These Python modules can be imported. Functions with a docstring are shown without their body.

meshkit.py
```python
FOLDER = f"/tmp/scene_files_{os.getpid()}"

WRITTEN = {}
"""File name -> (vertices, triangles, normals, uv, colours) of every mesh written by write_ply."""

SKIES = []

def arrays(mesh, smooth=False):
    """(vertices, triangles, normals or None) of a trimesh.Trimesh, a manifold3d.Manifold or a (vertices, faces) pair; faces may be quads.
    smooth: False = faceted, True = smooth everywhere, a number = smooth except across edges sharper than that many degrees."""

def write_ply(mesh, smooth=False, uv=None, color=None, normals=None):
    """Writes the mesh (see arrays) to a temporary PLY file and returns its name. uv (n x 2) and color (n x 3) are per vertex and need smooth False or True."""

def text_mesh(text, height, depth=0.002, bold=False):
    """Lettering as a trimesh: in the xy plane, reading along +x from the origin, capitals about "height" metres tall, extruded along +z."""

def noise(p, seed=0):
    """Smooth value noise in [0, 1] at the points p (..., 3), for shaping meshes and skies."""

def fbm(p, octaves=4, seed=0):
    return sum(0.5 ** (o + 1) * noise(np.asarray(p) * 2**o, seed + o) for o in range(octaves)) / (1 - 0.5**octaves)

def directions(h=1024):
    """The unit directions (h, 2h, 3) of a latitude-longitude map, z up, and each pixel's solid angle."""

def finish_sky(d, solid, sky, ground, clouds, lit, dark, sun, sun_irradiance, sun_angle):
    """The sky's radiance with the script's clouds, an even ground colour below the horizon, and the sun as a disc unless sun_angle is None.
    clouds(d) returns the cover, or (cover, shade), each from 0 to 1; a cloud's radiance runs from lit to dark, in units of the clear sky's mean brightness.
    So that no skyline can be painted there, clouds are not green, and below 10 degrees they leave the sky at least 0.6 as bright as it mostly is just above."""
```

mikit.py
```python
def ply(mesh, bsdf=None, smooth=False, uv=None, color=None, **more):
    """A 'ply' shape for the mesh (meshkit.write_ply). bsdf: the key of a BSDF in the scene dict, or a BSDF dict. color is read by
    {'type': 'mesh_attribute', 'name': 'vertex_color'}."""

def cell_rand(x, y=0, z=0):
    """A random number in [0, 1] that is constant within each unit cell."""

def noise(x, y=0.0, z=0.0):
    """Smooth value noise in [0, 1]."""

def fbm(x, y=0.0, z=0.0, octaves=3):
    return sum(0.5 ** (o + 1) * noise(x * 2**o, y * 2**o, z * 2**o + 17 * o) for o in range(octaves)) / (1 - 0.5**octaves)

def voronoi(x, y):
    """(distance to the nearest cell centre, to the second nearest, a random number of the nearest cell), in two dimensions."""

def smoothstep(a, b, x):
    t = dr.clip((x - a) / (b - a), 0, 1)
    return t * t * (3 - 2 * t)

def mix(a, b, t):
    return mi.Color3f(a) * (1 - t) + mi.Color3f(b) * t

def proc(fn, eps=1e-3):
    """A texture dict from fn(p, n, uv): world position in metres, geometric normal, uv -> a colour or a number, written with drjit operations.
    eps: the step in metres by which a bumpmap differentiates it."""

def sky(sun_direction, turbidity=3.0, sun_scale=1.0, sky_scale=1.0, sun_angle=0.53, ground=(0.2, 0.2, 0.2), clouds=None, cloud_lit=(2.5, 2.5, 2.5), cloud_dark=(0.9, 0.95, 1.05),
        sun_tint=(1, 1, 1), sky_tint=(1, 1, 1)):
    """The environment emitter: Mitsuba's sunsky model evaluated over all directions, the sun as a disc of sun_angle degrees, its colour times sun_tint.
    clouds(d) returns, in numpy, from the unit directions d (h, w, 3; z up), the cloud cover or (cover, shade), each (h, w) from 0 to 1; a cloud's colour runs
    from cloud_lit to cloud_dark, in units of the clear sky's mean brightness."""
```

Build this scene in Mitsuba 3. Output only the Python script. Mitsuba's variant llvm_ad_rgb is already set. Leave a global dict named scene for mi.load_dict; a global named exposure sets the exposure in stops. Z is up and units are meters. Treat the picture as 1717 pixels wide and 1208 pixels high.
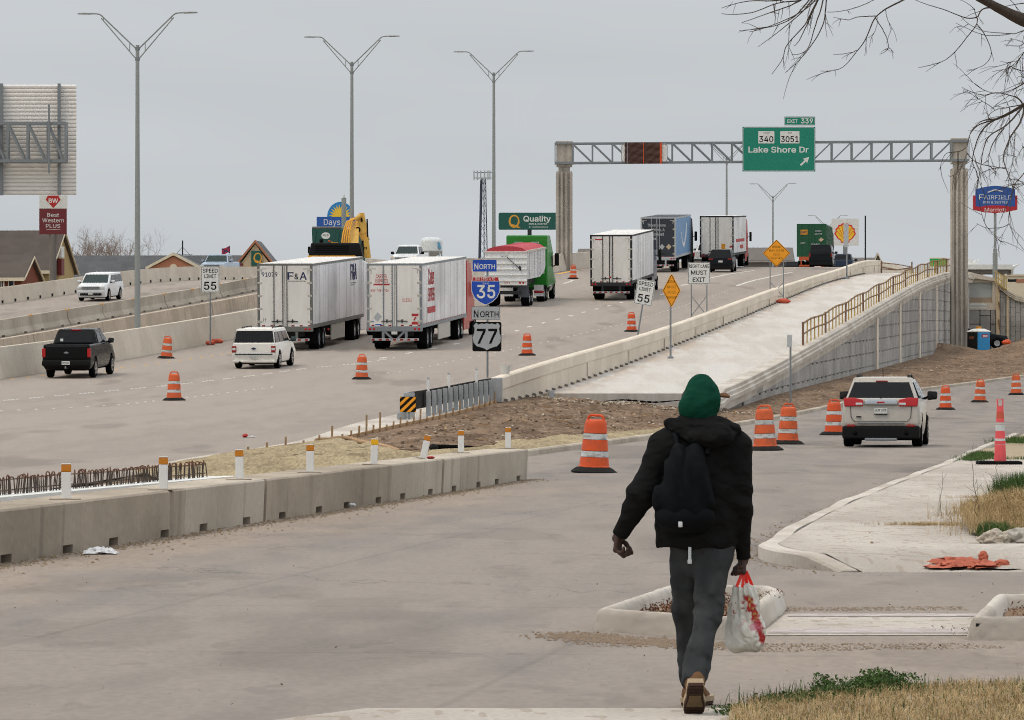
import math, random
import numpy as np, trimesh, manifold3d as m3, drjit as dr, mitsuba as mi
import mikit, meshkit
from mikit import noise, fbm, voronoi, cell_rand, smoothstep, mix
from scipy.interpolate import PchipInterpolator
from shapely.geometry import Polygon, Point, box as sbox
from shapely import affinity
T4 = mi.ScalarTransform4f
rng = np.random.default_rng(7)
random.seed(7)

# ------------------------------------------------------------ camera, sky, exposure
F, CX, HY, CAMZ = 8000.0, 858.5, 625.0, 1.77      # focal length and horizon of the 1717 x 1208 photograph
scene, labels = {}, {}
scene['camera'] = {'type': 'perspective', 'fov': math.degrees(2 * math.atan(858.5 / F)), 'fov_axis': 'x',
    'principal_point_offset_x': 0.0, 'principal_point_offset_y': -(HY - 604.0) / 1208.0,
    'near_clip': 1.0, 'far_clip': 9000.0,
    'to_world': T4().look_at(origin=[0, 0, CAMZ], target=[0, 10, CAMZ], up=[0, 0, 1])}
def overcast(d):
    el = np.clip(d[..., 2], 0, 1)
    band = meshkit.fbm(np.stack([d[..., 0] * 5, d[..., 1] * 5, d[..., 2] * 34 + d[..., 0] * 2], -1), 4, 3)
    shade = 0.93 - 0.72 * el ** 0.9 + 0.24 * (band - 0.5)
    return np.ones_like(el), shade
scene['sky'] = mikit.sky((-0.45, -0.35, 0.85), turbidity=4, sun_scale=0.27, sky_scale=1.0, sun_angle=17, clouds=overcast,
    cloud_lit=(4.5, 4.62, 4.78), cloud_dark=(1.93, 2.05, 2.14), ground=(0.25, 0.23, 0.2))
exposure = 1.22

# ------------------------------------------------------------ materials
def lin(h):
    c = np.array([int(h[i:i + 2], 16) for i in (1, 3, 5)]) / 255.0
    return np.where(c <= 0.04045, c / 12.92, ((c + 0.055) / 1.055) ** 2.4).tolist()
def rgb(c):
    return {'type': 'rgb', 'value': [float(x) for x in (lin(c) if isinstance(c, str) else c)]}
MATS = {}
def mat(name, c, rough=0.7, metal=0.0, **kw):
    d = {'type': 'principled', 'base_color': c if isinstance(c, dict) else rgb(c), 'roughness': rough, 'metallic': metal, **kw}
    scene['m_' + name] = {'type': 'twosided', 'bsdf': d}
    return name
def procmat(name, fn, rough=0.85, bump=None, bscale=0.01, spec=0.3, eps=1e-3):
    d = {'type': 'principled', 'base_color': mikit.proc(fn), 'roughness': rough, 'specular': spec}
    if bump is not None:
        d = {'type': 'bumpmap', 'arbitrary': mikit.proc(bump, eps), 'scale': bscale, 'bsdf': d}
    scene['m_' + name] = {'type': 'twosided', 'bsdf': d}
    return name
def road_fn(base, dark, k=0.14, joint=4.5):
    def fn(p, n, uv):
        u, v = p.x - k * p.y, p.y
        lane = fbm(u * 0.42, v * 0.010, 1.0, 3)
        fine = fbm(p.x * 2.3, p.y * 0.35, 5.0, 4)
        grit = noise(p.x * 30, p.y * 12, 2.0)
        c = mix(dark, base, smoothstep(0.32, 0.66, lane * 0.65 + fine * 0.35))
        c = c * (0.94 + 0.12 * grit)
        st = smoothstep(0.66, 0.78, fbm(p.x * 0.5 + 9, p.y * 0.10, 3.0, 3))
        c = c * (1 - 0.20 * st)
        j = dr.abs(dr.abs(u / 3.66 - dr.floor(u / 3.66)) - 0.5)
        c = c * (1 - 0.10 * smoothstep(0.488, 0.497, j))
        jy = dr.abs((v + 0.12 * p.x) / joint - dr.floor((v + 0.12 * p.x) / joint) - 0.5)
        return c * (1 - 0.10 * smoothstep(0.488, 0.497, jy))
    return fn
_rf = road_fn((0.238, 0.208, 0.183), (0.182, 0.163, 0.150), 0.13, 6.0)
def frontage_fn(p, n, uv):
    c = _rf(p, n, uv)
    b = p.x - 0.1425 * p.y + 10.99
    nz = fbm(p.x * 1.6, p.y * 0.6, 4.0, 4)
    dust = smoothstep(2.6, 0.1, b + 2.2 * (nz - 0.5)) * smoothstep(82, 70, p.y)
    side = smoothstep(-0.6, 1.6, p.x - 0.02 * p.y + 2.4 * (nz - 0.5)) * smoothstep(44, 30, p.y)
    c = mix(c, mi.Color3f(0.285, 0.228, 0.180) * (0.85 + 0.3 * noise(p.x * 25, p.y * 10, 7.0)), 0.75 * dust + 0.45 * side * (1 - dust))
    ln = p.x * 0.92 - p.y * 0.28 + 14.2 + 0.5 * fbm(p.x * 0.6, p.y * 0.3, 2.0, 3)
    tyre = smoothstep(0.35, 0.1, dr.abs(ln - 4.6)) + smoothstep(0.35, 0.1, dr.abs(ln - 6.3))
    w = fbm(p.x * 1.3, p.y * 0.5, 6.0, 4)
    crack = smoothstep(0.020, 0.006, dr.abs(p.x * 0.95 - p.y * 0.30 + 17.4 + 1.1 * w)) + smoothstep(0.016, 0.005, dr.abs(p.x * 0.25 + p.y * 0.2 - 8.3 + 0.9 * w)) * smoothstep(60, 50, p.y)
    c = c * (1 - 0.22 * crack)
    oil = smoothstep(0.74, 0.82, noise(p.x * 2.2 + 3, p.y * 0.9, 8.0)) * smoothstep(0.4, 0.6, noise(p.x * 9, p.y * 4, 3.0))
    c = c * (1 - 0.10 * oil)
    return c * (1 - 0.07 * tyre) * (1 - 0.12 * smoothstep(0.62, 0.72, fbm(p.x * 0.8, p.y * 0.25, 11.0, 4)))
procmat('road', frontage_fn, 0.8, lambda p, n, uv: fbm(p.x * 40, p.y * 25, 0.0, 2), 0.004)
procmat('highway', road_fn((0.288, 0.249, 0.215), (0.250, 0.217, 0.189), 0.14, 9.0), 0.8)
def slab_fn(p, n, uv):
    s = fbm(p.x * 1.2, p.y * 0.12, 3.0, 4)
    c = mix((0.425, 0.395, 0.355), (0.475, 0.455, 0.425), smoothstep(0.25, 0.6, s))
    u = p.x - 0.1346 * p.y
    near = smoothstep(-20.5, -22.6, u) * smoothstep(0.35, 0.62, fbm(p.x * 3, p.y * 0.5, 8.0, 3))
    c = mix(c, mi.Color3f(0.36, 0.27, 0.20), near * 0.6)
    g = dr.abs(p.y * 1.0 - dr.floor(p.y * 1.0) - 0.5)
    return c * (0.97 + 0.03 * smoothstep(0.35, 0.5, g)) * (1 - 0.16 * smoothstep(0.488, 0.496, dr.abs(p.y / 7.5 - dr.floor(p.y / 7.5) - 0.5))) * (0.93 + 0.14 * noise(p.x * 14, p.y * 5, 1.0))
procmat('slab', slab_fn)
def conc_fn(base, dark, streak=0.5, drk=(0.12, 0.10, 0.085)):
    def fn(p, n, uv):
        h = p.x * 0.6 + p.y
        big = fbm(h * 0.5, p.z * 0.7, p.x * 0.4, 4)
        c = mix(dark, base, smoothstep(0.3, 0.7, big))
        s = fbm(h * 4.2, p.z * 0.35, p.x * 1.1, 3)
        c = mix(c, mi.Color3f(drk), streak * smoothstep(0.56, 0.78, s))
        return c * (0.92 + 0.16 * noise(h * 22, p.z * 22, p.x * 9))
    return fn
procmat('concrete_cream', conc_fn((0.61, 0.545, 0.455), (0.53, 0.47, 0.385), 0.12, (0.25, 0.21, 0.16)))
procmat('concrete_grey', conc_fn((0.37, 0.315, 0.25), (0.265, 0.225, 0.175), 0.35), 0.85, lambda p, n, uv: fbm(p.x * 9, p.y * 9, p.z * 14, 3), 0.012)
procmat('concrete_weathered', conc_fn((0.43, 0.38, 0.312), (0.335, 0.292, 0.235), 0.30))
procmat('concrete_dark', conc_fn((0.235, 0.215, 0.195), (0.165, 0.152, 0.14), 0.25))
procmat('concrete_stained', conc_fn((0.48, 0.40, 0.315), (0.36, 0.30, 0.23), 0.6, (0.15, 0.125, 0.10)))
procmat('concrete_column', conc_fn((0.50, 0.455, 0.39), (0.39, 0.355, 0.31), 0.5, (0.22, 0.195, 0.17)))
_pf = conc_fn((0.36, 0.345, 0.325), (0.255, 0.245, 0.23), 0.60, (0.18, 0.165, 0.15))
def panel_fn(p, n, uv):
    r = dr.abs(p.y / 0.75 - dr.floor(p.y / 0.75) - 0.5)
    return _pf(p, n, uv) * (1 - 0.16 * smoothstep(0.30, 0.42, r) * smoothstep(0.5, 0.3, dr.abs(n.y)))
procmat('concrete_panel', panel_fn)
procmat('concrete_kerb', conc_fn((0.50, 0.465, 0.415), (0.39, 0.35, 0.30), 0.22, (0.26, 0.22, 0.17)), 0.85, lambda p, n, uv: fbm(p.x * 18, p.y * 18, p.z * 18, 3), 0.012)
def walk_fn(p, n, uv):
    c = mix((0.335, 0.30, 0.26), (0.415, 0.38, 0.335), smoothstep(0.3, 0.66, fbm(p.x * 0.9, p.y * 0.3, 7.0, 4)))
    sp = smoothstep(0.74, 0.80, noise(p.x * 13, p.y * 5, 4.0))
    c = mix(c, mi.Color3f(0.25, 0.20, 0.155), sp * 0.5)
    jt = dr.abs((p.y - 0.1 * p.x) / 2.4 - dr.floor((p.y - 0.1 * p.x) / 2.4) - 0.5)
    c = c * (1 - 0.22 * smoothstep(0.485, 0.494, jt))
    paint = smoothstep(0.13, 0.05, dr.abs(p.y - 67.2 + 0.25 * noise(p.x * 6, 2.0))) * smoothstep(6.0, 6.2, p.x) * smoothstep(8.1, 7.8, p.x) * smoothstep(0.3, 0.5, noise(p.x * 7, p.y * 3))
    c = mix(c, mi.Color3f(0.56, 0.36, 0.20), 0.5 * paint)
    return c * (0.93 + 0.14 * noise(p.x * 50, p.y * 22, 4.0))
procmat('pavers', lambda p, n, uv: mix((0.33, 0.29, 0.275), (0.42, 0.38, 0.365), cell_rand(dr.floor(p.x * 9), dr.floor(p.y * 6), 2)))
procmat('sidewalk', walk_fn, 0.85, lambda p, n, uv: fbm(p.x * 30, p.y * 20, 0.0, 2), 0.004)
def dirt_fn(p, n, uv):
    a = fbm(p.x * 1.1, p.y * 0.35, p.z, 4)
    b = fbm(p.x * 7, p.y * 2.4, p.z * 5, 3)
    c = mix((0.092, 0.062, 0.042), (0.215, 0.152, 0.105), smoothstep(0.25, 0.72, a * 0.5 + b * 0.5))
    pale = smoothstep(0.70, 0.78, noise(p.x * 9, p.y * 3.5, p.z * 9))
    return mix(c, mi.Color3f(0.36, 0.29, 0.22), pale * 0.35)
procmat('dirt', dirt_fn, 0.95, lambda p, n, uv: fbm(p.x * 9, p.y * 4, p.z * 9, 4), 0.06, 0.1)
def straw_fn(p, n, uv):
    a = fbm(p.x * 22, p.y * 5, 1.0, 3)
    b = fbm(p.x * 1.2, p.y * 0.4, 2.0, 3)
    return mix((0.20, 0.158, 0.10), (0.375, 0.308, 0.195), smoothstep(0.22, 0.75, 0.6 * a + 0.4 * b))
procmat('straw', straw_fn, 0.95, lambda p, n, uv: fbm(p.x * 25, p.y * 6, 0.0, 3), 0.03, 0.1)
def ground_fn(p, n, uv):
    return mix((0.20, 0.165, 0.11), (0.33, 0.27, 0.19), fbm(p.x * 0.3, p.y * 0.1, 0.0, 4))
procmat('ground', ground_fn, 0.95)
def trailer_fn(p, n, uv):
    k = fbm(p.x * 0.9, p.y * 0.7, p.z * 0.25, 3)
    c = mix((0.72, 0.70, 0.655), (0.80, 0.785, 0.745), smoothstep(0.3, 0.65, k))
    return c * (0.84 + 0.2 * fbm(p.x * 7, p.y * 7, p.z * 0.5, 3))
procmat('trailer_white', trailer_fn, 0.42, spec=0.5)
def trailer_side_fn(p, n, uv):
    k = fbm(p.y * 0.42, p.z * 0.5, p.x * 0.2, 4)
    s = fbm(p.y * 2.6, p.z * 0.12, 2.0, 2)
    c = mix((0.40, 0.40, 0.41), (0.74, 0.74, 0.75), smoothstep(0.25, 0.7, k * 0.6 + s * 0.4))
    seam = dr.abs(p.y / 1.22 - dr.floor(p.y / 1.22) - 0.5)
    return c * (1 - 0.22 * smoothstep(0.45, 0.48, seam))
procmat('trailer_side', trailer_side_fn, 0.33, spec=0.6)
def shingle_fn(a, b):
    def fn(p, n, uv):
        r = dr.floor(p.z * 3.0)
        return mix(a, b, 0.6 * cell_rand(dr.floor(p.x * 1.1 + cell_rand(r) * 3), r, 1) + 0.4 * fbm(p.x * 0.3, p.z * 1.2, 0.0, 3))
    return fn
procmat('shingle_brown', shingle_fn((0.095, 0.078, 0.068), (0.125, 0.104, 0.092)), 0.95)
procmat('shingle_grey', shingle_fn((0.095, 0.10, 0.105), (0.135, 0.14, 0.145)), 0.95)
def jacket_fn(p, n, uv):
    return mix((0.0045, 0.0045, 0.0047), (0.0085, 0.0085, 0.009), fbm(p.x * 14, p.y * 14, p.z * 9, 3))
def folds(p, n, uv):
    return fbm(p.x * 9 + 3 * noise(p.z * 4, p.x * 3), p.y * 9, p.z * 16, 3)
procmat('jacket', jacket_fn, 0.85, folds, 0.035, 0.15)
def pants_fn(p, n, uv):
    c = mix((0.022, 0.0245, 0.0265), (0.062, 0.066, 0.069), fbm(p.x * 11, p.y * 11, p.z * 6, 3))
    return c * (0.85 + 0.3 * noise(p.x * 260, p.y * 260, p.z * 260))
procmat('pants', pants_fn, 0.9, lambda p, n, uv: fbm(p.x * 13 + p.z * 9, p.y * 9, p.z * 8 - p.x * 5, 3), 0.045, 0.15)
def hoodie_fn(p, n, uv):
    return mix((0.003, 0.040, 0.024), (0.006, 0.062, 0.038), fbm(p.x * 16, p.y * 16, p.z * 16, 3))
procmat('green_cloth', hoodie_fn, 0.9, lambda p, n, uv: fbm(p.x * 12 + p.z * 14, p.y * 12, p.z * 10 - p.x * 12, 3), 0.03, 0.1)
def plastic_fn(p, n, uv):
    return mix((0.62, 0.60, 0.53), (0.78, 0.77, 0.72), fbm(p.x * 12, p.y * 12, p.z * 12, 3))
procmat('bag_plastic', plastic_fn, 0.35, lambda p, n, uv: fbm(p.x * 18 + 4 * noise(p.z * 9, p.x * 9), p.y * 16, p.z * 13, 3), 0.05, 0.5)
def tarp_fn(p, n, uv):
    return mix((0.055, 0.024, 0.019), (0.085, 0.040, 0.032), fbm(p.x * 2 + p.z * 1.3, p.y, p.z * 7 - p.x * 2, 3))
procmat('tarp', tarp_fn, 0.6)
def bark_fn(p, n, uv):
    return mix((0.035, 0.026, 0.020), (0.085, 0.064, 0.048), fbm(p.x * 40, p.y * 40, p.z * 40, 3))
procmat('bark', bark_fn, 0.95)
def drum_fn(p, n, uv):
    k = fbm(p.x * 5, p.y * 5, p.z * 5, 3)
    c = mix((0.62, 0.075, 0.016), (0.72, 0.105, 0.022), k)
    return mix(c, mi.Color3f(0.40, 0.10, 0.05), 0.4 * smoothstep(0.6, 0.75, fbm(p.x * 11, p.y * 3, p.z * 9, 3)))
procmat('orange_plastic', drum_fn, 0.5, spec=0.4)
def faded_fn(p, n, uv):
    c = drum_fn(p, n, uv)
    s = smoothstep(0.55, 0.72, fbm(p.x * 6, p.y * 6, p.z * 3, 4))
    return mix(mix(c, mi.Color3f(0.66, 0.22, 0.11), 0.28), mi.Color3f(0.22, 0.10, 0.06), 0.45 * s)
procmat('orange_faded', faded_fn, 0.65, spec=0.25)
def reflect_fn(p, n, uv):
    return mix((0.34, 0.33, 0.31), (0.58, 0.59, 0.585), smoothstep(0.3, 0.55, fbm(p.x * 8, p.y * 8, p.z * 14, 4)))
procmat('reflect_dirty', reflect_fn, 0.4, spec=0.4)
def wood_fn(p, n, uv):
    return mix((0.26, 0.16, 0.085), (0.40, 0.27, 0.16), fbm(p.x * 4, p.y * 4, p.z * 9, 3))
procmat('timber', wood_fn, 0.9)
def rust_fn(p, n, uv):
    return mix((0.085, 0.066, 0.056), (0.150, 0.070, 0.040), smoothstep(0.25, 0.75, 0.4 * fbm(p.x * 5, p.y * 2, p.z * 8, 3) + 0.6 * smoothstep(-0.12, 0.06, p.z)))
procmat('rust', rust_fn, 0.9)
def galv_fn(p, n, uv):
    return mix((0.27, 0.29, 0.30), (0.40, 0.42, 0.435), fbm(p.x * 4, p.y * 4, p.z * 3, 3))
procmat('galvanized', galv_fn, 0.55, spec=0.5)
def bush_fn(p, n, uv):
    return mix((0.31, 0.215, 0.105), (0.56, 0.42, 0.225), noise(p.x * 9, p.y * 4, 0.0))
procmat('dry_grass', bush_fn, 0.9)
procmat('green_leaf', lambda p, n, uv: mix((0.035, 0.075, 0.018), (0.085, 0.15, 0.035), noise(p.x * 14, p.y * 8, p.z * 14)), 0.8)

for nm, c, r in [('white_paint', '#dcdcd8', .35), ('car_white', '#e2dfd8', .25), ('van_white', '#e2e4e5', .25), ('black', '#161616', .6), ('tyre', '#1a1a1b', .85), ('car_black', '#15171a', .22),
        ('car_navy', '#1c2027', .25), ('trim_black', '#232425', .6), ('glass_dark', '#0e1113', .08), ('red_lens', '#b3141a', .25), ('dull_red_lens', '#8a1c18', .35), ('clear_lens', '#c9cccb', .2),
        ('sign_white', '#d9dad6', .5), ('sign_silver', '#a9adb0', .5), ('sign_black', '#0f0f10', .5), ('sign_blue', '#0c47b0', .5), ('sign_red', '#b0201c', .5), ('sign_yellow', '#eb9a10', .5),
        ('sign_green', '#007f68', .5), ('hotel_green', '#0c5449', .5), ('hotel_red', '#6b2227', .5), ('gold', '#d39a35', .5), ('marking_white', '#c2c0b9', .7), ('marking_yellow', '#dba032', .7),
        ('post_white', '#dddddb', .5), ('post_orange', '#c27815', .5), ('post_yellow', '#ecb30a', .5), ('navy_print', '#1b2350', .5), ('red_print', '#a8282d', .5), ('frame_grey', '#6a6a66', .5),
        ('grey_steel', '#7b8185', .5), ('lamp_grey', '#8f9492', .5), ('dark_steel', '#43464a', .55), ('skirt', '#b5b1a8', .6), ('truck_green', '#14801f', .28), ('truck_red', '#a32019', .3),
        ('cover_red', '#b03a45', .6), ('machine_yellow', '#e0a012', .4), ('machine_cream', '#d9ae50', .4), ('bin_green', '#0e4a42', .5), ('cargo_dark', '#2b323b', .5), ('cargo_blue', '#6a93bd', .5), ('container_green', '#135032', .5),
        ('container_orange', '#cc8a1a', .5), ('chassis_orange', '#c0562a', .6), ('rail_yellow', '#b59a5a', .6), ('rail_rust', '#7a5f48', .8), ('sand_bag', '#c25a44', .9), ('red_cloth', '#a85a44', .9),
        ('skin', '#3a231a', .6), ('boot', '#6a4a2c', .8), ('sole_dark', '#3a2419', .8), ('sole_tan', '#6f5c40', .8), ('sole_edge', '#b09c80', .8), ('pack', '#15191f', .75), ('tag_white', '#c8ccd0', .6), ('bag_red', '#f0281a', .4), ('bag_print', '#b5242c', .4), ('bag_gold', '#c9a064', .4),
        ('stucco_tan', '#c0ad90', .9), ('stucco_yellow', '#a89368', .9), ('stucco_red', '#74402f', .9), ('stucco_orange', '#a9735a', .9), ('trim_cream', '#d5cab3', .8), ('building_grey', '#716c68', .9), ('tank_white', '#d6dcde', .5), ('tank_grey', '#a9b0b6', .5),
        ('tank_blue', '#5b9ac0', .5), ('tower_blue', '#3a4453', .7), ('inn_blue', '#1f57a8', .5), ('sun_blue', '#2483c4', .5), ('sun_gold', '#e8c23a', .5), ('fair_blue', '#27559f', .5), ('fair_red', '#b42331', .5), ('shell_red', '#cf2a26', .5), ('shell_yellow', '#f0c22c', .5),
        ('toilet_blue', '#2f8fc8', .5), ('toilet_dark', '#262a2d', .6), ('cone_pink', '#e2565a', .6), ('reflect', '#c6cac9', .35), ('rubber', '#3c3c3b', .9), ('rubber_black', '#191a1b', .9), ('chrome', '#b9bcbf', .18), ('panel_white', '#d8d9d5', .6),
        ('bucket', '#c9c9c4', .5), ('rag', '#cfd0d2', .8), ('pebble', '#8d7a63', .9), ('pebble_white', '#bfb5a3', .9), ('rubble', '#a9a49b', .95), ('fabric_black', '#1c1c1c', .9), ('tar', '#3a3532', .8), ('mural', '#aeb2b1', .7), ('billboard_metal', '#e3e0dc', .6), ('mural_tan', '#a08f7c', .8), ('tarp_green', '#1e9e48', .6), ('flag_red', '#b0303c', .8), ('flag_blue', '#2b3a66', .8),
        ('silver_car', '#9fb0c2', .25), ('suv_silver', '#b8b3aa', .25), ('car_blue', '#27354a', .3), ('plate', '#c9cbc6', .5), ('lamp_lit', '#f2dcb5', .4), ('mirror_teal', '#2f4a48', .4), ('leaf_litter', '#5d3823', .95), ('fire_orange', '#d0501c', .6), ('gravel', '#8d7b69', .95), ('trunk_grey', '#8a7d76', .95), ('mud_flap', '#565b62', .7)]:
    mat(nm, c, r)
for nm in ('car_white', 'suv_silver', 'van_white', 'truck_green', 'truck_red', 'silver_car'):
    scene['m_' + nm]['bsdf'].update(clearcoat=0.4, clearcoat_gloss=0.9)
for nm, sp_ in (('car_black', .2), ('car_navy', .2), ('glass_dark', .3), ('mirror_teal', .4), ('trim_black', .15), ('tyre', .1), ('black', .1), ('rubber', .15), ('rubber_black', .15), ('toilet_dark', .3), ('sign_black', .15), ('fabric_black', .05), ('pack', .12), ('tar', .1), ('dark_steel', .3)):
    scene['m_' + nm]['bsdf'].update(specular=sp_, base_color=rgb([.45 * v for v in scene['m_' + nm]['bsdf']['base_color']['value']]))
for nm in ('chrome',):
    scene['m_' + nm]['bsdf'].update(metallic=0.9)

# ------------------------------------------------------------ helpers: names, placing, meshes
COUNT = {}
def numbered(base):
    n = COUNT.get(base, -1) + 1
    COUNT[base] = n
    return base if n == 0 else f'{base}_{n:03d}'
def frame(pos=(0, 0, 0), heading=0.0, pitch=0.0, roll=0.0):
    """4x4 of a thing: local x right, y forward, z up; heading turns clockwise from +Y, pitch lifts the nose, roll leans it right."""
    s, c = math.sin(heading), math.cos(heading)
    R = np.array([[c, s, 0], [-s, c, 0], [0, 0, 1.0]])
    sp, cp = math.sin(pitch), math.cos(pitch)
    R = R @ np.array([[1, 0, 0], [0, cp, -sp], [0, sp, cp]])
    sr, cr = math.sin(roll), math.cos(roll)
    R = R @ np.array([[cr, 0, sr], [0, 1, 0], [-sr, 0, cr]])
    M = np.eye(4); M[:3, :3] = R; M[:3, 3] = pos
    return M
def tm(mesh):
    if hasattr(mesh, 'to_mesh'):
        q = mesh.to_mesh()
        return trimesh.Trimesh(np.array(q.vert_properties[:, :3]), np.array(q.tri_verts), process=False)
    if isinstance(mesh, (list, tuple)) and not isinstance(mesh[0], np.ndarray):
        return trimesh.util.concatenate([tm(x) for x in mesh])
    if isinstance(mesh, tuple):
        v, f = np.asarray(mesh[0], float), np.asarray(mesh[1], int)
        if f.shape[1] == 4:
            f = np.vstack([f[:, [0, 1, 2]], f[:, [0, 2, 3]]])
        return trimesh.Trimesh(v, f, process=False)
    return mesh
class Thing:
    def __init__(self, name, label=None, cat=None, M=None, group=None, kind=None):
        self.key = numbered(name); self.M = np.eye(4) if M is None else M; self.n = {}
        if label or kind:
            d = labels[self.key] = {}
            if label: d['label'] = label
            if cat: d['category'] = cat
            if group: d['group'] = group
            if kind: d['kind'] = kind
    def place(self, mesh):
        mesh = tm(mesh).copy()
        mesh.apply_transform(self.M)
        return mesh
    def put(self, mesh, m, smooth=False):
        scene[self.key] = mikit.ply(self.place(mesh), 'm_' + m, smooth=smooth)
        return self.key
    def part(self, name, mesh, m, smooth=False, under=None, label=None, kind=None):
        if name in ('lettering', 'panel', 'badge', 'brace') and isinstance(mesh, list):
            for one in mesh: k = self.part(name, one, m, smooth, under, label, kind)
            return k
        root = self.key + '__' + (under + '__' if under else '') + name
        n = self.n.get(root, -1) + 1
        self.n[root] = n
        key = root if n == 0 else f'{root}_{n:03d}'
        scene[key] = mikit.ply(self.place(mesh), 'm_' + m, smooth=smooth)
        if label or kind:
            labels[key] = {k: v for k, v in (('label', label), ('kind', kind)) if v}
        return key[len(self.key) + 2:]
def P(px, py, Y):
    return np.array([(px - CX) / F * Y, Y, CAMZ + (HY - py) / F * Y])
def onto(px, py, z, lo=20.0, hi=900.0):
    """The first point of the sight line through a pixel that lies on the surface z(Y)."""
    Y = np.arange(lo, hi, 0.1)
    g = CAMZ + (HY - py) / F * Y - np.array([z(y) for y in Y]) if not hasattr(z, 'x') else CAMZ + (HY - py) / F * Y - z(Y)
    k = np.nonzero(g <= 0)[0]
    Yk = Y[k[0]] if len(k) else hi
    return np.array([(px - CX) / F * Yk, Yk, float(z(Yk))])
def box(x0, x1, y0, y1, z0, z1):
    b = trimesh.creation.box((x1 - x0, y1 - y0, z1 - z0)); b.apply_translation(((x0 + x1) / 2, (y0 + y1) / 2, (z0 + z1) / 2)); return b
def hullpts(pts):
    return tm(m3.Manifold.hull_points(np.asarray(pts, float)))
def rbox(x0, x1, y0, y1, z0, z1, r=0.03, n=8):
    return rhull([(x, y, z) for x in (x0, x1) for y in (y0, y1) for z in (z0, z1)], r, n, True)
def rhull(pts, r, n=8, inset=False):
    """Hull of small spheres at the points: a rounded convex solid; inset pulls the points in so that the outside keeps its size."""
    pts = np.asarray(pts, float)
    if inset:
        c = (pts.max(0) + pts.min(0)) / 2
        pts = pts - np.sign(pts - c) * r
    s = tm(m3.Manifold.sphere(r, n)).vertices
    return hullpts((pts[:, None] + s[None]).reshape(-1, 3))
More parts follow.
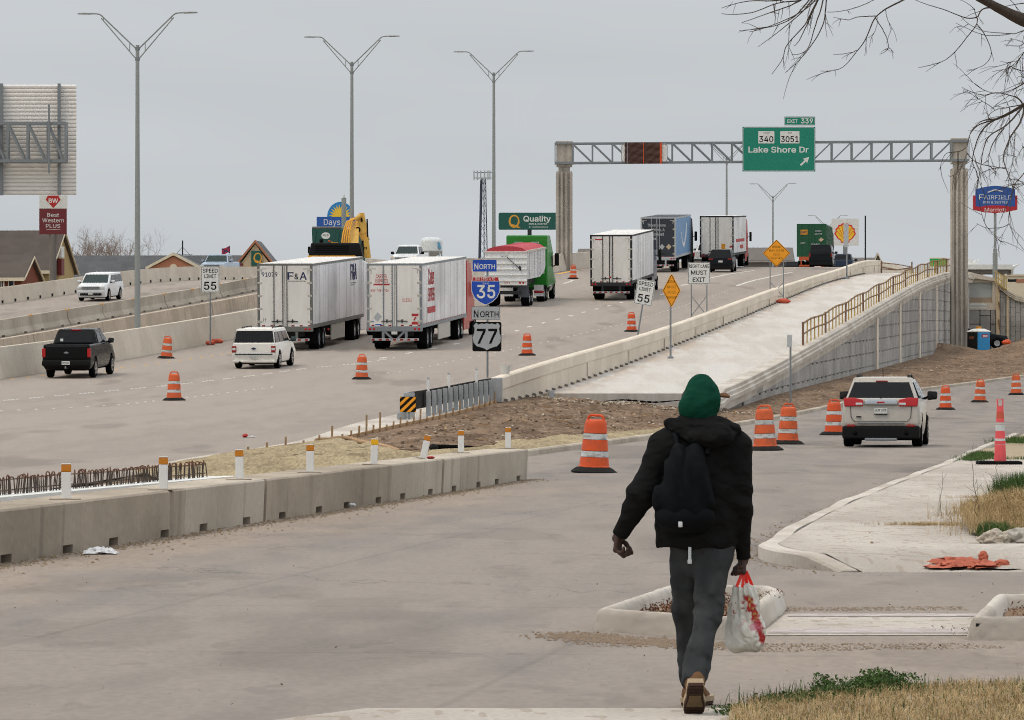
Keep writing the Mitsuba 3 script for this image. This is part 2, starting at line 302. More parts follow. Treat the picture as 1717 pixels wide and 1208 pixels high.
def tube(path, r, sides=8, cap=True):
    p = np.asarray(path, float); r = np.broadcast_to(np.asarray(r, float), (len(p),))
    t = np.gradient(p, axis=0); t /= np.linalg.norm(t, axis=1, keepdims=True) + 1e-12
    a0 = np.array([0, 0, 1.0]) if abs(t[0][2]) < 0.9 else np.array([1.0, 0, 0])
    A = []
    for ti in t:
        a = a0 - ti * (a0 @ ti); a /= np.linalg.norm(a) + 1e-12; A.append(a); a0 = a
    A = np.array(A); B = np.cross(t, A)
    ang = np.arange(sides) * 2 * np.pi / sides
    v = (p[:, None] + r[:, None, None] * (np.cos(ang)[None, :, None] * A[:, None] + np.sin(ang)[None, :, None] * B[:, None])).reshape(-1, 3)
    i, j = np.meshgrid(np.arange(len(p) - 1), np.arange(sides), indexing='ij')
    q = np.stack([i * sides + j, i * sides + (j + 1) % sides, (i + 1) * sides + (j + 1) % sides, (i + 1) * sides + j], -1).reshape(-1, 4)
    f = np.vstack([q[:, [0, 1, 2]], q[:, [0, 2, 3]]])
    if cap:
        n = len(v); v = np.vstack([v, p[0], p[-1]]); jj = np.arange(sides)
        f = np.vstack([f, np.stack([(jj + 1) % sides, jj, jj * 0 + n], 1), np.stack([n - 1 - sides + jj + 0 * jj + 1 - 1, n - sides + (jj + 1) % sides, jj * 0 + n + 1], 1) if False else np.stack([n - sides + jj, n - sides + (jj + 1) % sides, jj * 0 + n + 1], 1)])
    return trimesh.Trimesh(v, f, process=False)
def bar(a, b, w, h=None, up=(0, 0, 1)):
    """A square bar from a to b."""
    a, b = np.asarray(a, float), np.asarray(b, float); h = h or w
    t = (b - a) / np.linalg.norm(b - a); u = np.asarray(up, float)
    if abs(u @ t) > 0.95: u = np.array([1.0, 0, 0])
    s = np.cross(t, u); s /= np.linalg.norm(s); u = np.cross(s, t)
    c = [p + sx * s * w / 2 + sz * u * h / 2 for p in (a, b) for sx, sz in ((-1, -1), (1, -1), (1, 1), (-1, 1))]
    return trimesh.Trimesh(c, [[0, 1, 2], [0, 2, 3], [4, 6, 5], [4, 7, 6], [0, 5, 1], [0, 4, 5], [1, 6, 2], [1, 5, 6], [2, 7, 3], [2, 6, 7], [3, 4, 0], [3, 7, 4]], process=False)
def lathe(prof, sides=24):
    prof = np.asarray(prof, float); ang = np.arange(sides) * 2 * np.pi / sides; n = len(prof)
    v = np.stack([prof[:, None, 0] * np.cos(ang), prof[:, None, 0] * np.sin(ang), np.repeat(prof[:, None, 1], sides, 1)], -1).reshape(-1, 3)
    i, j = np.meshgrid(np.arange(n - 1), np.arange(sides), indexing='ij')
    q = np.stack([i * sides + j, i * sides + (j + 1) % sides, (i + 1) * sides + (j + 1) % sides, (i + 1) * sides + j], -1).reshape(-1, 4)
    return tm((v, q))
def extrude(poly, d, plane='xz'):
    """A 2-D outline (list or shapely) as a slab d thick. 'xz': stands facing -y (towards the camera), front at y=0; 'xy': lies flat, bottom at z=0; 'yz': side outline, from x=0 to x=d."""
    g = poly if hasattr(poly, 'geoms') or hasattr(poly, 'exterior') else Polygon(poly)
    gs = list(g.geoms) if hasattr(g, 'geoms') else [g]
    out = []
    for s in gs:
        if s.area < 1e-9: continue
        m = trimesh.creation.extrude_polygon(s, d, engine='earcut')
        v = m.vertices
        if plane == 'xz': m = trimesh.Trimesh(np.stack([v[:, 0], d - v[:, 2], v[:, 1]], 1), m.faces, process=False)
        if plane == 'yz': m = trimesh.Trimesh(np.stack([v[:, 2], v[:, 0], v[:, 1]], 1), m.faces, process=False)
        out.append(m)
    return trimesh.util.concatenate(out)
TEXT = {}
def text(s, h, x, z, y=0.0, depth=0.012, bold=True, width=None, anchor='c'):
    """Lettering that stands facing -y; h is the height of the capitals, (x, z) the middle of the line's base."""
    k = (s, bold)
    if k not in TEXT: TEXT[k] = meshkit.text_mesh(s, 1.0, 1.0, bold)
    v = np.array(TEXT[k].vertices); lo, hi = v[:, 0].min(), v[:, 0].max()
    sx = (width / (hi - lo)) if width else h
    X = (v[:, 0] - (lo + hi) / 2) * sx if anchor == 'c' else (v[:, 0] - lo) * sx
    return trimesh.Trimesh(np.stack([X + x, y - v[:, 2] * depth, v[:, 1] * h + z], 1), TEXT[k].faces, process=False)
def rrect(x0, x1, z0, z1, r):
    return sbox(x0 + r, z0 + r, x1 - r, z1 - r).buffer(r, quad_segs=6)
def strip(Ys, xl, xr, z, nx=4):
    """A sheet of ground from xl(Y) to xr(Y), its height z(X, Y)."""
    Ys = np.asarray(Ys, float); t = np.linspace(0, 1, nx + 1)
    XL, XR = np.array([xl(y) for y in Ys], float), np.array([xr(y) for y in Ys], float)
    X = XL[:, None] * (1 - t) + XR[:, None] * t; Y = np.repeat(Ys[:, None], nx + 1, 1)
    Z = z(X, Y) + 0 * X
    i, j = np.meshgrid(np.arange(len(Ys) - 1), np.arange(nx), indexing='ij'); w = nx + 1
    q = np.stack([i * w + j, i * w + j + 1, (i + 1) * w + j + 1, (i + 1) * w + j], -1).reshape(-1, 4)
    return tm((np.stack([X, Y, Z], -1).reshape(-1, 3), q))
def sweep(path, prof, side=None):
    """A closed outline prof (across, up) carried along a 3-D path; 'across' points to the right of travel."""
    p = np.asarray(path, float); prof = np.asarray(prof, float)
    t = np.gradient(p, axis=0); t[:, 2] = 0; t /= np.linalg.norm(t, axis=1, keepdims=True)
    r = np.stack([t[:, 1], -t[:, 0], t[:, 0] * 0], 1)
    v = p[:, None] + prof[None, :, :1] * r[:, None] + prof[None, :, 1:] * np.array([0, 0, 1.0])
    n, m = len(p), len(prof)
    i, j = np.meshgrid(np.arange(n - 1), np.arange(m), indexing='ij')
    q = np.stack([i * m + j, (i + 1) * m + j, (i + 1) * m + (j + 1) % m, i * m + (j + 1) % m], -1).reshape(-1, 4)
    f = np.vstack([q[:, [0, 1, 2]], q[:, [0, 2, 3]]])
    tri = trimesh.creation.triangulate_polygon(Polygon(prof), engine='earcut')
    ring = prof[:, None] - np.asarray(tri[0])[None]
    idx = np.argmin((ring ** 2).sum(-1), 0)
    e = idx[np.asarray(tri[1])]
    f = np.vstack([f, e, e[:, ::-1] + (n - 1) * m])
    return trimesh.Trimesh(v.reshape(-1, 3), f, process=False)
def surfnet(fn, lo, hi, h):
    """Naive surface nets of fn < 0 on a grid."""
    lo, hi = np.asarray(lo, float), np.asarray(hi, float)
    n = np.ceil((hi - lo) / h).astype(int) + 1
    ax = [lo[k] + np.arange(n[k]) * h for k in range(3)]
    G = np.stack(np.meshgrid(*ax, indexing='ij'), -1)
    f = fn(G.reshape(-1, 3)).reshape(n)
    ins = f < 0
    c = np.zeros(n - 1, int); acc = np.zeros(tuple(n - 1) + (3,)); cnt = np.zeros(n - 1)
    cor = [(a, b, d) for a in (0, 1) for b in (0, 1) for d in (0, 1)]
    sl = lambda o: tuple(slice(o[k], n[k] - 1 + o[k]) for k in range(3))
    for o in cor: c += ins[sl(o)]
    act = (c > 0) & (c < 8)
    for o in cor:
        for k in range(3):
            if o[k]: continue
            o2 = list(o); o2[k] = 1
            fa, fb = f[sl(o)], f[sl(o2)]
            x = (fa < 0) != (fb < 0)
            t = np.where(x, fa / np.where(x, fa - fb, 1), 0)
            for q in range(3): acc[..., q] += np.where(x, o[q] + (t if q == k else 0), 0)
            cnt += x
    idx = -np.ones(n - 1, int); idx[act] = np.arange(act.sum())
    cell = np.stack(np.nonzero(act), -1)
    v = lo + (cell + acc[act] / cnt[act][:, None]) * h
    F_ = []
    for k in range(3):
        a, b = (k + 1) % 3, (k + 2) % 3
        s0 = [slice(1, n[q] - 1) for q in range(3)]; s0[k] = slice(0, n[k] - 1)
        s1 = list(s0); s1[k] = slice(1, n[k])
        x = ins[tuple(s0)] != ins[tuple(s1)]
        pos = np.stack(np.nonzero(x), -1)
        base = pos.copy(); base[:, a] += 1; base[:, b] += 1
        flip = ins[tuple(s0)][x]
        qs = []
        for da, db in ((0, 0), (1, 0), (1, 1), (0, 1)):
            z = base.copy(); z[:, a] -= da; z[:, b] -= db
            qs.append(idx[z[:, 0], z[:, 1], z[:, 2]])
        q = np.stack(qs, 1); q[~flip] = q[~flip][:, ::-1]
        F_.append(q)
    q = np.vstack(F_); q = q[(q >= 0).all(1)]
    return tm((v, q))
def seg(p, a, b, ra, rb, flat=None):
    """Signed distance (roughly) to a tapered capsule; flat scales the distance along a direction (squashed limbs)."""
    a, b = np.asarray(a, float), np.asarray(b, float)
    pa, ba = p - a, b - a
    if flat is not None:
        d, k = np.asarray(flat[0], float), flat[1]
        d = d / np.linalg.norm(d)
        pa = pa + np.outer(pa @ d, d) * (k - 1); ba = ba + d * (ba @ d) * (k - 1)
    t = np.clip(pa @ ba / (ba @ ba + 1e-12), 0, 1)
    return np.linalg.norm(pa - t[:, None] * ba, axis=1) - (ra + (rb - ra) * t)
def ell(p, c, r):
    q = (p - np.asarray(c, float)) / np.asarray(r, float)
    k = np.linalg.norm(q, axis=1)
    return (k - 1) * np.min(r)
def smin(ds, k=0.03):
    d = ds[0]
    for e in ds[1:]:
        h = np.clip(0.5 + 0.5 * (e - d) / k, 0, 1)
        d = e * (1 - h) + d * h - k * h * (1 - h)
    return d
# ------------------------------------------------------------ the lie of the land
zh = PchipInterpolator([-50, 30, 80, 105, 140, 174, 200, 222, 250, 300, 340, 365, 398, 430, 470, 506, 579, 677, 900],
                       [-.35, -.35, -.35, -.32, .2, .88, 1.75, 2.65, 3.95, 6.35, 8.45, 9.6, 10.55, 10.85, 10.7, 10.2, 8.8, 6.8, 3.5])
zf = PchipInterpolator([-50, 60, 150, 170, 190, 216, 240, 262, 300, 420], [0, 0, 0, .06, .24, .7, 1.05, 1.42, 2.1, 4.2])
Lc = PchipInterpolator([0, 60, 101, 125, 173, 190, 200, 225, 240, 262, 300, 420], [-12.7, -4.95, .34, 3.5, 9.6, 12.2, 13.9, 18.7, 22.2, 27.5, 37, 67])
Rc = PchipInterpolator([45.7, 58, 72.6, 89.6, 101, 125, 150, 173, 200, 240, 300, 420], [2.35, 3.8, 5.8, 8.2, 9.7, 13, 16.3, 19.5, 24.5, 33, 48, 78])
Xe0 = PchipInterpolator([0, 44, 80, 108, 121, 135, 148, 160, 165], [-17, -12.6, -8.9, -6.9, -4.6, -3.4, -2.2, -.9, -.5])
wallx = lambda Y: -22.79 + .1346 * Y
rampx = lambda Y: -16.09 + .1346 * Y
leftx = lambda Y: -20.7 + .146 * (Y - 193)
Xe = lambda Y: float(Xe0(Y)) if Y < 165 else wallx(Y)
zs = lambda Y: zh(Y) - .8 * np.exp(-((np.asarray(Y, float) - 372) / 26) ** 2)
zramp = PchipInterpolator([150, 176, 200, 218, 250, 287, 340, 393, 430], [.4, 1.0, 1.92, 2.72, 4.2, 6.0, 8.35, 9.95, 10.4])
zbase = PchipInterpolator([150, 177, 200, 240, 276, 353, 420], [.3, .36, .8, 1.44, 1.98, 3.14, 3.6])
zdl = PchipInterpolator([0, 80, 100, 121, 148, 165, 177], [-.4, -.4, -.3, 0.0, .36, .75, .95])

def corner(y):
    return float(Rc(max(y, 45.7))) + (0.55 * max(0, (45.7 - y) / 3.4) ** 2.2 if y < 45.7 else 0)
def structure(name, mesh, m, smooth=False):
    t = Thing(name, kind='structure'); t.put(mesh, m, smooth); return t
gz = lambda Y: np.interp(Y, [0, 120, 300, 420, 5000], [-1.5, -1.5, .9, 2.2, 2.2])
gy = np.concatenate([np.linspace(-200, 700, 46), [1000, 2000, 4500]])
structure('ground', strip(gy, lambda y: -2500, lambda y: 2500, lambda X, Y: gz(Y), 4), 'ground')
yy = np.arange(14, 401, 2.0)
ya = np.concatenate([np.arange(42, 46, .25), np.arange(46, 400.1, 2.0)])
road = structure('frontage_road', [strip(ya, lambda y: float(Lc(y)), lambda y: corner(y) + .12, lambda X, Y: zf(Y), 6),
    strip(np.arange(10, 42.1, 2.0), lambda y: float(Lc(y)), lambda y: 3.05, lambda X, Y: 0 * X, 6)], 'road', True)
structure('side_street', strip(np.append(np.arange(10, 42, 1.0), [42, 42.4]), lambda y: 3.05, lambda y: 26, lambda X, Y: 0 * X, 4), 'road')
highway = structure('highway', strip(np.concatenate([np.arange(10, 520, 2.0), np.arange(520, 701, 10)]), lambda y: leftx(y) - 1.0, lambda y: Xe(y), lambda X, Y: zh(Y), 6), 'highway', True)
structure('opposite_highway', strip(np.arange(150, 560, 3.0), lambda y: -27.2 + .15 * (y - 322), lambda y: leftx(y) - 1.0, lambda X, Y: zh(Y) - .02 - (zh(Y) - zs(Y)) * np.clip((leftx(Y) - 1.2 - X) / 4, 0, 1), 6), 'highway', True)

def dirt_z(X, Y, zl, zr, xl, xr):
    t = np.clip((X - xl) / np.maximum(xr - xl, 1e-6), 0, 1)
    z = zl * (1 - t) + zr * t
    edge = np.clip(4 * t * (1 - t), 0, 1) ** .7
    pp = np.stack([X * .9, Y * .45, 0 * X], -1)
    rough = (meshkit.fbm(pp, 4, 5) - .5) * .30 + (meshkit.fbm(pp * 4, 3, 9) - .5) * .12
    return z + edge * rough
def dirt_near(X, Y):
    xl = np.vectorize(Xe)(Y); xr = Lc(Y) - .2
    dip = np.clip((99 - Y) / 4, 0, 1)
    return dirt_z(X, Y, zdl(Y) - .05 * dip, zf(Y) + .11 - .55 * dip, xl, xr) + .16 * np.exp(-((Y - 132) / 14) ** 2 - ((X + .2 - (Y - 132) * .13) / 1.9) ** 2)
def dirt_far(X, Y):
    xl = rampx(Y) + .1; xr = Lc(Y) - .2
    z = dirt_z(X, Y, zbase(Y), zf(Y) + .11, xl, xr)
    for cx, cy, sx, sy, h in ((37.0, 338, 2.8, 10, 1.15), (33.0, 352, 1.3, 7, .5), (41.5, 340, 3.5, 9, 1.1), (46, 345, 4, 9, 1.0), (31.2, 352, 1.2, 4, .7)):
        z = z + h * np.exp(-((X - cx) / sx) ** 2 - ((Y - cy) / sy) ** 2) * (.7 + .6 * meshkit.fbm(np.stack([X, Y * .4, 0 * X], -1), 3, 2))
    return z
structure('dirt_ground', [strip(np.arange(56, 177.3, .35), Xe, lambda y: float(Lc(y)) - .2, dirt_near, 60),
    strip(np.arange(177.2, 400, .8), lambda y: rampx(y) + .1, lambda y: float(Lc(y)) - .2, dirt_far, 48)], 'dirt', True)
mat_line = lambda y: np.interp(y, [99, 121], [-2.0, -4.4])
def smat(X, Y):
    return dirt_near(X, Y) * 1.0 - .09 * np.exp(-np.clip(Lc(Y) - .2 - X, 0, 9) / .18) + .09 + .03 * (meshkit.fbm(np.stack([X * 3, Y * .8, 0 * X], -1), 3, 4) - .3)
straw = [strip(np.arange(92, 121.01, .5), lambda y: Xe(y) + .05 + max(0, 97 - y) * .35, lambda y: (float(Lc(y)) - .13) if y < 99 else float(mat_line(y)), smat, 30),
         strip(np.arange(98, 139, .5), lambda y: float(Lc(y)) - .3 - 1.5 * min(1, (139 - y) / 25), lambda y: float(Lc(y)) - .13, smat, 12)]
structure('straw_matting', straw, 'straw', True)
kp = [(-.2, -.3), (-.2, .11), (-.17, .13), (-.03, .13), (0, .10), (.02, -.3)]
kerb = Thing('road_kerb', kind='structure')
kerb.put(sweep([(float(Lc(y)), y, float(zf(y))) for y in np.arange(95, 396, 2.0)], kp), 'concrete_weathered')

# the kerbed apron on the right, its own kerb, and the dry verge beyond
def apron_z(X, Y):
    return .135 * np.clip((Y - 42.25) / (0.9 + 2.2 * np.clip((X - 2.9) / 1.5, 0, 1)), 0, 1) ** .8
ap = np.concatenate([np.arange(42.25, 46, .15), np.arange(46, 90.3, .8)])
apron = structure('sidewalk_apron', strip(ap, lambda y: corner(y) + .2, lambda y: 16 if y < 52 else 19, lambda X, Y: apron_z(X, Y) - .004, 24), 'sidewalk')
kb = [(0, -.1), (0, .115), (.03, .135), (.185, .135), (.185, -.1)]
ky = np.concatenate([np.arange(42.3, 46, .2), np.arange(46, 130, .8)])
kerb2 = Thing('sidewalk_kerb', kind='structure')
kerb2.put(sweep([(corner(y) + .0 + .03 * math.sin(y * .9) * math.sin(y * .23), y, min(0, float(apron_z(np.array(corner(y) + .1), np.array(y))) - .135) + float(zf(y))) for y in ky], kb), 'concrete_kerb')
structure('verge', strip(np.arange(90, 300, 2.0), lambda y: float(Rc(y)) + .2, lambda y: float(Rc(y)) + 40, lambda X, Y: zf(Y) + .09 + .12 * (meshkit.fbm(np.stack([X * .5, Y * .3, 0 * X], -1), 3, 8) - .5), 40), 'ground', True)
walk = structure('sidewalk', strip(np.arange(12, 25.05, .5), lambda y: -1.15 + (y - 24.3) * .55 + .03 * (25 - y), lambda y: 1.45, lambda X, Y: .012 + 0 * X, 6), 'sidewalk')
# ------------------------------------------------------------ walls and barriers
def man(t):
    t = tm(t); t = trimesh.Trimesh(t.vertices, t.faces, process=True)
    return m3.Manifold(m3.Mesh(np.asarray(t.vertices, np.float32), np.asarray(t.faces, np.uint32)))
def diff(a, *bs):
    a = man(a)
    for b in bs: a = a - man(b)
    return tm(a)
def prism(prof, L):
    """An outline (x across, z up) drawn out along y from 0 to L."""
    m = trimesh.creation.extrude_polygon(Polygon(prof), L, engine='earcut'); v = m.vertices
    return trimesh.Trimesh(np.stack([v[:, 0], L - v[:, 2], v[:, 1]], 1), m.faces, process=False)
ys = lambda a, b, d: np.append(np.arange(a, b, d), b)
t = Thing('median_wall', 'cream concrete wall along the left edge of the climbing highway lanes', 'wall')
t.put(sweep([(leftx(y) - .35, y, zh(y)) for y in ys(140, 520, 3)], [(-.3, -.5), (-.12, 1.27), (.08, 1.27), (.33, .02), (.33, -.5)]), 'concrete_cream')
t = Thing('stained_wall', 'low brown streaked concrete wall just behind the cream wall on the left', 'wall')
sx = lambda y: -23.7 + .119 * (y - 221)
t.put(sweep([(sx(y), y, zh(y)) for y in ys(180, 420, 3)], [(-.25, -.5), (-.12, .72), (.12, .72), (.3, -.5)]), 'concrete_stained')
t = Thing('far_parapet', 'pale concrete parapet on the far side of the oncoming lanes', 'wall')
px_ = lambda y: -27 + .15 * (y - 322)
t.part('parapet', sweep([(px_(y), y, float(zs(y))) for y in ys(230, 520, 3)], [(-.3, -.5), (-.3, .98), (-.02, 1.0), (.1, .05), (.1, -.5)]), 'concrete_cream')
t.part('drain_slot', [box(px_(y) + .08, px_(y) + .115, y - .35, y + .35, float(zs(y)) + .02, float(zs(y)) + .20) for y in np.arange(262, 372, 3.1)], 'black', kind='stuff')
# temporary barrier sections between the carriageways
fprof = [(-.31, 0), (-.31, .08), (-.16, .34), (-.10, .86), (.10, .86), (.16, .34), (.31, .08), (.31, 0)]
fseg = diff(prism(fprof, 9.05), box(-.5, .5, 1.6, 2.3, -.1, .10), box(-.5, .5, 6.7, 7.4, -.1, .10))
cx_ = lambda y: -26 + .12 * (y - 243)
y = 222.0; k = 0
while y < 330:
    y2 = y + 9.15 / math.hypot(1, .12)
    M = frame((cx_(y), y, zh(y) - .01), math.atan(.12) + random.uniform(-.004, .004), math.atan((zh(y2) - zh(y)) / 9.15))
    t = Thing('temporary_barrier', 'grey precast traffic barrier section in the row dividing the two carriageways', 'concrete barrier', M, 'barrier sections between the carriageways')
    t.part('section', fseg, ('concrete_weathered', 'concrete_dark', 'concrete_weathered')[k % 3] if k < 4 else 'concrete_weathered')
    for yy_ in (.25, 8.8): t.part('reflector', box(.085, .125, yy_ - .07, yy_ + .07, .80, .90), 'sign_yellow')
    y = y2; k += 1
# the wall between the highway and the new ramp
wt = PchipInterpolator([160, 164.6, 218, 287, 335, 393, 430, 480], [1.35, 1.58, 3.7, 6.85, 8.85, 11.0, 11.3, 11.0])
t = Thing('ramp_wall', 'cream concrete barrier wall between the highway and the new pale ramp', 'wall')
t.part('wall', sweep([(wallx(y), y, wt(y)) for y in ys(164.6, 470, 2.5)], [(-.3, -2.0), (-.3, -.9), (-.12, 0), (.14, 0), (.2, -.05), (.22, -.42), (.16, -.46), (.16, -2.0)]), 'concrete_cream')
t.part('anchor_stub', [bar((wallx(y) + .17, y, max(zramp(y), zdl(min(y, 177))) + .06), (wallx(y) + .30, y, max(zramp(y), zdl(min(y, 177))) + .02), .09, .09) for y in np.arange(166, 372, 1.9)], 'building_grey', kind='stuff')
for y in np.arange(190, 390, 15.0):
    t.part('joint', box(wallx(y) + .20, wallx(y) + .235, y - .04, y + .04, wt(y) - 1.0, wt(y) - .46), 'concrete_weathered')

# ------------------------------------------------------------ ramp, its coping and retaining wall
slab = [strip(ys(176, 440, 2.0), lambda y: wallx(y) + .12, lambda y: rampx(y) - .2, lambda X, Y: zramp(Y) + .0 * X, 8)]
a, b = wallx(176) + .12, rampx(176) - .2
slab.append(tm((np.array([[a, 176, zramp(176)], [b, 176, zramp(176)], [b, 176, zramp(176) - 1.3], [a, 176, zramp(176) - 1.3]]), np.array([[0, 1, 2], [0, 2, 3]]))))
structure('exit_ramp', slab, 'slab')
t = Thing('silt_fabric', 'strip of black fabric lying crumpled along the front edge of the new ramp', 'fabric')
pts = [(a + (b - a) * u + .1, 175.6 + .25 * math.sin(u * 9) * math.sin(u * 23), .72 + .04 * math.sin(u * 17)) for u in np.linspace(.36, .80, 40)]
t.put(tube(pts, [.012 + .03 * abs(math.sin(i * .9)) * math.sin(i * math.pi / 39) for i in range(40)], 6), 'fabric_black', True)
rw = Thing('retaining_wall', 'tall panelled concrete retaining wall carrying the new ramp beside the dirt', 'wall')
cop = [(-.45, -.5), (-.45, .13), (.08, .13), (.12, .10), (.12, -.02), (.19, -.05), (.19, -.17), (.26, -.2), (.26, -.36), (.10, -.42), (.10, -.7), (-.45, -.7)]
rw.part('coping', sweep([(rampx(y), y, zramp(y) - (.12 if y < 178 else 0)) for y in ys(172, 420, 2.0)], cop), 'concrete_kerb')
rw.part('backing', sweep([(rampx(y) - .12, y, 0) for y in ys(174, 415, 4)], [(-.1, -1), (-.1, .2), (.1, .2), (.1, -1)]) if False else
    tm((np.concatenate([np.array([[rampx(y) + .02, y, zbase(y) - 1.2], [rampx(y) + .02, y, zramp(y) - .3]]) for y in ys(174, 415, 4)]),
        np.array([[2 * i, 2 * i + 2, 2 * i + 3, 2 * i + 1] for i in range(len(ys(174, 415, 4)) - 1)]))), 'concrete_dark')
PL, PH, SL = 3.0, .74, .0125
MW = np.array([[0, math.sin(math.atan(.1346)), 0, 0], [0, 0, 0, 0], [0, 0, 1, 0], [0, 0, 0, 1.0]])
def wallpoly(poly, d0, d1):
    """A shape drawn in (Y, z) stood on the wall's face, from d0 to d1 in front of it."""
    m = trimesh.creation.extrude_polygon(poly, d1 - d0, engine='earcut'); v = m.vertices
    Y, z, d = v[:, 0], v[:, 1], d0 + v[:, 2]
    return trimesh.Trimesh(np.stack([rampx(Y) + d, Y, z], 1), m.faces[:, ::-1], process=False)
topline = [(y, zramp(y) - .55) for y in ys(180, 412, 4)]
region = Polygon([(180, -2), *topline, (412, -2)])
for c in range(76):
    y0 = 186 + c * PL
    for r in range(8):
        z0 = float(zbase(y0)) - .45 + r * PH
        dz = float(zbase(y0 + PL)) - float(zbase(y0))
        ya_, yb_ = y0 + .03, y0 + PL - .03
        pan = Polygon([(ya_, z0), (yb_, z0 + dz), (yb_, z0 + dz + PH - .015), (yb_ - .95, z0 + dz * .7 + PH - .015), (yb_ - .95, z0 + dz * .7 + PH - .085), (ya_ + .95, z0 + dz * .3 + PH - .085), (ya_ + .95, z0 + dz * .3 + PH - .015), (ya_, z0 + PH - .015)]).intersection(region)
        if pan.is_empty or pan.area < .12 or pan.geom_type != 'Polygon': continue
        if z0 + PH < zbase(y0) - .05: continue
        rw.part('panel', wallpoly(pan, .045, .09 + .012 * random.random()), 'concrete_panel')
for y0 in (275, 300, 325, 350, 376, 400):
    zt, zb_ = float(zramp(y0)) - .5, float(zbase(y0)) - .5
    rw.part('pilaster', wallpoly(sbox(y0 - .9, zb_, y0 + .9, zt), .05, .16), 'concrete_cream')
# rail of rusty yellow bars waiting for the ramp's parapet
rl = Thing('rebar_railing', 'yellowish rusty rail of thin bars along the outer edge of the new ramp', 'railing')
ry = np.arange(222, 384, 2.55)
top, low = [], []
for i, y in enumerate(ry):
    j = .06 * math.sin(i * 1.7)
    z0 = float(zramp(y)) + .1
    rl.part('bar', bar((rampx(y) - .25, y, z0 - .05), (rampx(y) - .25 + j * .4, y + j, z0 + 1.12 + .05 * math.sin(i * .9)), .062 if i % 6 else .10), 'rail_yellow' if i % 6 else 'rail_rust')
    top.append((rampx(y) - .25, y, z0 + 1.06 + .05 * math.sin(i * .9))); low.append((rampx(y) - .25, y, z0 + .55 + .05 * math.sin(i * .7)))
for i in range(0, len(top) - 1, 4):
    rl.part('rail', tube(top[i:i + 5], .045, 5), 'rail_rust'); rl.part('rail', tube(low[i:i + 5], .045, 5), 'rail_rust')
t = Thing('deck_barricade', 'rusty posts and bent bars closing the far end of the ramp deck', 'barricade')
for x, yb in ((1478, 459), (1529, 461), (1568, 460)):
    p = P(x, yb, 391); t.part('post', bar(p, p + (0, 0, 1.05), .12), 'rail_rust')
p0, p1 = P(1478, 441, 390.8), P(1529, 448, 390.8)
t.part('rod', tube([p0, (p0 + p1) / 2 + (0, 0, .05), p1], .04, 6), 'rail_rust')
t.part('rod', tube([p0 - (0, 0, .35), (p0 + p1) / 2 - (0, 0, .4), p1 - (0, 0, .12)], .04, 6), 'rail_rust')
t.part('rod', tube([p0 - (0, 0, .5), (p0 + p1) / 2 - (0, 0, .42), p1 - (0, 0, .02)], .04, 6), 'rail_rust')

# ------------------------------------------------------------ low barrier sections in front
lp = [(-.68, 0), (-.70, .49), (-.68, .505), (-.02, .505), (0, .485), (-.02, 0)]
SLn = 4.52
seg0 = diff(prism(lp, SLn - .03), box(-.9, .2, .82, 1.24, -.05, .085), box(-.9, .2, 3.27, 3.69, -.05, .085))
hd = math.atan(.1425)
names = ['pale end section', 'second section back from the free end', 'third section back from the free end', 'middle section', 'darker brown section', 'grey section with a dark scrape', 'long brownish section', 'next section', 'nearer section', 'nearest section']
lab = ['low concrete barrier section at the free end of the row by the orange drum', 'low concrete barrier section, second from the free end of its row', 'low concrete barrier section under the leaning orange topped post',
       'low concrete barrier section, fourth from the free end of its row', 'brownish low concrete barrier section, fifth from the free end', 'grey low concrete barrier section in front of the end of the rebar hoops', 'brown low concrete barrier section with crumpled white litter at its foot']
mts = ['concrete_weathered', 'concrete_weathered', 'concrete_weathered', 'concrete_grey', 'concrete_grey', 'concrete_weathered', 'concrete_grey', 'concrete_grey', 'concrete_grey', 'concrete_grey', 'concrete_grey']
segM = []
for k in range(8):
    d = (k + 1) * SLn
    M = frame((.27 - d * math.sin(hd) + (0, .015, -.01)[k % 3], 79 - d * math.cos(hd), 0), hd)
    segM.append(M)
    t = Thing('low_barrier', lab[k] if k < 7 else 'low concrete barrier section cut by the left edge of view', 'concrete barrier', M, 'low barrier sections along the service road')
    t.part('section', seg0, mts[k])
    for yy_ in (1.03, 3.48):
        t.part('slot', box(-.3, -.25, yy_ - .2, yy_ + .2, .0, .10), 'black')
        t.part('lifting_hole', box(-.03, -.012, yy_ - .025, yy_ + .02, .30, .37), 'black')
# flexible white posts on top of them
for k, (x, y, m, lean, lb) in enumerate([(111, 838, 'post_orange', 0, 'leftmost, before the rebar hoops'), (274, 822, 'post_orange', 0, 'second from the left'), (402, 805, 'post_orange', -.02, 'just past the rebar hoops'),
        (520, 793, 'post_orange', 0, 'before the middle of the straw'), (627, 780, 'post_yellow', .03, 'its band bright'), (709, 770, 'post_orange', .22, 'leaning to the right'), (773, 760, 'post_orange', 0, 'upright beside the leaning one'), (852, 753, 'post_orange', .0, 'rightmost')]):
    s = (y - 625) / (CAMZ - .505); Y = F / s
    t = Thing('delineator_post', f'{"yellow" if "yellow" in m else "orange"} topped white post on the low barrier, {lb}', 'marker post', frame(((x - CX) / s, Y, .505), 0, 0, lean), 'marker posts on the low barrier')
    t.part('post', rbox(-.048, .048, -.02, .02, .01, .275, .008), 'post_white', 30)
    t.part('band', rbox(-.049, .049, -.021, .021, .275, .35, .008), m, 30)
    t.part('cap', rbox(-.047, .047, -.019, .019, .35, .362, .005), 'post_white', 30)
    t.part('base_plate', rbox(-.16, .14, -.1, .1, -.0, .014, .005), 'concrete_weathered', 30)
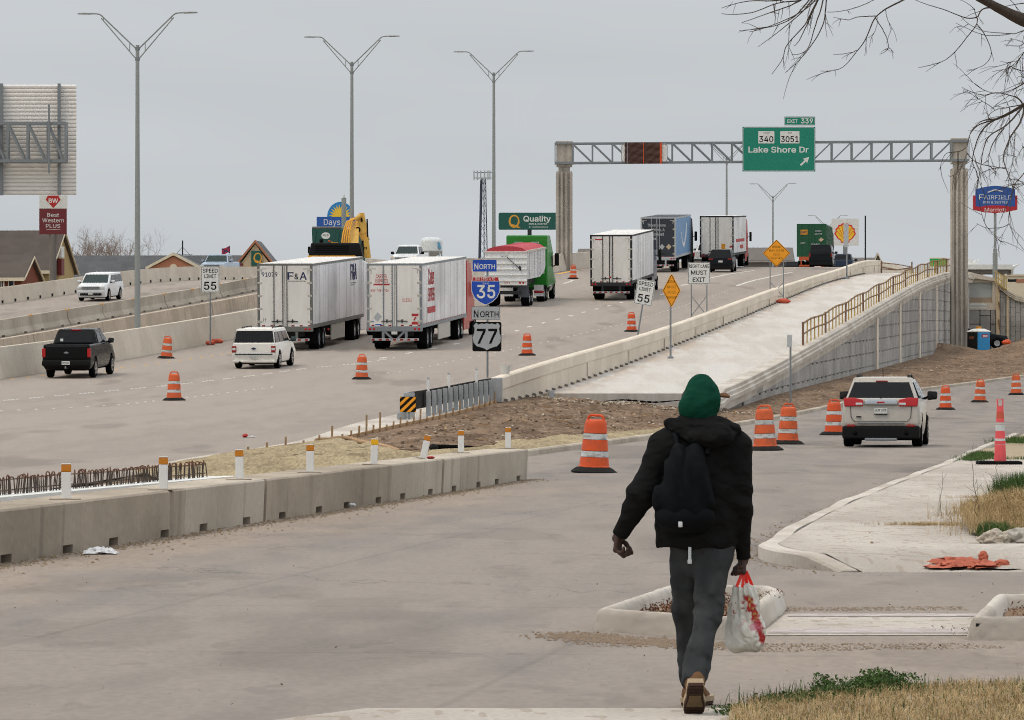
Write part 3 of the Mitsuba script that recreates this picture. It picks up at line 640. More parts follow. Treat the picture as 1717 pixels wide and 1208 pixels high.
# rebar hoops along the new kerb footing
ft = Thing('kerb_footing', 'white new concrete footing strip behind the low barriers', 'footing')
fl = lambda Y: -8.6 + (Y - 80) * .182
ft.put(sweep([(fl(y), y, -.29) for y in ys(58, 97.5, 1.5)], [(-.25, -.4), (-.25, 0), (.38, 0), (.40, -.4)]), 'panel_white')
rb = Thing('rebar_hoops', 'long row of rusty bent rebar hoops rising from the white footing', 'rebar')
y = 66.0; i = 0
while y < 94.2:
    x = fl(y); a_ = random.uniform(-.5, .5) + 1.2; w = .055 + random.uniform(-.012, .015); h = .31 + random.uniform(-.03, .03); ln = random.uniform(-.03, .03)
    u = np.array([math.cos(a_), math.sin(a_), 0])
    arc = [np.array([x, y, -.30]) - u * w] + [np.array([x + ln, y, -.29 + h - w]) - u * w * math.cos(q) + np.array([0, 0, w * math.sin(q)]) for q in np.linspace(0, math.pi, 7)] + [np.array([x, y, -.30]) + u * w]
    rb.part('hoop', tube(arc, .0115, 5), 'rust')
    y += random.uniform(.13, .24); i += 1
for dz in (.30, .12):
    rb.part('long_bar', tube([(fl(y), y, -.33 + dz + .01 * math.sin(y)) for y in np.arange(66, 94.3, 2)], .0115, 5), 'rust')

# ------------------------------------------------------------ guardrail end, form boards, stakes
st = strip(np.arange(104, 173, 1.0), lambda y: Xe(y) - (.5 + 1.3 * np.clip((y - 112) / 30, 0, 1)), lambda y: Xe(y) - .03, lambda X, Y: np.maximum(zdl(np.minimum(Y, 177)), zh(Y) + .02) + .025, 4)
structure('concrete_strip', st, 'concrete_kerb')
fb = Thing('form_board', 'low timber form boards staked along the edge of the pale new concrete strip', 'form boards')
fy = np.arange(112, 172, 3.0)
fx = lambda y: Xe(y) + .02
for y in fy:
    y2 = y + 2.95
    fb.part('board', bar((fx(y), y, zdl(y) + .02), (fx(y2), y2, zdl(min(y2, 177)) + .02), .05, .16), 'timber')
for i, y in enumerate(np.arange(112, 171, 1.75)):
    h = (.17, .22, .30, .16, .24, .42)[i % 6]
    if i in (9, 11): h = .55
    fb.part('stake', bar((fx(y) + .05, y, zdl(min(y, 177)) - .1), (fx(y) + .06, y, zdl(min(y, 177)) + h), .07, .05), 'timber')
gr = Thing('guardrail_end', 'galvanized crash cushion of closely spaced steel posts at the end of the ramp wall', 'guardrail')
gx = lambda Y: -22.79 + .1346 * Y + .05
gp = np.linspace(149.5, 163.5, 13)
for i, y in enumerate(gp):
    z0 = float(zdl(y))
    gr.part('post', rbox(gx(y) - .075, gx(y) + .075, y - .1, y + .1, z0, z0 + .80, .012), 'galvanized', 30)
gr.part('rail', sweep([(gx(y) - .17, y, zdl(y)) for y in np.linspace(146.6, 164.8, 14)], [(-.02, .28), (-.09, .36), (-.02, .45), (-.09, .54), (-.02, .63), (-.09, .72), (-.02, .83), (.03, .83), (.03, .28)]), 'trim_black')
gr.part('impact_head', rbox(gx(146.6) - .32, gx(146.6) + .02, 146.2, 146.7, zdl(146.6) + .05, zdl(146.6) + .82, .03), 'galvanized', 30)
gr.part('ground_strut', rbox(gx(146) - .42, gx(146) - .12, 145.2, 145.6, zdl(146) - .02, zdl(146) + .26, .06), 'galvanized', 30)
gr.part('end_shoe', rbox(gx(165) - .15, gx(165) + .2, 164.2, 164.75, zdl(164), zdl(164) + .86, .03), 'galvanized', 30)
for x, yb, yt, lb in ((718, 658, 633, 'nearest the striped hazard board'), (752.5, 651, 625, 'middle one of three'), (799, 643, 618, 'nearest the ramp wall')):
    p = P(x, yb, {718: 150.2, 752.5: 154.6, 799: 160.7}[x]); h = (yb - yt) * p[1] / F
    t = Thing('white_marker_post', f'slim white marker post on the guardrail, {lb}', 'marker post', frame(p), 'white marker posts on the guardrail')
    t.part('post', rbox(-.045, .045, -.02, .02, -.05, h - .07, .008), 'post_white', 30)
    t.part('cap', rbox(-.045, .045, -.02, .02, h - .07, h, .008), 'sign_silver', 30)
t = Thing('bucket', 'white plastic bucket left on the end of the ramp wall', 'bucket', frame((wallx(167.6), 167.6, wt(167.6))))
t.part('pail', lathe([(0, 0), (.14, 0), (.175, .3), (.165, .3), (.135, .02), (0, .02)], 20), 'bucket', 40)
t.part('rim', lathe([(.165, .27), (.185, .27), (.185, .31), (.165, .31)], 20), 'bucket', 40)
# ------------------------------------------------------------ street lamps
ROADH = math.atan(.14)
def street_lamp(px, ytop, Y, lb):
    p = P(px, ytop, Y); zb = float(zh(Y)) + .6; H = p[2] - zb
    t = Thing('street_lamp', lb, 'street lamp', frame((p[0], Y, zb), ROADH), 'twin arm lamps along the median')
    t.part('pole', tube([(0, 0, -.6), (0, 0, H * .4), (0, 0, H)], [.15, .125, .085], 10), 'lamp_grey', True)
    t.part('base_flange', lathe([(0, -.2), (.26, -.2), (.26, .03), (.16, .06), (0, .06)], 12), 'lamp_grey', 30)
    for sg in (-1, 1):
        a = t.part('arm', tube([(sg * .06, 0, H - .17), (sg * 1.72, 0, H + 1.40), (sg * 1.80, 0, H + 1.45), (sg * 1.95, 0, H + 1.48), (sg * 2.3, 0, H + 1.5)], .035, 6), 'lamp_grey', True)
        t.part('stay', tube([(sg * .06, 0, H - .65), (sg * 1.72, 0, H + 1.27)], .028, 6), 'lamp_grey', True)
        t.part('strut', tube([(sg * .37, 0, H - .32), (sg * .37, 0, H + .12)], .022, 5), 'lamp_grey')
        t.part('strut', tube([(sg * 1.62, 0, H + 1.15), (sg * 1.62, 0, H + 1.32)], .022, 5), 'lamp_grey')
        t.part('lamp_head', rhull([(sg * 2.2, -.08, H + 1.48), (sg * 2.2, .08, H + 1.48), (sg * 2.5, -.15, H + 1.49), (sg * 2.5, .15, H + 1.49), (sg * 2.82, 0, H + 1.49)], .035, 8), 'lamp_grey', 40)
    t.part('collar', [lathe([(.085, H - .24), (.12, H - .24), (.12, H - .1), (.085, H - .1)], 10), lathe([(.085, H - .72), (.12, H - .72), (.12, H - .58), (.085, H - .58)], 10)], 'grey_steel', 30)
for a in [(230.5, 76, 222, 'tall twin arm street lamp, nearest, rising behind the black pickup truck'), (590, 104, 281, 'tall twin arm street lamp rising behind the nearest lorry and excavator'), (828, 122, 336, 'tall twin arm street lamp beside the green hotel sign and lattice mast'),
          (1218.5, 265, 506, 'distant twin arm street lamp seen through the truss, behind a white lorry'), (1296, 329, 579, 'distant twin arm street lamp standing behind the far warning diamond'), (1388, 379, 677, 'most distant twin arm street lamp, above the green container lorry')]:
    street_lamp(*a)

# ------------------------------------------------------------ sign gantry
GY = 364.0; gs = GY / F
GX = lambda px: (px - CX) * gs
GZ = lambda py: CAMZ + (HY - py) * gs
g = Thing('sign_gantry', 'steel truss sign gantry on two tall fluted concrete columns spanning the highway', 'sign gantry')
def column(name, cx, ztop, zbot):
    w, d = .60, .55
    core = box(cx - w + .16, cx + w - .16, GY - d + .16, GY + d - .16, zbot, ztop - 1.95)
    k = g.part('column', [core, rbox(cx - w, cx + w, GY - d, GY + d, ztop - 1.95, ztop - .12, .03), box(cx - w - .04, cx + w + .04, GY - d - .04, GY + d + .04, ztop - .12, ztop)], 'concrete_column', 20)
    for i in range(4):
        x0 = cx - w - .03 + i * (2 * w + .06 - .2) / 3
        wd = .2 if i in (0, 3) else .16
        for sy in (-1, 1):
            yb = GY + sy * d
            g.part('rib', hullpts([(x, y, z) for x in (x0, x0 + wd) for y in (yb - sy * .2, yb + sy * .03) for z in (zbot, ztop - 2.5)] + [(x0 + .04, yb, ztop - 2.3), (x0 + wd - .04, yb, ztop - 2.3)]), 'concrete_column', under=k)
        for i2 in range(1):
            pass
    for sx_ in (-1, 1):
        g.part('rib', box(cx + sx_ * w - .03, cx + sx_ * w + .03, GY - .45, GY + .45, zbot, ztop - 2.5), 'concrete_column', under=k)
column('l', GX(946), GZ(237.5), float(zh(GY)) - .3)
column('r', GX(1608), GZ(232.5), 2.6)
def truss_z(x, k):
    u = (x - GX(946)) / (GX(1608) - GX(946))
    return (GZ(241.5) * (1 - u) + GZ(237.5) * u) if k else (GZ(274) * (1 - u) + GZ(269.5) * u)
xs0, xs1 = GX(936), GX(1620)
for fy_ in (-.66, .66):
    for k in (0, 1):
        g.part('chord', bar((xs0, GY + fy_, truss_z(xs0, k)), (xs1, GY + fy_, truss_z(xs1, k)), .13), 'grey_steel')
nx = 19; X0, X1 = GX(960), GX(1595)
xs = np.linspace(X0, X1, nx + 1)
for i, x in enumerate(xs):
    for fy_ in (-.66, .66):
        g.part('vertical', bar((x, GY + fy_, truss_z(x, 0)), (x, GY + fy_, truss_z(x, 1)), .10), 'grey_steel')
    for k in (0, 1):
        g.part('cross_brace', bar((x, GY - .66, truss_z(x, k)), (x, GY + .66, truss_z(x, k)), .07), 'grey_steel')
    if i < nx:
        up = i < nx / 2
        for fy_ in (-.66, .66):
            a, b = (x, xs[i + 1])
            g.part('diagonal', bar((a, GY + fy_, truss_z(a, 1 if up else 0)), (b, GY + fy_, truss_z(b, 0 if up else 1)), .085), 'grey_steel')
for cx in (GX(946), GX(1608)):
    for k in (0, 1):
        z = truss_z(cx, k)
        for fy_ in (-.66, .66): g.part('clamp', bar((cx - .72, GY + fy_, z), (cx + .72, GY + fy_, z), .17), 'grey_steel')
    for sx_ in (-.7, .7): g.part('end_post', bar((cx + sx_, GY - .66, truss_z(cx, 0)), (cx + sx_, GY - .66, truss_z(cx, 1)), .07), 'grey_steel')

def signframe(px, py, Y, heading=0.0, roll=0.0):
    p = P(px, py, Y); return frame(p, heading, 0, roll)
# green exit sign
t = Thing('exit_sign', 'large green exit sign for Lake Shore Dr hanging on the gantry truss', 'road sign', signframe(1306, 250.5, GY - .95))
w, h = 2.775, 1.70
t.part('board', extrude(rrect(-w, w, -h, h, .02), .05), 'sign_green')
t.part('border', extrude(rrect(-w + .02, w - .02, -h + .02, h - .02, .22).difference(rrect(-w + .07, w - .07, -h + .07, h - .07, .18)), .008).apply_translation((0, -.008, 0)) or None, 'sign_silver')
u = .00583
zx = lambda x: (x - 825) * u
zz = lambda y: (558 - y) * u
for x0, x1, s1, s2, w2 in ((555, 765, 'LOOP', '340', 185), (842, 1093, 'FM', '3051', 232)):
    t.part('route_plate', extrude(rrect(zx(x0), zx(x1), zz(482), zz(322), .04), .012).apply_translation((0, -.012, 0)), 'sign_white')
    t.part('lettering', text(s2, .44, zx((x0 + x1) / 2), zz(465), -.014, .01, width=w2 * u), 'sign_black')
    t.part('lettering', text(s1, .14, zx((x0 + x1) / 2), zz(357), -.014, .01, bold=False), 'sign_black')
t.part('lettering', text('Lake Shore Dr', .42, zx(821), zz(600), -.002, .014, width=787 * u), 'sign_white')
arrow = Polygon([(0, -.07), (.52, -.07), (.45, -.24), (.92, 0), (.45, .24), (.52, .07), (0, .07)])
arrow = affinity.translate(affinity.rotate(arrow, 44, origin=(0, 0)), zx(1108), zz(768))
t.part('arrow', extrude(arrow, .012).apply_translation((0, -.013, 0)), 'sign_white')
t.part('exit_tab', extrude(rrect(zx(897), zx(1298), zz(250), zz(136), .03), .05).apply_translation((0, 0, .02)), 'sign_green')
t.part('border', extrude(rrect(zx(900), zx(1295), zz(250) + .05, zz(140) + .01, .1).difference(rrect(zx(906), zx(1289), zz(250) + .085, zz(146), .08)), .008).apply_translation((0, -.008, 0)), 'sign_silver')
t.part('lettering', text('EXIT', .25, zx(1003), zz(217) + .02, -.002, .014, width=134 * u), 'sign_white')
t.part('lettering', text('339', .36, zx(1192), zz(222) + .02, -.002, .014, width=158 * u), 'sign_white')
for x in (-2, 0, 2): t.part('hanger', bar((x, .12, -1.6), (x, .12, 1.6), .1), 'grey_steel')
# the covered sign
t = Thing('covered_sign', 'road sign wrapped in dark brown tarpaulin with orange straps on the gantry truss', 'covered sign', signframe(1079, 257.5, GY - .95))
k = GY / F / 3.993
cx0 = lambda x: (x / 3.993 + 900 - 1079) * GY / F
cz0 = lambda y: (257.5 - (y / 3.993 + 180)) * GY / F
for x0, x1 in ((566, 620), (815, 876)):
    t.part('sign_edge', extrude(rrect(cx0(x0), cx0(x1), cz0(368), cz0(246), .2), .04), 'sign_white')
    t.part('border', extrude(rrect(cx0(x0) + .02, cx0(x1) - .02, cz0(366), cz0(248), .18).difference(rrect(cx0(x0) + .05, cx0(x1) - .05, cz0(363), cz0(251), .16)), .008).apply_translation((0, -.008, 0)), 'sign_black')
v = []
nx_, nz_ = 30, 16
for i in range(nx_ + 1):
    for j in range(nz_ + 1):
        x = cx0(590) + (cx0(838) - cx0(590)) * i / nx_; z = cz0(377) + (cz0(239) - cz0(377)) * j / nz_
        wv = .035 * math.sin(j * 1.1 - i * .35) * math.sin(i * .5 + 1) + .02 * math.sin(j * 2.3 + i * .6)
        v.append((x + .02 * math.sin(j * 1.7) * (i in (0, nx_)), -.10 + wv, z))
i, j = np.meshgrid(np.arange(nx_), np.arange(nz_), indexing='ij'); q = np.stack([i * (nz_ + 1) + j, (i + 1) * (nz_ + 1) + j, (i + 1) * (nz_ + 1) + j + 1, i * (nz_ + 1) + j + 1], -1).reshape(-1, 4)
t.part('tarpaulin', [tm((np.array(v), q)), box(cx0(592), cx0(836), -.05, .12, cz0(376), cz0(240))], 'tarp', 40)
for x, wd in ((714, .06), (830, .15)): t.part('strap', box(cx0(x) - wd / 2, cx0(x) + wd / 2, -.165, -.08, cz0(378), cz0(238)), 'fire_orange')
t.part('strap', box(cx0(604), cx0(607), -.16, -.08, cz0(377), cz0(239)), 'sign_silver')

# ------------------------------------------------------------ road signs
def post(t, x, z0, z1, r=.035, m='grey_steel', y=.06): t.part('post', tube([(x, y, z0), (x, y, z1)], r, 8), m, True)
u = .002866
t = Thing('route_sign', 'stack of route signs, NORTH over interstate 35 and NORTH over 77', 'road sign', signframe(817, 520, 154, -.05))
ax = lambda x: (x / 6.71 + 770 - 817) * 154 / F
az = lambda y: (520 - (y / 6.71 + 420)) * 154 / F
t.part('blue_plate', extrude(rrect(ax(152), ax(421), az(240), az(108), .04), .012), 'sign_blue')
t.part('lettering', [text('N', .185, ax(192), az(214), -.002, .006, width=.135), text('ORTH', .150, ax(314), az(210), -.002, .006, width=.51)], 'sign_white')
sh = [(-.43, .46), (-.30, .44), (-.15, .47), (0, .44), (.15, .47), (.30, .44), (.43, .46), (.49, .28), (.505, .08), (.48, -.10), (.40, -.28), (.25, -.43), (.10, -.515), (0, -.55), (-.10, -.515), (-.25, -.43), (-.40, -.28), (-.48, -.10), (-.505, .08), (-.49, .28)]
W35, H35 = ax(462) - ax(133), az(286) - az(610)
shp = affinity.scale(Polygon(sh).buffer(.02).buffer(-.02), W35 / 1.01, H35 / 1.02, origin=(0, 0)); shp = affinity.translate(shp, ax(297.5), (az(286) + az(610)) / 2 + .02)
t.part('interstate_shield', extrude(shp, .012), 'sign_white')
zb = az(347)
inner = shp.buffer(-.016)
t.part('red_band', extrude(inner.intersection(sbox(-2, zb + .006, 2, 2)), .004).apply_translation((0, -.004, 0)), 'sign_red')
t.part('blue_field', extrude(inner.intersection(sbox(-2, -2, 2, zb - .006)), .004).apply_translation((0, -.004, 0)), 'sign_blue')
t.part('lettering', [text('INTERSTATE', .10, ax(290), az(338), -.006, .005, False, width=.64), text('35', .405, ax(302), az(535), -.006, .005, width=.60), text('TEXAS', .05, ax(294), az(382), -.006, .005, bold=False, width=.24)], 'sign_white')
t.part('silver_plate', extrude(rrect(ax(138), ax(462), az(781), az(632), .03), .012), 'sign_silver')
t.part('border', extrude(rrect(ax(138), ax(462), az(781), az(632), .03).buffer(-.008).difference(rrect(ax(138), ax(462), az(781), az(632), .03).buffer(-.018)), .003).apply_translation((0, -.003, 0)), 'sign_black')
t.part('lettering', [text('N', .22, ax(190), az(755), -.002, .006, width=.15), text('ORTH', .18, ax(339), az(751), -.002, .006, width=.60)], 'sign_black')
sq = rrect(ax(148), ax(475), az(1137), az(806), .06)
t.part('black_plate', extrude(sq, .012), 'sign_black')
us = [(0, .43), (.08, .40), (.18, .42), (.28, .38), (.36, .445), (.44, .34), (.40, .24), (.42, .10), (.47, -.05), (.44, -.22), (.34, -.34), (.20, -.38), (.08, -.42), (0, -.48)]
us = Polygon(us + [(-x, z) for x, z in us[::-1][1:-1]]).buffer(.015).buffer(-.015)
us = affinity.translate(affinity.scale(us, (ax(472) - ax(152)) / .94, (az(815) - az(1128)) / .93, origin=(0, 0)), ax(311), (az(806) + az(1137)) / 2 + .02)
t.part('route_shield', extrude(us, .004).apply_translation((0, -.004, 0)), 'sign_silver')
t.part('lettering', text('77', .46, ax(312), az(1048), -.006, .005, width=.66), 'sign_black')
post(t, .01, az(1138) - .85, az(120), .033)
def speed_sign(px, py, Y, w, h, heading, roll, lb, feet, grp='speed limit signs'):
    t = Thing('speed_limit_sign', lb, 'road sign', signframe(px, py, Y, heading, roll), grp)
    o = rrect(-w / 2, w / 2, -h / 2, h / 2, .05)
    t.part('board', extrude(o, .012), 'sign_white')
    t.part('border', extrude(o.buffer(-.02).difference(o.buffer(-.042)), .006).apply_translation((0, -.006, 0)), 'sign_black')
    t.part('lettering', [text('SPEED', h * .145, 0, h * .26, -.003, .008, True, width=w * .80), text('LIMIT', h * .135, 0, h * .055, -.003, .008, True, width=w * .64), text('55', h * .29, 0, -h * .385, -.003, .008, width=w * .66)], 'sign_black')
    post(t, 0.0, -feet, h * .4, .036)
    return t
speed_sign(352.5, 469, 228, .90, 1.26, 0, 0, 'upright white speed limit 55 sign standing on sandbags at the left', 3.1)
speed_sign(1081, 490.5, 224, .86, 1.20, 0, .16, 'leaning white speed limit 55 sign behind the ramp wall', 2.6)
def diamond(px, py, Y, hw, hh, lines, lb, heading=0):
    t = Thing('warning_sign', lb, 'road sign', signframe(px, py, Y, heading), 'bridge ice warning signs')
    o = Polygon([(-hw, 0), (0, -hh), (hw, 0), (0, hh)]).buffer(-.06).buffer(.06)
    t.part('board', extrude(o, .012), 'sign_yellow')
    t.part('border', extrude(o.buffer(-.03).difference(o.buffer(-.055)), .006).apply_translation((0, -.006, 0)), 'sign_black')
    t.part('lettering', [text(s, hg, 0, z, -.003, .008, False, width=w_) for s, hg, z, w_ in lines], 'sign_black')
    return t
t = diamond(1126, 487.5, 209, .40, .775, [('BRIDGE', .115, .33, .30), ('MAY ICE', .115, .10, .38), ('IN COLD', .115, -.13, .36), ('WEATHER', .115, -.36, .38)], 'narrow yellow bridge ice diamond on one post standing on the ramp')
post(t, -.04, -2.95, .3, .042); t.part('foot', lathe([(0, -2.98), (.14, -2.98), (.12, -2.90), (.05, -2.86), (0, -2.86)], 10).apply_translation((-.04, .06, 0)), 'grey_steel')
t = diamond(1302, 425, 287, .83, .83, [('BRIDGE', .12, .32, .52), ('MAY ICE IN', .12, .10, .90), ('COLD', .12, -.13, .40), ('WEATHER', .12, -.36, .72)], 'wide yellow bridge ice diamond on two braced posts with sandbags')
for x in (-.38, .42): post(t, x, -2.85, -.1, .03)
t.part('brace', bar((-.38, .06, -2.6), (.42, .06, -1.75), .04), 'grey_steel'); t.part('brace', bar((.42, .06, -2.6), (-.38, .06, -1.75), .04), 'grey_steel'); t.part('brace', bar((-.38, .06, -2.62), (.42, .06, -2.62), .04), 'grey_steel')
t = Thing('lane_sign', 'white RIGHT LANE MUST EXIT sign on two cross braced posts', 'road sign', signframe(1172, 458.5, 252))
o = rrect(-.585, .585, -.585, .585, .05)
t.part('board', extrude(o, .012), 'sign_white'); t.part('border', extrude(o.buffer(-.02).difference(o.buffer(-.045)), .006).apply_translation((0, -.006, 0)), 'sign_black')
t.part('lettering', [text('RIGHT LANE', .18, 0, .28, -.003, .008, True, width=1.06), text('MUST', .22, 0, -.08, -.003, .008, width=.84), text('EXIT', .235, 0, -.46, -.003, .008, width=.66)], 'sign_black')
for x in (-.40, .42): post(t, x, -2.7, 0, .03)
t.part('brace', bar((-.40, .06, -2.25), (.42, .06, -1.2), .04), 'grey_steel'); t.part('brace', bar((.42, .06, -2.25), (-.40, .06, -1.2), .04), 'grey_steel')
t = Thing('hazard_board', 'square board with yellow and black diagonal stripes before the guardrail end', 'road sign', signframe(684, 678.5, 145.0))
t.part('board', extrude(sbox(-.245, -.235, .245, .235), .012), 'sign_black')
sq = sbox(-.237, -.227, .237, .227)
for k in range(-3, 4):
    s_ = affinity.rotate(sbox(-.6, k * .168 - .046, .6, k * .168 + .038), 44, origin=(0, 0)).intersection(sq)
    if s_.area > 1e-4: t.part('stripe', extrude(s_, .006).apply_translation((0, -.006, 0)), 'sign_yellow')
post(t, .03, -.62, .1, .03)
t = Thing('side_sign', 'grey back of a tall narrow sign turned sideways, far up the ramp', 'road sign', signframe(1418.5, 395, 345, 1.25))
t.part('board', extrude(rrect(-.45, .45, -.85, .85, .04), .015), 'sign_silver'); t.part('post', tube([(0, .06, -3.15), (0, .06, .8)], .06, 8), 'grey_steel', True)
t.part('foot', lathe([(0, -3.2), (.3, -3.2), (.25, -3.05), (0, -3.0)], 10), 'grey_steel')
t = Thing('side_sign', 'small sign turned edge on, on a thin post in the dirt before the retaining wall', 'road sign', signframe(1323.5, 572, 187, 1.2))
t.part('board', extrude(rrect(-.22, .22, -.24, .24, .02), .012), 'sign_silver'); t.part('post', tube([(0, .05, -2.45), (0, .05, .2)], .04, 8), 'grey_steel', True)

# ------------------------------------------------------------ drums, cone, sandbags
def drum(px, py, zs, lb, tilt=0.0, k=1.0, dent=0.0):
    tilt = tilt + random.uniform(-.03, .03); dent = dent or random.uniform(0, .05)
    p = onto(px, py, zs); t = Thing('traffic_drum', lb, 'traffic drum', frame(p + (0, 0, .012), random.uniform(-1, 1) * .5, 0, tilt), 'orange traffic drums')
    r = lambda z: (.262 - .075 * (z - .09) / .8) * 1.0
    def body(z0, z1, dr=0.0):
        zs_ = np.linspace(z0, z1, 6)
        return [(r(z) + dr, z) for z in zs_]
    prof = [(0, .05), (.268, .05), (.272, .10)] + body(.11, .255) + [(r(.27) - .018, .262), (r(.36) - .018, .366)] + body(.375, .56) + [(r(.57) - .018, .566), (r(.66) - .018, .67)] + body(.68, .86) + [(.17, .90), (.10, .915), (0, .915)]
    def bend(m):
        m = tm(m)
        if dent:
            v = m.vertices.copy(); a = np.arctan2(v[:, 1], v[:, 0])
            v[:, :2] *= (1 - dent * np.exp(-((a - 1.2) / .8) ** 2) * (v[:, 2] > .1))[:, None] * 1.0
            v[:, 2] -= dent * .25 * np.exp(-((a + 2.0) / 1.1) ** 2) * (v[:, 2] > .7); m = trimesh.Trimesh(v, m.faces, process=False)
        return m
    S = np.diag([k, k, k, 1.0]); t.M = t.M @ S
    om = 'orange_faded' if random.random() < .5 else 'orange_plastic'
    t.part('body', bend(lathe(prof, 28)), om, 35)
    for z0, z1 in ((.262, .366), (.566, .67)):
        t.part('reflective_band', bend(lathe([(r(z0) - .017, z0), (r(z0) - .004, z0 + .003), (r(z1) - .004, z1 - .003), (r(z1) - .017, z1)], 28)), 'reflect_dirty', 50)
    t.part('base', lathe([(0, -.01), (.42, -.01), (.42, .012), (.33, .075), (.27, .09), (0, .09)], 8 if random.random() < .6 else 20), 'rubber', 30)
    t.part('handle', tube([(-.15, 0, .89), (-.125, 0, .965), (-.085, 0, .985), (.085, 0, .985), (.125, 0, .965), (.15, 0, .89)], .022, 6), om, True)
for a in [(996, 793, zf, 'large orange striped drum, nearest, left of the walking person', .02, 1.02), (1283, 756, zf, 'orange striped drum just right of the walking person, the nearer of two', .0, 1.02), (1321, 745.5, zf, 'orange drum with a torn lower edge behind the drum by the person', .03, 1.0, .07),
          (1398, 730, zf, 'orange drum partly hidden by the left side of the nearest SUV', .0, 1.0), (1531, 706, zf, 'orange drum hidden behind the nearest SUV, its top showing by the mirror'), (1585.5, 687.5, zf, 'orange drum on the service road, first of three right of the SUV', -.02, .97), (1643, 675, zf, 'orange drum on the service road, middle of three right of the SUV', .01, .97),
          (1704, 662.5, zf, 'orange drum on the service road, rightmost at the edge of view', 0, .97), (292, 672, zh, 'orange drum on the highway right behind the black pickup truck', 0, 1.02), (606.5, 636.5, zh, 'orange drum on the highway below the lorries'), (279, 601.5, zh, 'orange drum at the left near the cream wall and speed sign', .06, 1.0, .10),
          (884, 596.5, zh, 'orange drum on the highway right of the route sign stack', .02), (1059, 556.5, zh, 'orange drum on the highway left of the leaning speed limit sign'), (961, 468, zh, 'most distant orange drum, between the green tractor and white trailer')]:
    drum(*a)
p = onto(1677, 779, lambda Y: zf(Y) + .13, 40, 300)
t = Thing('tall_cone', 'faded pink slim channelizer cone with loop handle on a black base', 'traffic cone', frame(p))
H = 1.16
cone = lambda z0, z1, d=0: lathe([(.115 - .065 * z / H + d, z) for z in np.linspace(z0, z1, 5)], 20)
t.part('body', [cone(.03, .36), cone(.42, H * .58), cone(H * .65, H * .9), lathe([(.115 - .065 * .36 / H, .36), (.118 - .065 * .36 / H, .365), (.1, .42)], 20)], 'cone_pink', 40)
for z0, z1, m in ((.36, .46, 'reflect'), (.60, .70, 'reflect'), (.48, .57, 'cone_pink'), (.82, .94, 'sand_bag')): t.part('band', cone(z0, z1, .003), m, 40)
t.part('handle', tube([(-.045, 0, H * .86), (-.05, 0, H), (.05, 0, H), (.045, 0, H * .86)], .014, 6), 'cone_pink', True)
t.part('base', rbox(-.41, .37, -.3, .3, -.01, .06, .025), 'rubber_black', 30)
def blob(c, r, seed, k=.25, freq=4.0, sub=3):
    m = trimesh.creation.icosphere(sub, 1.0); v = m.vertices
    v = v * (1 + k * (meshkit.fbm(v * freq * .5 + seed * 7.3, 3, seed)[:, None] - .5) * 2) * np.asarray(r)
    return trimesh.Trimesh(v + np.asarray(c, float), m.faces, process=False)
for i, (x, y, lb) in enumerate([(340, 578, 'left'), (346, 575.5, 'rear'), (357, 576, 'middle'), (366, 576, 'right'), (353, 579, 'front')]):
    p = onto(x, y, zh); t = Thing('sandbag', f'orange sandbag, {lb} one round the foot of the upright speed limit sign', 'sandbag', frame(p))
    t.put(blob((0, 0, .1), (.24, .2, .12), i, .2), 'sand_bag', True)
for i, (x, y, lb) in enumerate([(1283, 511, 'left'), (1291, 508.5, 'middle'), (1314, 509, 'right')]):
    p = onto(x, y, zramp, 180); t = Thing('sandbag', f'orange sandbag, {lb} one at the feet of the wide yellow diamond', 'sandbag', frame(p))
    t.put(blob((0, 0, .13), (.42 if i else .25, .3, .16), i + 9, .2), 'sand_bag', True)

# ------------------------------------------------------------ kerbed islands on the side street
def island(name, pts, lb, inner, zt=.155):
    poly = Polygon(pts).buffer(-.1).buffer(.1, quad_segs=6)
    t = Thing(name, lb, 'traffic island')
    ring = poly.difference(poly.buffer(-inner))
    E = np.array(poly.exterior.coords); x0, y0, x1, y1 = poly.bounds
    def kerb_fn(q):
        pt, dd, ins = q[:, :2], np.full(len(q), 9.0), np.zeros(len(q), bool)
        for a, b in zip(E[:-1], E[1:]):
            ba, pa = b - a, pt - a
            dd = np.minimum(dd, np.linalg.norm(pa - np.clip(pa @ ba / (ba @ ba), 0, 1)[:, None] * ba, axis=1))
            c = (a[1] > pt[:, 1]) != (b[1] > pt[:, 1]); ins ^= c & (pt[:, 0] < ba[0] * (pt[:, 1] - a[1]) / (ba[1] if ba[1] else 1e-9) + a[0])
        sd = np.where(ins, -dd, dd) + (meshkit.fbm(q * 3.5, 3, 5) - .5) * .02
        r = .035
        d2 = np.abs(sd + inner / 2) - inner / 2 + .25 * np.clip(q[:, 2], 0, 1) + r; dz = np.abs(q[:, 2] - zt / 2 + .05) - zt / 2 - .05 + r + (meshkit.fbm(q * 5, 3, 6) - .5) * .012
        return np.hypot(np.maximum(d2, 0), np.maximum(dz, 0)) + np.minimum(np.maximum(d2, dz), 0) - r
    t.part('kerb', surfnet(kerb_fn, (x0 - .08, y0 - .08, -.12), (min(x1, 4.2) + .08, y1 + .08, zt + .06), .022), 'concrete_kerb', True)
    s = trimesh.creation.extrude_polygon(poly.buffer(-inner + .01), .02, engine='earcut').subdivide_to_size(.1); v = s.vertices.copy()
    v[:, 2] = .015 + .05 * meshkit.fbm(np.stack([v[:, 0] * 4, v[:, 1] * 4, 0 * v[:, 0]], -1), 3, 2)
    t.part('soil', trimesh.Trimesh(v, s.faces, process=False), 'dirt', True)
    return t, poly
isl, ip = island('kerb_island', [(.545, 32.75), (1.357, 31.45), (1.62, 31.9), (2.05, 35.6), (2.0, 36.3), (1.14, 36.3)], 'kerbed island with brown soil behind the walking person', .15)
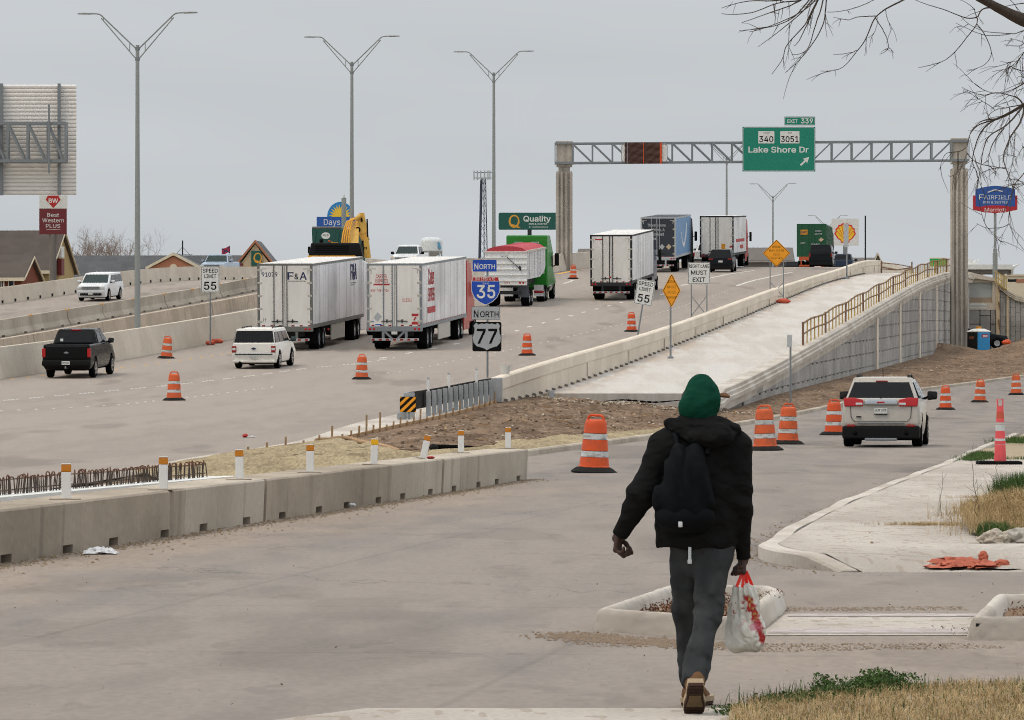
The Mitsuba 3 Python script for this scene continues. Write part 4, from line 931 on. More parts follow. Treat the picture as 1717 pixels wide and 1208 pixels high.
isl2, ip2 = island('kerb_island', [(3.0, 31.55), (3.5, 34.9), (5.5, 35.1), (5.6, 31.3)], 'kerbed island with black scuff marks cut by the right edge of view', .15)
for w_, z in ((.17, .088), (.24, .050)): isl2.part('scuff', hullpts([(3.07 + u * w_, 31.56 - .055 * u * w_ / .7 + dy, z + dz) for u in (0, 1) for dy in (.012, .06) for dz in (0, .022)]), 'rubber')
structure('paver_strip', [strip(np.arange(32.3, 32.95, .2), lambda y: 1.68 + (y - 31.9) * .12, lambda y: 3.08 + (y - 31.6) * .15, lambda X, Y: .008 + 0 * X, 2), strip(np.arange(34.5, 35.05, .2), lambda y: 1.68 + (y - 31.9) * .12, lambda y: 3.08 + (y - 31.6) * .15, lambda X, Y: .008 + 0 * X, 2)], 'pavers')
structure('crossing_pad', [strip(np.arange(32.1, 35.3, .4), lambda y: 1.64 + (y - 31.9) * .12, lambda y: 3.1 + (y - 31.6) * .15, lambda X, Y: .004 + 0 * X, 6)], 'sidewalk')

# ------------------------------------------------------------ lane markings
mk = Thing('lane_marking', kind='structure')
def dashes(pts, m, n, L=.18, wd=.12, groups=4, gap=.34, rnd=.0):
    pts = np.array([onto(x, y, zh, 100) for x, y in pts]); d = np.r_[0, np.cumsum(np.linalg.norm(np.diff(pts[:, :2], axis=0), axis=1))]
    out = []
    for k in range(n):
        s0 = d[-1] * k / max(n - 1, 1)
        for q in range(groups):
            s = min(s0 + q * gap, d[-1])
            X = np.interp(s, d, pts[:, 0]); Y = np.interp(s, d, pts[:, 1])
            out.append(hullpts([(X + a * wd / 2, Y + b * L / 2, float(zh(Y + b * L / 2)) + z) for a, b, z in ((-1, -1, .002), (1, -1, .002), (1, 1, .002), (-1, 1, .002), (-.6, -.6, .022), (.6, -.6, .022), (.6, .6, .022), (-.6, .6, .022))]))
    mk.part('raised_marker', out, m, kind='stuff')
L1 = [(8, 672), (100, 664), (187, 656), (272, 648), (345, 640), (420, 631), (515, 618), (590, 611.5), (660, 601)]
dashes(L1, 'marking_white', 19, .20, .12, 4, .42)
dashes([(2, 690), (60, 687), (120, 684), (196, 680), (270, 672), (370, 660), (455, 650)], 'marking_white', 26, .15, .12, 1)
dashes([(630, 629), (700, 619), (770, 604), (860, 586), (950, 566), (1047, 543), (1150, 512), (1220, 488)], 'marking_white', 62, .15, .11, 1)
dashes([(640, 601), (700, 590), (760, 578), (854, 559), (895, 546), (935, 536), (975, 525), (1030, 511), (1060, 503)], 'marking_white', 16, .45, .20, 2, .7)
dashes([(20, 636), (80, 630), (150, 633), (205, 617), (270, 609), (370, 595), (400, 590)], 'marking_yellow', 22, .16, .12, 1)
def line(pts, m, wd):
    pts = np.array([onto(x, y, zh, 100) for x, y in pts]); Y = np.arange(pts[0, 1], pts[-1, 1], 1.0)
    fx = PchipInterpolator(pts[:, 1], pts[:, 0])
    mk.part('line', strip(Y, lambda y: float(fx(y)) - wd / 2, lambda y: float(fx(y)) + wd / 2, lambda X, Y: zh(Y) + .012, 1), m)
for pts, m, wd in (([(1142, 479.5), (1155, 476.5)], 'marking_white', .2), ([(1190, 467), (1225, 460), (1252, 456), (1266, 454)], 'marking_white', .22), ([(1235, 480), (1260, 472), (1290, 465), (1318, 459), (1330, 457)], 'marking_white', .22), ([(945, 476), (955, 473), (962, 470)], 'marking_white', .2), ([(934, 460), (950, 457), (970, 453.5), (985, 452.6)], 'marking_yellow', .3), ([(1108, 495), (1114, 493), (1122, 490)], 'marking_white', .2), ([(897, 568), (905, 568.4), (918, 568.6)], 'marking_white', .15)):
    try: line(pts, m, wd)
    except ValueError: pass
# ------------------------------------------------------------ vehicles
def slope(z, Y): return math.atan((float(z(Y + 2)) - float(z(Y - 2))) / 4)
def vframe(px, py, z, heading, back=0.0, lo=100, up=True):
    """Frame of a vehicle whose rear (or front) middle shows at px and whose wheels touch the road at py, `back` metres ahead of that end."""
    Y = onto(px, py, z, lo)[1] - back
    return frame(((px - CX) / F * Y, Y, float(z(Y)) + .012), heading, slope(z, Y) * (1 if up else -1))
def wheel(t, x, y, r, w, side, rim='chrome', spokes=5, dual=False):
    """A tyre with its rim, axle along x; side +1 shows its face to +x."""
    Ry = trimesh.transformations.rotation_matrix(math.pi / 2, (0, 1, 0))
    prof = [(r * .62, -w / 2), (r * .92, -w / 2), (r, -w / 2 + .03), (r, w / 2 - .03), (r * .92, w / 2), (r * .62, w / 2), (r * .62, -w / 2)]
    ty = lathe(prof, 22); ty.apply_transform(Ry); ty.apply_translation((x, y, r))
    k = t.part('wheel', ty, 'tyre', 40)
    d = lathe([(0, .0), (.07, .0), (r * .2, -.03), (r * .56, -.05), (r * .63, -.02), (r * .64, -.10), (0, -.12)], 18) if spokes == 0 else lathe([(r * .52, 0), (r * .64, 0), (r * .64, -.1), (0, -.13), (0, -.11), (r * .52, -.08)], 18)
    ms = [d]
    for i in range(spokes):
        a = i * 2 * math.pi / spokes
        ms.append(bar((0, 0, -.015), (r * .58 * math.cos(a), r * .58 * math.sin(a), -.02), r * .16, .05, (0, 0, 1)))
    m = tm(ms); m.apply_transform(Ry)
    if side < 0: m.vertices[:, 0] *= -1; m.invert()
    m.apply_translation((x + side * w / 2, y, r))
    t.part('rim', m, rim, 30, under=k)
def cut_arches(body, ys_, r, W):
    cyl = []
    for y in ys_:
        for s in (-1, 1):
            c = trimesh.creation.cylinder(r + .065, .62, sections=24); c.apply_transform(trimesh.transformations.rotation_matrix(math.pi / 2, (0, 1, 0))); c.apply_translation((s * W / 2, y, r + .02)); cyl.append(c)
    return diff(body, *cyl)
def quad(c, th=.022, inset=None):
    """A thin pane over four 3-D corners (anticlockwise seen from outside)."""
    c = np.asarray(c, float); n = np.cross(c[1] - c[0], c[3] - c[0]); n /= np.linalg.norm(n)
    return hullpts(np.vstack([c - n * .02, c + n * th]))
def cell(A, u0, u1, v0, v1):
    """Part of a bilinear face A = (bottom-left, bottom-right, top-right, top-left)."""
    A = np.asarray(A, float)
    f = lambda u, v: (A[0] * (1 - u) + A[1] * u) * (1 - v) + (A[3] * (1 - u) + A[2] * u) * v
    return [f(u0, v0), f(u1, v0), f(u1, v1), f(u0, v1)]
def car(name, label, cat, M, sp, group=None):
    t = Thing(name, label, cat, M, group)
    L, W, H, belt, hood, r = sp['L'], sp['W'], sp['H'], sp['belt'], sp['hood'], sp['r']
    gc, w2 = sp.get('gc', .25), sp['W'] / 2
    yr, yf, yrt, yft, wt = *sp['gb'], *sp['gt'], sp['wt'] / 2
    m = sp['m']; rr = sp.get('round', .07)
    bed = sp.get('bed')
    pts = [(s * (w2 - .07), .10, gc) for s in (-1, 1)] + [(s * w2, .02, .62) for s in (-1, 1)] + [(s * (w2 - .05), .05 if not bed else .02, belt) for s in (-1, 1)]
    pts += [(s * (w2 - .09), L - .15, gc) for s in (-1, 1)] + [(s * (w2 - .06), L - .03, .66) for s in (-1, 1)] + [(s * (w2 - .15), L - .10, hood - .08) for s in (-1, 1)] + [(s * (w2 - .05), yf + .05, belt) for s in (-1, 1)] + [(s * (w2 - .12), yf + .35, (belt * .35 + hood * .65)) for s in (-1, 1)]
    pts = np.array(pts); pts[:, 2] = np.where(pts[:, 2] > gc, pts[:, 2] - rr * .3, pts[:, 2] + rr)
    c = np.array([0, L / 2]); pts[:, 0] -= np.sign(pts[:, 0]) * rr; pts[:, 1] -= np.sign(pts[:, 1] - L / 2) * rr
    body = rhull(pts, rr, 10)
    if bed:
        body = diff(body, box(-w2 + .12, w2 - .12, .08, bed, .85, 3))
    wy = sp['wy']
    body = cut_arches(body, wy, r, W)
    g = .05
    roof = rhull([(s * (w2 - .07 - g), y, belt - .05) for s in (-1, 1) for y in (yr + g, yf - g)] + [(s * (wt - g), y, H - g) for s in (-1, 1) for y in (yrt + g, yft - g)] + [(s * (wt - .12 - g), (yrt + yft) / 2, H + .02 - g) for s in (-1, 1)], g, 8)
    t.part('body', [body, roof], m, 32)
    a, b = w2 - .07, wt
    zb, zt = belt + .01, H - .05
    rear = [(-a, yr, zb), (a, yr, zb), (b, yrt, zt), (-b, yrt, zt)]
    front = [(a, yf, zb), (-a, yf, zb), (-b, yft, zt), (b, yft, zt)]
    right = [(a, yr, zb), (a, yf, zb), (b, yft, zt), (b, yrt, zt)]
    left = [(-a, yf, zb), (-a, yr, zb), (-b, yrt, zt), (-b, yft, zt)]
    t.part('rear_window', quad(cell(rear, *sp.get('rw', (.06, .94, .06, .86)))), sp.get('gm', 'glass_dark'))
    t.part('windscreen', quad(cell(front, .05, .95, .05, .92)), sp.get('wm', 'glass_dark'))
    for u0, u1 in sp['win']:
        t.part('side_window', quad(cell(right, u0, u1, .08, .86)), sp.get('gm', 'glass_dark'))
        t.part('side_window', quad(cell(left, 1 - u1, 1 - u0, .08, .86)), sp.get('gm', 'glass_dark'))
    for y in wy:
        for s in (-1, 1):
            wheel(t, s * (w2 - .13), y, r, .24, s, sp.get('rim', 'chrome'))
    if 'lower' in sp:
        t.part('bumper', rhull([(s * (w2 - .03), .0, z) for s in (-1, 1) for z in sp['lower']] + [(s * (w2 - .03), .35, z) for s in (-1, 1) for z in sp['lower']], .04, 8, True).apply_translation((0, -.03, 0)), sp.get('lm', 'trim_black'), 40)
    ym = yf - .45
    for s in (-1, 1):
        k = t.part('mirror', rhull([(s * (w2 + .04), ym, belt + .03), (s * (w2 + .20), ym, belt + .05), (s * (w2 + .20), ym + .08, belt + .16), (s * (w2 + .04), ym + .05, belt + .17)], .04, 8), sp.get('mm', m), True)
        t.part('arm', bar((s * (w2 - .1), ym + .06, belt + .02), (s * (w2 + .06), ym + .04, belt + .08), .06), 'trim_black', under=k)
    t.part('underbody', box(-w2 + .25, w2 - .25, .4, L - .5, gc - .06, gc + .1), 'black')
    t.part('axle', [tube([(-w2 + .2, y, r), (w2 - .2, y, r)], .06, 6) for y in wy[:1]], 'black')
    return t
def lampbox(t, name, x0, x1, z0, z1, m, y0=-.02, y1=.08, both=True, r=.015):
    for s in ((-1, 1) if both else (1,)):
        a, b = sorted((s * x0, s * x1))
        t.part(name, rbox(a, b, y0, y1, z0, z1, r), m, 40)
# the silver-white SUV on the service road
M = vframe(1477, 750.5, zf, .135, .55, 60)
sp = dict(L=4.7, W=1.88, H=1.64, belt=1.10, hood=1.02, r=.37, gb=(.10, 3.55), gt=(.42, 2.55), wt=1.36, m='suv_silver', wy=(.98, 3.75), win=((.20, .38), (.42, .66), (.70, .93)), rw=(.045, .955, .02, .85), lower=(.20, .50), mm='trim_black', gc=.22, round=.1)
t = car('sport_utility_car', 'dusty silver SUV with wide red tail lamps driving away on the service road', 'car', M, sp)
for s in (-1, 1):
    k = t.part('tail_lamp', rhull([(s * .86, .05, 1.14), (s * .84, .02, .98), (s * .44, -.015, .985), (s * .44, -.0, 1.10), (s * .62, .03, 1.145)], .022, 8), 'red_lens', 40)
    t.part('reversing_lamp', rbox(min(s * .43, s * .59), max(s * .43, s * .59), -.048, .02, .99, 1.045, .012), 'clear_lens', 40, under=k)
    t.part('reflector', rbox(min(s * .60, s * .80), max(s * .60, s * .80), -.045, .06, .475, .535, .02), 'dull_red_lens', 40)
    t.part('roof_rail', tube([(s * .60, .75, 1.61), (s * .60, .85, 1.68), (s * .60, 2.3, 1.69), (s * .60, 2.45, 1.62)], .028, 6), 'trim_black', True)
    t.part('flare', rhull([(s * .90, .55, .52), (s * .92, .75, .86), (s * .925, 1.2, .86), (s * .90, 1.42, .55)], .045, 8), 'car_white', True) if False else None
    t.part('exhaust', tube([(s * .60, -.05, .33), (s * .60, .3, .33)], .05, 10), 'black', True)
t.part('chrome_bar', rhull([(-.36, -.01, 1.02), (.36, -.01, 1.02), (-.34, .0, 1.10), (.34, .0, 1.10)], .035, 8), 'chrome', True)
t.part('badge', rbox(-.09, .09, -.052, -.03, 1.035, 1.075, .008), 'red_print')
t.part('number_plate', rbox(-.155, .155, -.03, .0, .78, .92, .01), 'plate'); t.part('lettering', text('BLW 7078', .055, 0, .845, -.031, .004, width=.25), 'sign_black'); t.part('plate_frame', box(-.155, .155, -.035, .0, .765, .79), 'trim_black')
t.part('badge', box(-.58, -.46, -.02, .0, .70, .73), 'trim_black')
t.part('seam', [bar((s * .70, .0, .70), (s * .72, .02, .97), .012) for s in (-1, 1)] + [bar((-.62, -.015, .605), (.62, -.015, .605), .012), bar((-.62, -.015, .605), (-.70, .0, .70), .012), bar((.62, -.015, .605), (.70, .0, .70), .012)], 'trim_black', kind='stuff')
t.part('step_strip', rbox(-.55, .55, -.045, .02, .555, .58, .01), 'grey_steel')
t.part('wiper', [bar((-.02, .16, 1.19), (-.42, .18, 1.215), .03), bar((.0, .10, 1.13), (-.02, .16, 1.20), .04)], 'trim_black')
t.part('stop_lamp', rbox(-.14, .14, .36, .50, 1.535, 1.57, .01), 'dull_red_lens')
t.part('aerial', tube([(0, .95, 1.66), (0, .82, 1.86)], .008, 5), 'trim_black')
t.part('skid_plate', rbox(-.38, .38, -.035, .2, .15, .22, .02), 'grey_steel', 40)
# black pickup
M = vframe(111.5, 634, zh, .10, .95)
pk = dict(L=5.85, W=2.02, H=1.94, belt=1.33, hood=1.25, r=.40, gb=(1.85, 4.25), gt=(2.15, 3.55), wt=1.52, m='car_black', wy=(1.15, 4.85), win=((.08, .48), (.53, .92)), rw=(.09, .91, .10, .88), bed=1.75, gc=.36, mm='car_black')
t = car('pickup_truck', 'black crew cab pickup truck driving away beside the cream wall', 'pickup truck', M, pk)
lampbox(t, 'tail_lamp', .86, 1.0, .86, 1.21, 'red_lens')
t.part('bumper', rbox(-.99, .99, -.13, .12, .50, .74, .05), 'trim_black', 40)
t.part('tailgate', rbox(-.84, .84, -.025, .05, .78, 1.30, .03), 'car_black', 40)
t.part('badge', rhull([(-.09, -.03, 1.04), (.09, -.03, 1.04), (0, -.03, 1.075), (0, -.03, 1.005)], .015, 8), 'grey_steel', True)
t.part('number_plate', rbox(-.17, .17, -.145, -.1, .55, .71, .01), 'plate'); t.part('lettering', text('MYN 2184', .06, 0, .605, -.146, .004, width=.26), 'sign_black')
t.part('tow_ball', [tube([(0, -.22, .42), (0, .1, .42)], .04, 8), tube([(0, -.2, .42), (0, -.2, .5)], .03, 8)], 'chrome', True)
t.part('stop_lamp', rbox(-.20, .20, 2.10, 2.2, 1.885, 1.925, .01), 'red_lens')
t.part('sticker', quad([(-.62, 1.90, 1.45), (-.50, 1.90, 1.45), (-.50, 1.93, 1.55), (-.62, 1.93, 1.55)]), 'plate')
# white boxy wagon behind the first lorry
fx_ = dict(L=5.1, W=1.95, H=1.70, belt=1.07, hood=1.02, r=.37, gb=(.12, 3.95), gt=(.28, 3.10), wt=1.62, m='car_white', wy=(1.0, 4.0), win=((.03, .26), (.30, .54), (.58, .90)), rw=(.02, .98, .03, .93), gc=.24, mm='mirror_teal')
M = vframe(425.5, 618.5, zh, .135, .6)
t = car('boxy_wagon', 'boxy white wagon driving away behind the nearest lorry', 'car', M, fx_)
for s in (-1, 1):
    a, b = sorted((s * .76, s * .95))
    k = t.part('tail_lamp', rbox(a, b, -.02, .1, .70, .98, .02), 'dull_red_lens', 40)
    t.part('reversing_lamp', rbox(a + .02, b - .02, -.03, .1, .80, .90, .01), 'clear_lens', under=k)
    t.part('roof_rail', tube([(s * .66, .8, 1.69), (s * .66, .9, 1.755), (s * .66, 2.9, 1.755), (s * .66, 3.0, 1.69)], .022, 6), 'trim_black', True)
t.part('trim_strip', rbox(-.82, .82, -.03, .05, .60, .645, .012), 'mirror_teal')
t.part('badge', rhull([(-.1, -.02, .87), (.1, -.02, .87), (0, -.02, .91), (0, -.02, .83)], .014, 8), 'navy_print', True)
t.part('number_plate', rbox(-.17, .17, -.03, .03, .44, .57, .01), 'plate'); t.part('lettering', text('DK8 4402', .05, 0, .485, -.031, .004, width=.25), 'sign_black')
t.part('lower_sill', rbox(-.92, .92, -.03, .1, .28, .36, .03), 'car_white', 40)
t.part('exhaust', tube([(-.6, -.04, .27), (-.6, .3, .27)], .06, 10), 'black', True)
# oncoming traffic
def fascia(t, W, hood, lamp='clear_lens', grille='grey_steel'):
    w2 = W / 2; L = t.L
    for s in (-1, 1):
        a, b = sorted((s * (w2 - .38), s * (w2 - .08)))
        t.part('headlamp', rbox(a, b, L - .12, L + .005, hood - .30, hood - .12, .02), lamp, 40)
    t.part('grille', [rbox(-w2 + .42, w2 - .42, L - .1, L + .015, hood - .29 + .07 * i, hood - .25 + .07 * i, .01) for i in range(3)], grille, kind='stuff')
    t.part('lower_grille', rbox(-w2 + .3, w2 - .3, L - .1, L + .01, .36, .50, .02), 'trim_black', 40)
    t.part('number_plate', rbox(-.16, .16, L, L + .03, .42, .56, .01), 'plate')
def oncoming(name, label, cat, px, Y, sp, zs=zs):
    h = math.atan(.145)
    fwd = np.array([math.sin(h), math.cos(h)])
    p = np.array([(px - CX) / F * Y, Y]) + fwd * sp['L']
    M = frame((p[0], p[1], float(zs(p[1]))), h + math.pi, -slope(zs, Y + sp['L'] / 2))
    t = car(name, label, cat, M, sp); t.L = sp['L']; fascia(t, sp['W'], sp['hood'])
    return t
fx2 = dict(fx_, m='van_white', wm='silver_car' if False else 'mirror_teal', mm='van_white')
t = oncoming('boxy_wagon', 'boxy white wagon approaching on the far lanes behind the grey barriers', 'car', 152, 297, fx2)
pk2 = dict(pk, m='silver_car', wm='mirror_teal', mm='silver_car')
t = oncoming('pickup_truck', 'pale blue pickup truck approaching behind the upright speed limit sign, flag on its back', 'pickup truck', 355, 361, pk2)
fl_ = t.part('flag_pole', tube([(-.3, .5, 1.0), (-.3, .5, 2.62)], .02, 5), 'dark_steel')
fv, nfx, nfz = [], 10, 6
for i in range(nfx + 1):
    for j in range(nfz + 1): fv.append((-.3 + .62 * i / nfx, .5 + .06 * math.sin(i * .9), 2.12 + .46 * j / nfz - .02 * i + .02 * math.sin(i * .8)))
i, j = np.meshgrid(np.arange(nfx), np.arange(nfz), indexing='ij'); q = np.stack([i * (nfz + 1) + j, (i + 1) * (nfz + 1) + j, (i + 1) * (nfz + 1) + j + 1, i * (nfz + 1) + j + 1], -1).reshape(-1, 4)
t.part('flag', tm((np.array(fv), q)), 'flag_red', under=fl_)
for sg in (-1, 1):
    t.part('flag_stripe', tm((np.array([(-.3 + .62 * u + dx, .5 + .06 * math.sin(u * 9) + e, 2.10 - .2 * u + .23 + sg * (.46 * u - .23) + dz) for u in np.linspace(0, 1, 8) for dx, dz in ((0, -.05), (0, .05)) for e in (.03,)]), np.array([[2 * k, 2 * k + 2, 2 * k + 3, 2 * k + 1] for k in range(7)]))), 'flag_blue', under=fl_)
pk3 = dict(pk, m='van_white', wm='mirror_teal', mm='trim_black', W=2.06, H=2.0)
t = oncoming('pickup_truck', 'white pickup truck approaching over the crest with its headlights on, above the second lorry', 'pickup truck', 676, 356, pk3, zh)
for s in (-1, 1): t.part('marker_lamp', rbox(s * .82 - .1, s * .82 + .1, 5.80, 5.87, 1.12, 1.22, .02), 'lamp_lit')

# ---------------------------------------------------------------- lorries
def side_text(s, h, y, z, x, width, bold=False):
    m = text(s, h, 0, 0, 0, .012, bold, width=width); v = m.vertices
    return trimesh.Trimesh(np.stack([x - v[:, 1], y + v[:, 0], z + v[:, 2]], 1), m.faces, process=False)
def lorry(label, M, side='trailer_side', door='trailer_white', tractor='truck_red', L=16.15, skirt='skirt', lower='frame_grey', cabh=3.85, group='freight lorries climbing the highway', flaps=True):
    t = Thing('freight_lorry', label, 'lorry', M, group)
    w, z0, z1 = 1.295, 1.12, 4.11
    t.part('trailer_box', box(-w + .01, w - .01, .06, L, z0 + .02, z1 - .02), side)
    t.part('roof', box(-w, w, .02, L + .01, z1 - .06, z1), 'trailer_white' if side != 'cargo_blue' else 'cargo_dark')
    t.part('side_rail', [box(w - .02, w + .025, 0, L, z0 - .06, z0 + .12), box(-w - .025, -w + .02, 0, L, z0 - .06, z0 + .12), box(w - .02, w + .02, 0, L, z1 - .12, z1 - .01)], lower, kind='stuff')
    for s in (-1, 1):
        t.part('door_post', box(min(s * (w - .09), s * (w + .02)), max(s * (w - .09), s * (w + .02)), -.03, .12, z0 - .2, z1), lower)
        a, b = sorted((s * .012, s * (w - .10)))
        k = t.part('rear_door', box(a, b, -.02, .06, z0 + .03, z1 - .10), door)
        for xr in ((.10, .52) if s < 0 else (.10,)):
            t.part('lock_rod', tube([(s * xr, -.06, z0 - .05), (s * xr, -.06, z1 - .06)], .026, 6), lower, True, under=k)
        t.part('handle', [bar((s * .10, -.07, z0 + .28), (s * .62, -.07, z0 + .26), .04), bar((s * .36, -.05, z0 + .2), (s * .36, -.05, z0 + .36), .06)], 'dark_steel', under=k)
        for zz_ in np.linspace(z0 + .25, z1 - .3, 5):
            t.part('hinge', rbox(min(s * (w - .22), s * (w + .0)), max(s * (w - .22), s * (w + .0)), -.05, .0, zz_ - .05, zz_ + .05, .015), 'skirt', under=k)
        t.part('corner_tape', [box(min(s * (w - .42), s * (w - .17)), max(s * (w - .42), s * (w - .17)), -.026, -.018, z1 - .27, z1 - .225), box(min(s * (w - .17), s * (w - .215)), max(s * (w - .17), s * (w - .215)), -.026, -.018, z1 - .5, z1 - .225)], 'sign_silver', under=k)
    t.part('header', box(-w, w, -.03, .1, z1 - .10, z1 + .005), lower)
    t.part('rear_sill', rbox(-w, w, -.06, .3, z0 - .22, z0 + .03, .02), lower, 30)
    for i in range(6):
        x = -1.1 + i * .4 + (.2 if i > 2 else 0)
        t.part('red_tape', box(x, x + .14, -.028, -.015, z0 + .035, z0 + .095), 'dull_red_lens')
    for s in (-1, 1):
        for dx in (.98, 1.17):
            c = lathe([(0, -.02), (.045, -.015), (.06, .0), (.06, .05)], 12); c.apply_transform(trimesh.transformations.rotation_matrix(-math.pi / 2, (1, 0, 0))); c.apply_translation((s * dx, -.07, z0 - .10))
            t.part('tail_lamp', c, 'red_lens', 40)
    gb = t.part('underrun_guard', rbox(-1.15, 1.15, -.04, .08, .46, .57, .015), 'sign_silver', 30)
    for i in range(7): t.part('red_tape', box(-1.1 + i * .34, -.95 + i * .34, -.05, -.035, .475, .555), 'dull_red_lens', under=gb)
    for s in (-1, 1): t.part('guard_strut', box(s * .55 - .06, s * .55 + .06, -.02, .06, .5, z0 - .2), lower, under=gb)
    t.part('chassis', [box(-.55, .55, .2, L, z0 - .16, z0 + .02), box(-.7, .7, 1.2, 4.9, .62, 1.0)], 'dark_steel')
    for y in (2.3, 3.55):
        for s in (-1, 1):
            wheel(t, s * 1.02, y, .50, .50, s, 'grey_steel', 0)
        t.part('axle', tube([(-.9, y, .5), (.9, y, .5)], .08, 8), 'black')
    if flaps:
        for s in (-1, 1): t.part('mud_flap', box(s * 1.0 - .3, s * 1.0 + .3, 1.55, 1.58, .28, .95), 'rubber_black')
    if skirt:
        for s in (-1, 1): t.part('side_skirt', box(min(s * 1.22, s * 1.26), max(s * 1.22, s * 1.26), 6.0, 10.3, .30, z0 - .04), skirt)
    # the tractor
    cab = rhull([(s * 1.18, y, z) for s in (-1, 1) for y, z in ((L + .75, .8), (L + .75, cabh), (L + 2.3, cabh - .15), (L + 3.3, 2.6), (L + 3.3, .8))], .06, 8)
    t.part('cab', [cab, rhull([(s * 1.0, y, z) for s in (-1, 1) for y, z in ((L + 3.2, .7), (L + 3.2, 2.1), (L + 4.9, 1.75), (L + 4.9, .6))], .08, 8)], tractor, 35)
    t.part('frame', box(-.45, .45, L - 3.4, L + 4.5, .6, .95), 'dark_steel')
    for y in (L - 2.5, L - 1.25):
        for s in (-1, 1): wheel(t, s * 1.0, y, .50, .50, s, 'chrome', 0)
    for s in (-1, 1):
        wheel(t, s * 1.08, L + 3.9, .50, .3, s, 'chrome', 0)
        t.part('fairing', rbox(min(s * 1.0, s * 1.24), max(s * 1.0, s * 1.24), L - .5, L + 1.6, .40, 1.05, .04), tractor, 30)
        k = t.part('mirror', rbox(s * 1.48 - .10, s * 1.48 + .10, L + 2.75, L + 2.9, 2.0, 2.75, .04), 'trim_black', 30)
        t.part('arm', bar((s * 1.15, L + 2.8, 2.3), (s * 1.45, L + 2.82, 2.4), .05), 'trim_black', under=k)
    return t
def dtext(t, s, h, x, z, m, width, y=-.022): t.part('lettering', text(s, h, x, z, y, .010, width=width), m)
# first lorry
t = lorry('nearest white lorry, marked F&A and 91079, with silver side panels', vframe(478.5, 585.5, zh, .118, 2.5), tractor='van_white')
dtext(t, '91079', .20, -.72, 3.50, 'navy_print', .74); dtext(t, 'F', .34, .28, 3.36, 'navy_print', .30); dtext(t, '&', .26, .56, 3.38, 'dark_steel', .20); dtext(t, 'A', .34, .88, 3.36, 'navy_print', .34)
t.part('print_line', box(.16, 1.02, -.026, -.018, 3.27, 3.30), 'dark_steel'); dtext(t, '77', .13, -.98, 1.38, 'sign_black', .17)
t.part('lettering', side_text('F&A', .75, 13.0, 3.05, 1.30, 2.0, True), 'navy_print'); t.part('print_line', [box(1.30, 1.318, 12.1, 13.7, 2.86, 2.90), box(1.30, 1.318, 12.1, 13.2, 2.76, 2.79)], 'frame_grey', kind='stuff')
t.part('side_marker_lamp', rbox(1.24, 1.32, 4.75, 4.95, .78, .9, .02), 'red_lens', 40)
# second lorry
t = lorry('white lorry with red Carter Express lettering, right beside the F&A lorry', vframe(662, 585, zh, .121, 2.5), tractor='truck_red', lower='grey_steel')
dtext(t, 'CARTER', .17, -.62, 3.42, 'red_print', .52); dtext(t, 'EXPRESS', .17, -.60, 3.21, 'red_print', .60); t.part('print_line', box(-1.0, -.22, -.028, -.018, 3.08, 3.16), 'red_print'); dtext(t, '800-738-7705', .11, -.70, 2.78, 'red_print', .86)
dtext(t, '512367', .15, .62, 2.30, 'red_print', .46)
t.part('placard', quad([(-1.0, -.02, 1.55), (-.8, -.02, 1.35), (-.6, -.02, 1.60), (-.8, -.02, 1.82)]), 'sign_silver')
t.part('warning_decal', [box(.82, 1.14, -.03, -.018, 1.62, 1.74), box(.82, 1.14, -.03, -.018, 1.22, 1.36), bar((.92, -.026, 1.42), (1.02, -.026, 1.58), .06)], 'red_print'); t.part('decal', box(-1.2, -.98, -.03, -.018, 1.35, 1.39), 'inn_blue'); t.part('decal', box(-.92, -.62, -.03, -.018, 1.19, 1.25), 'inn_blue')
t.part('lettering', side_text('Carter', .75, 3.3, 3.05, 1.30, 2.0), 'red_print'); t.part('lettering', side_text('EXPRESS', .62, 3.3, 2.25, 1.30, 2.2), 'red_print'); t.part('print_line', box(1.30, 1.318, 2.0, 4.6, 1.68, 1.98), 'red_print')
t.part('guard_brace', [bar((-.55, .0, .98), (-.12, .0, .55), .09), bar((.55, .0, .98), (.12, .0, .55), .09)], 'grey_steel')
t.part('number_plate', rbox(-.15, .13, -.07, -.04, .76, .9, .01), 'plate')
for i in range(18): t.part('red_tape', box(1.316, 1.324, .4 + i * .85, .75 + i * .85, 1.2, 1.26), 'dull_red_lens')
# third
t = lorry('plain white lorry in the middle lane right of the green tractor', vframe(1025, 502.5, zh, .1137, 2.5), tractor='car_blue', lower='dark_steel', skirt=None, cabh=2.75)
t.part('print_line', box(-1.0, -.55, -.028, -.018, 3.78, 3.85), 'red_print'); t.part('lock_seal', rbox(-.12, .02, -.09, -.05, 1.42, 1.52, .02), 'red_lens')
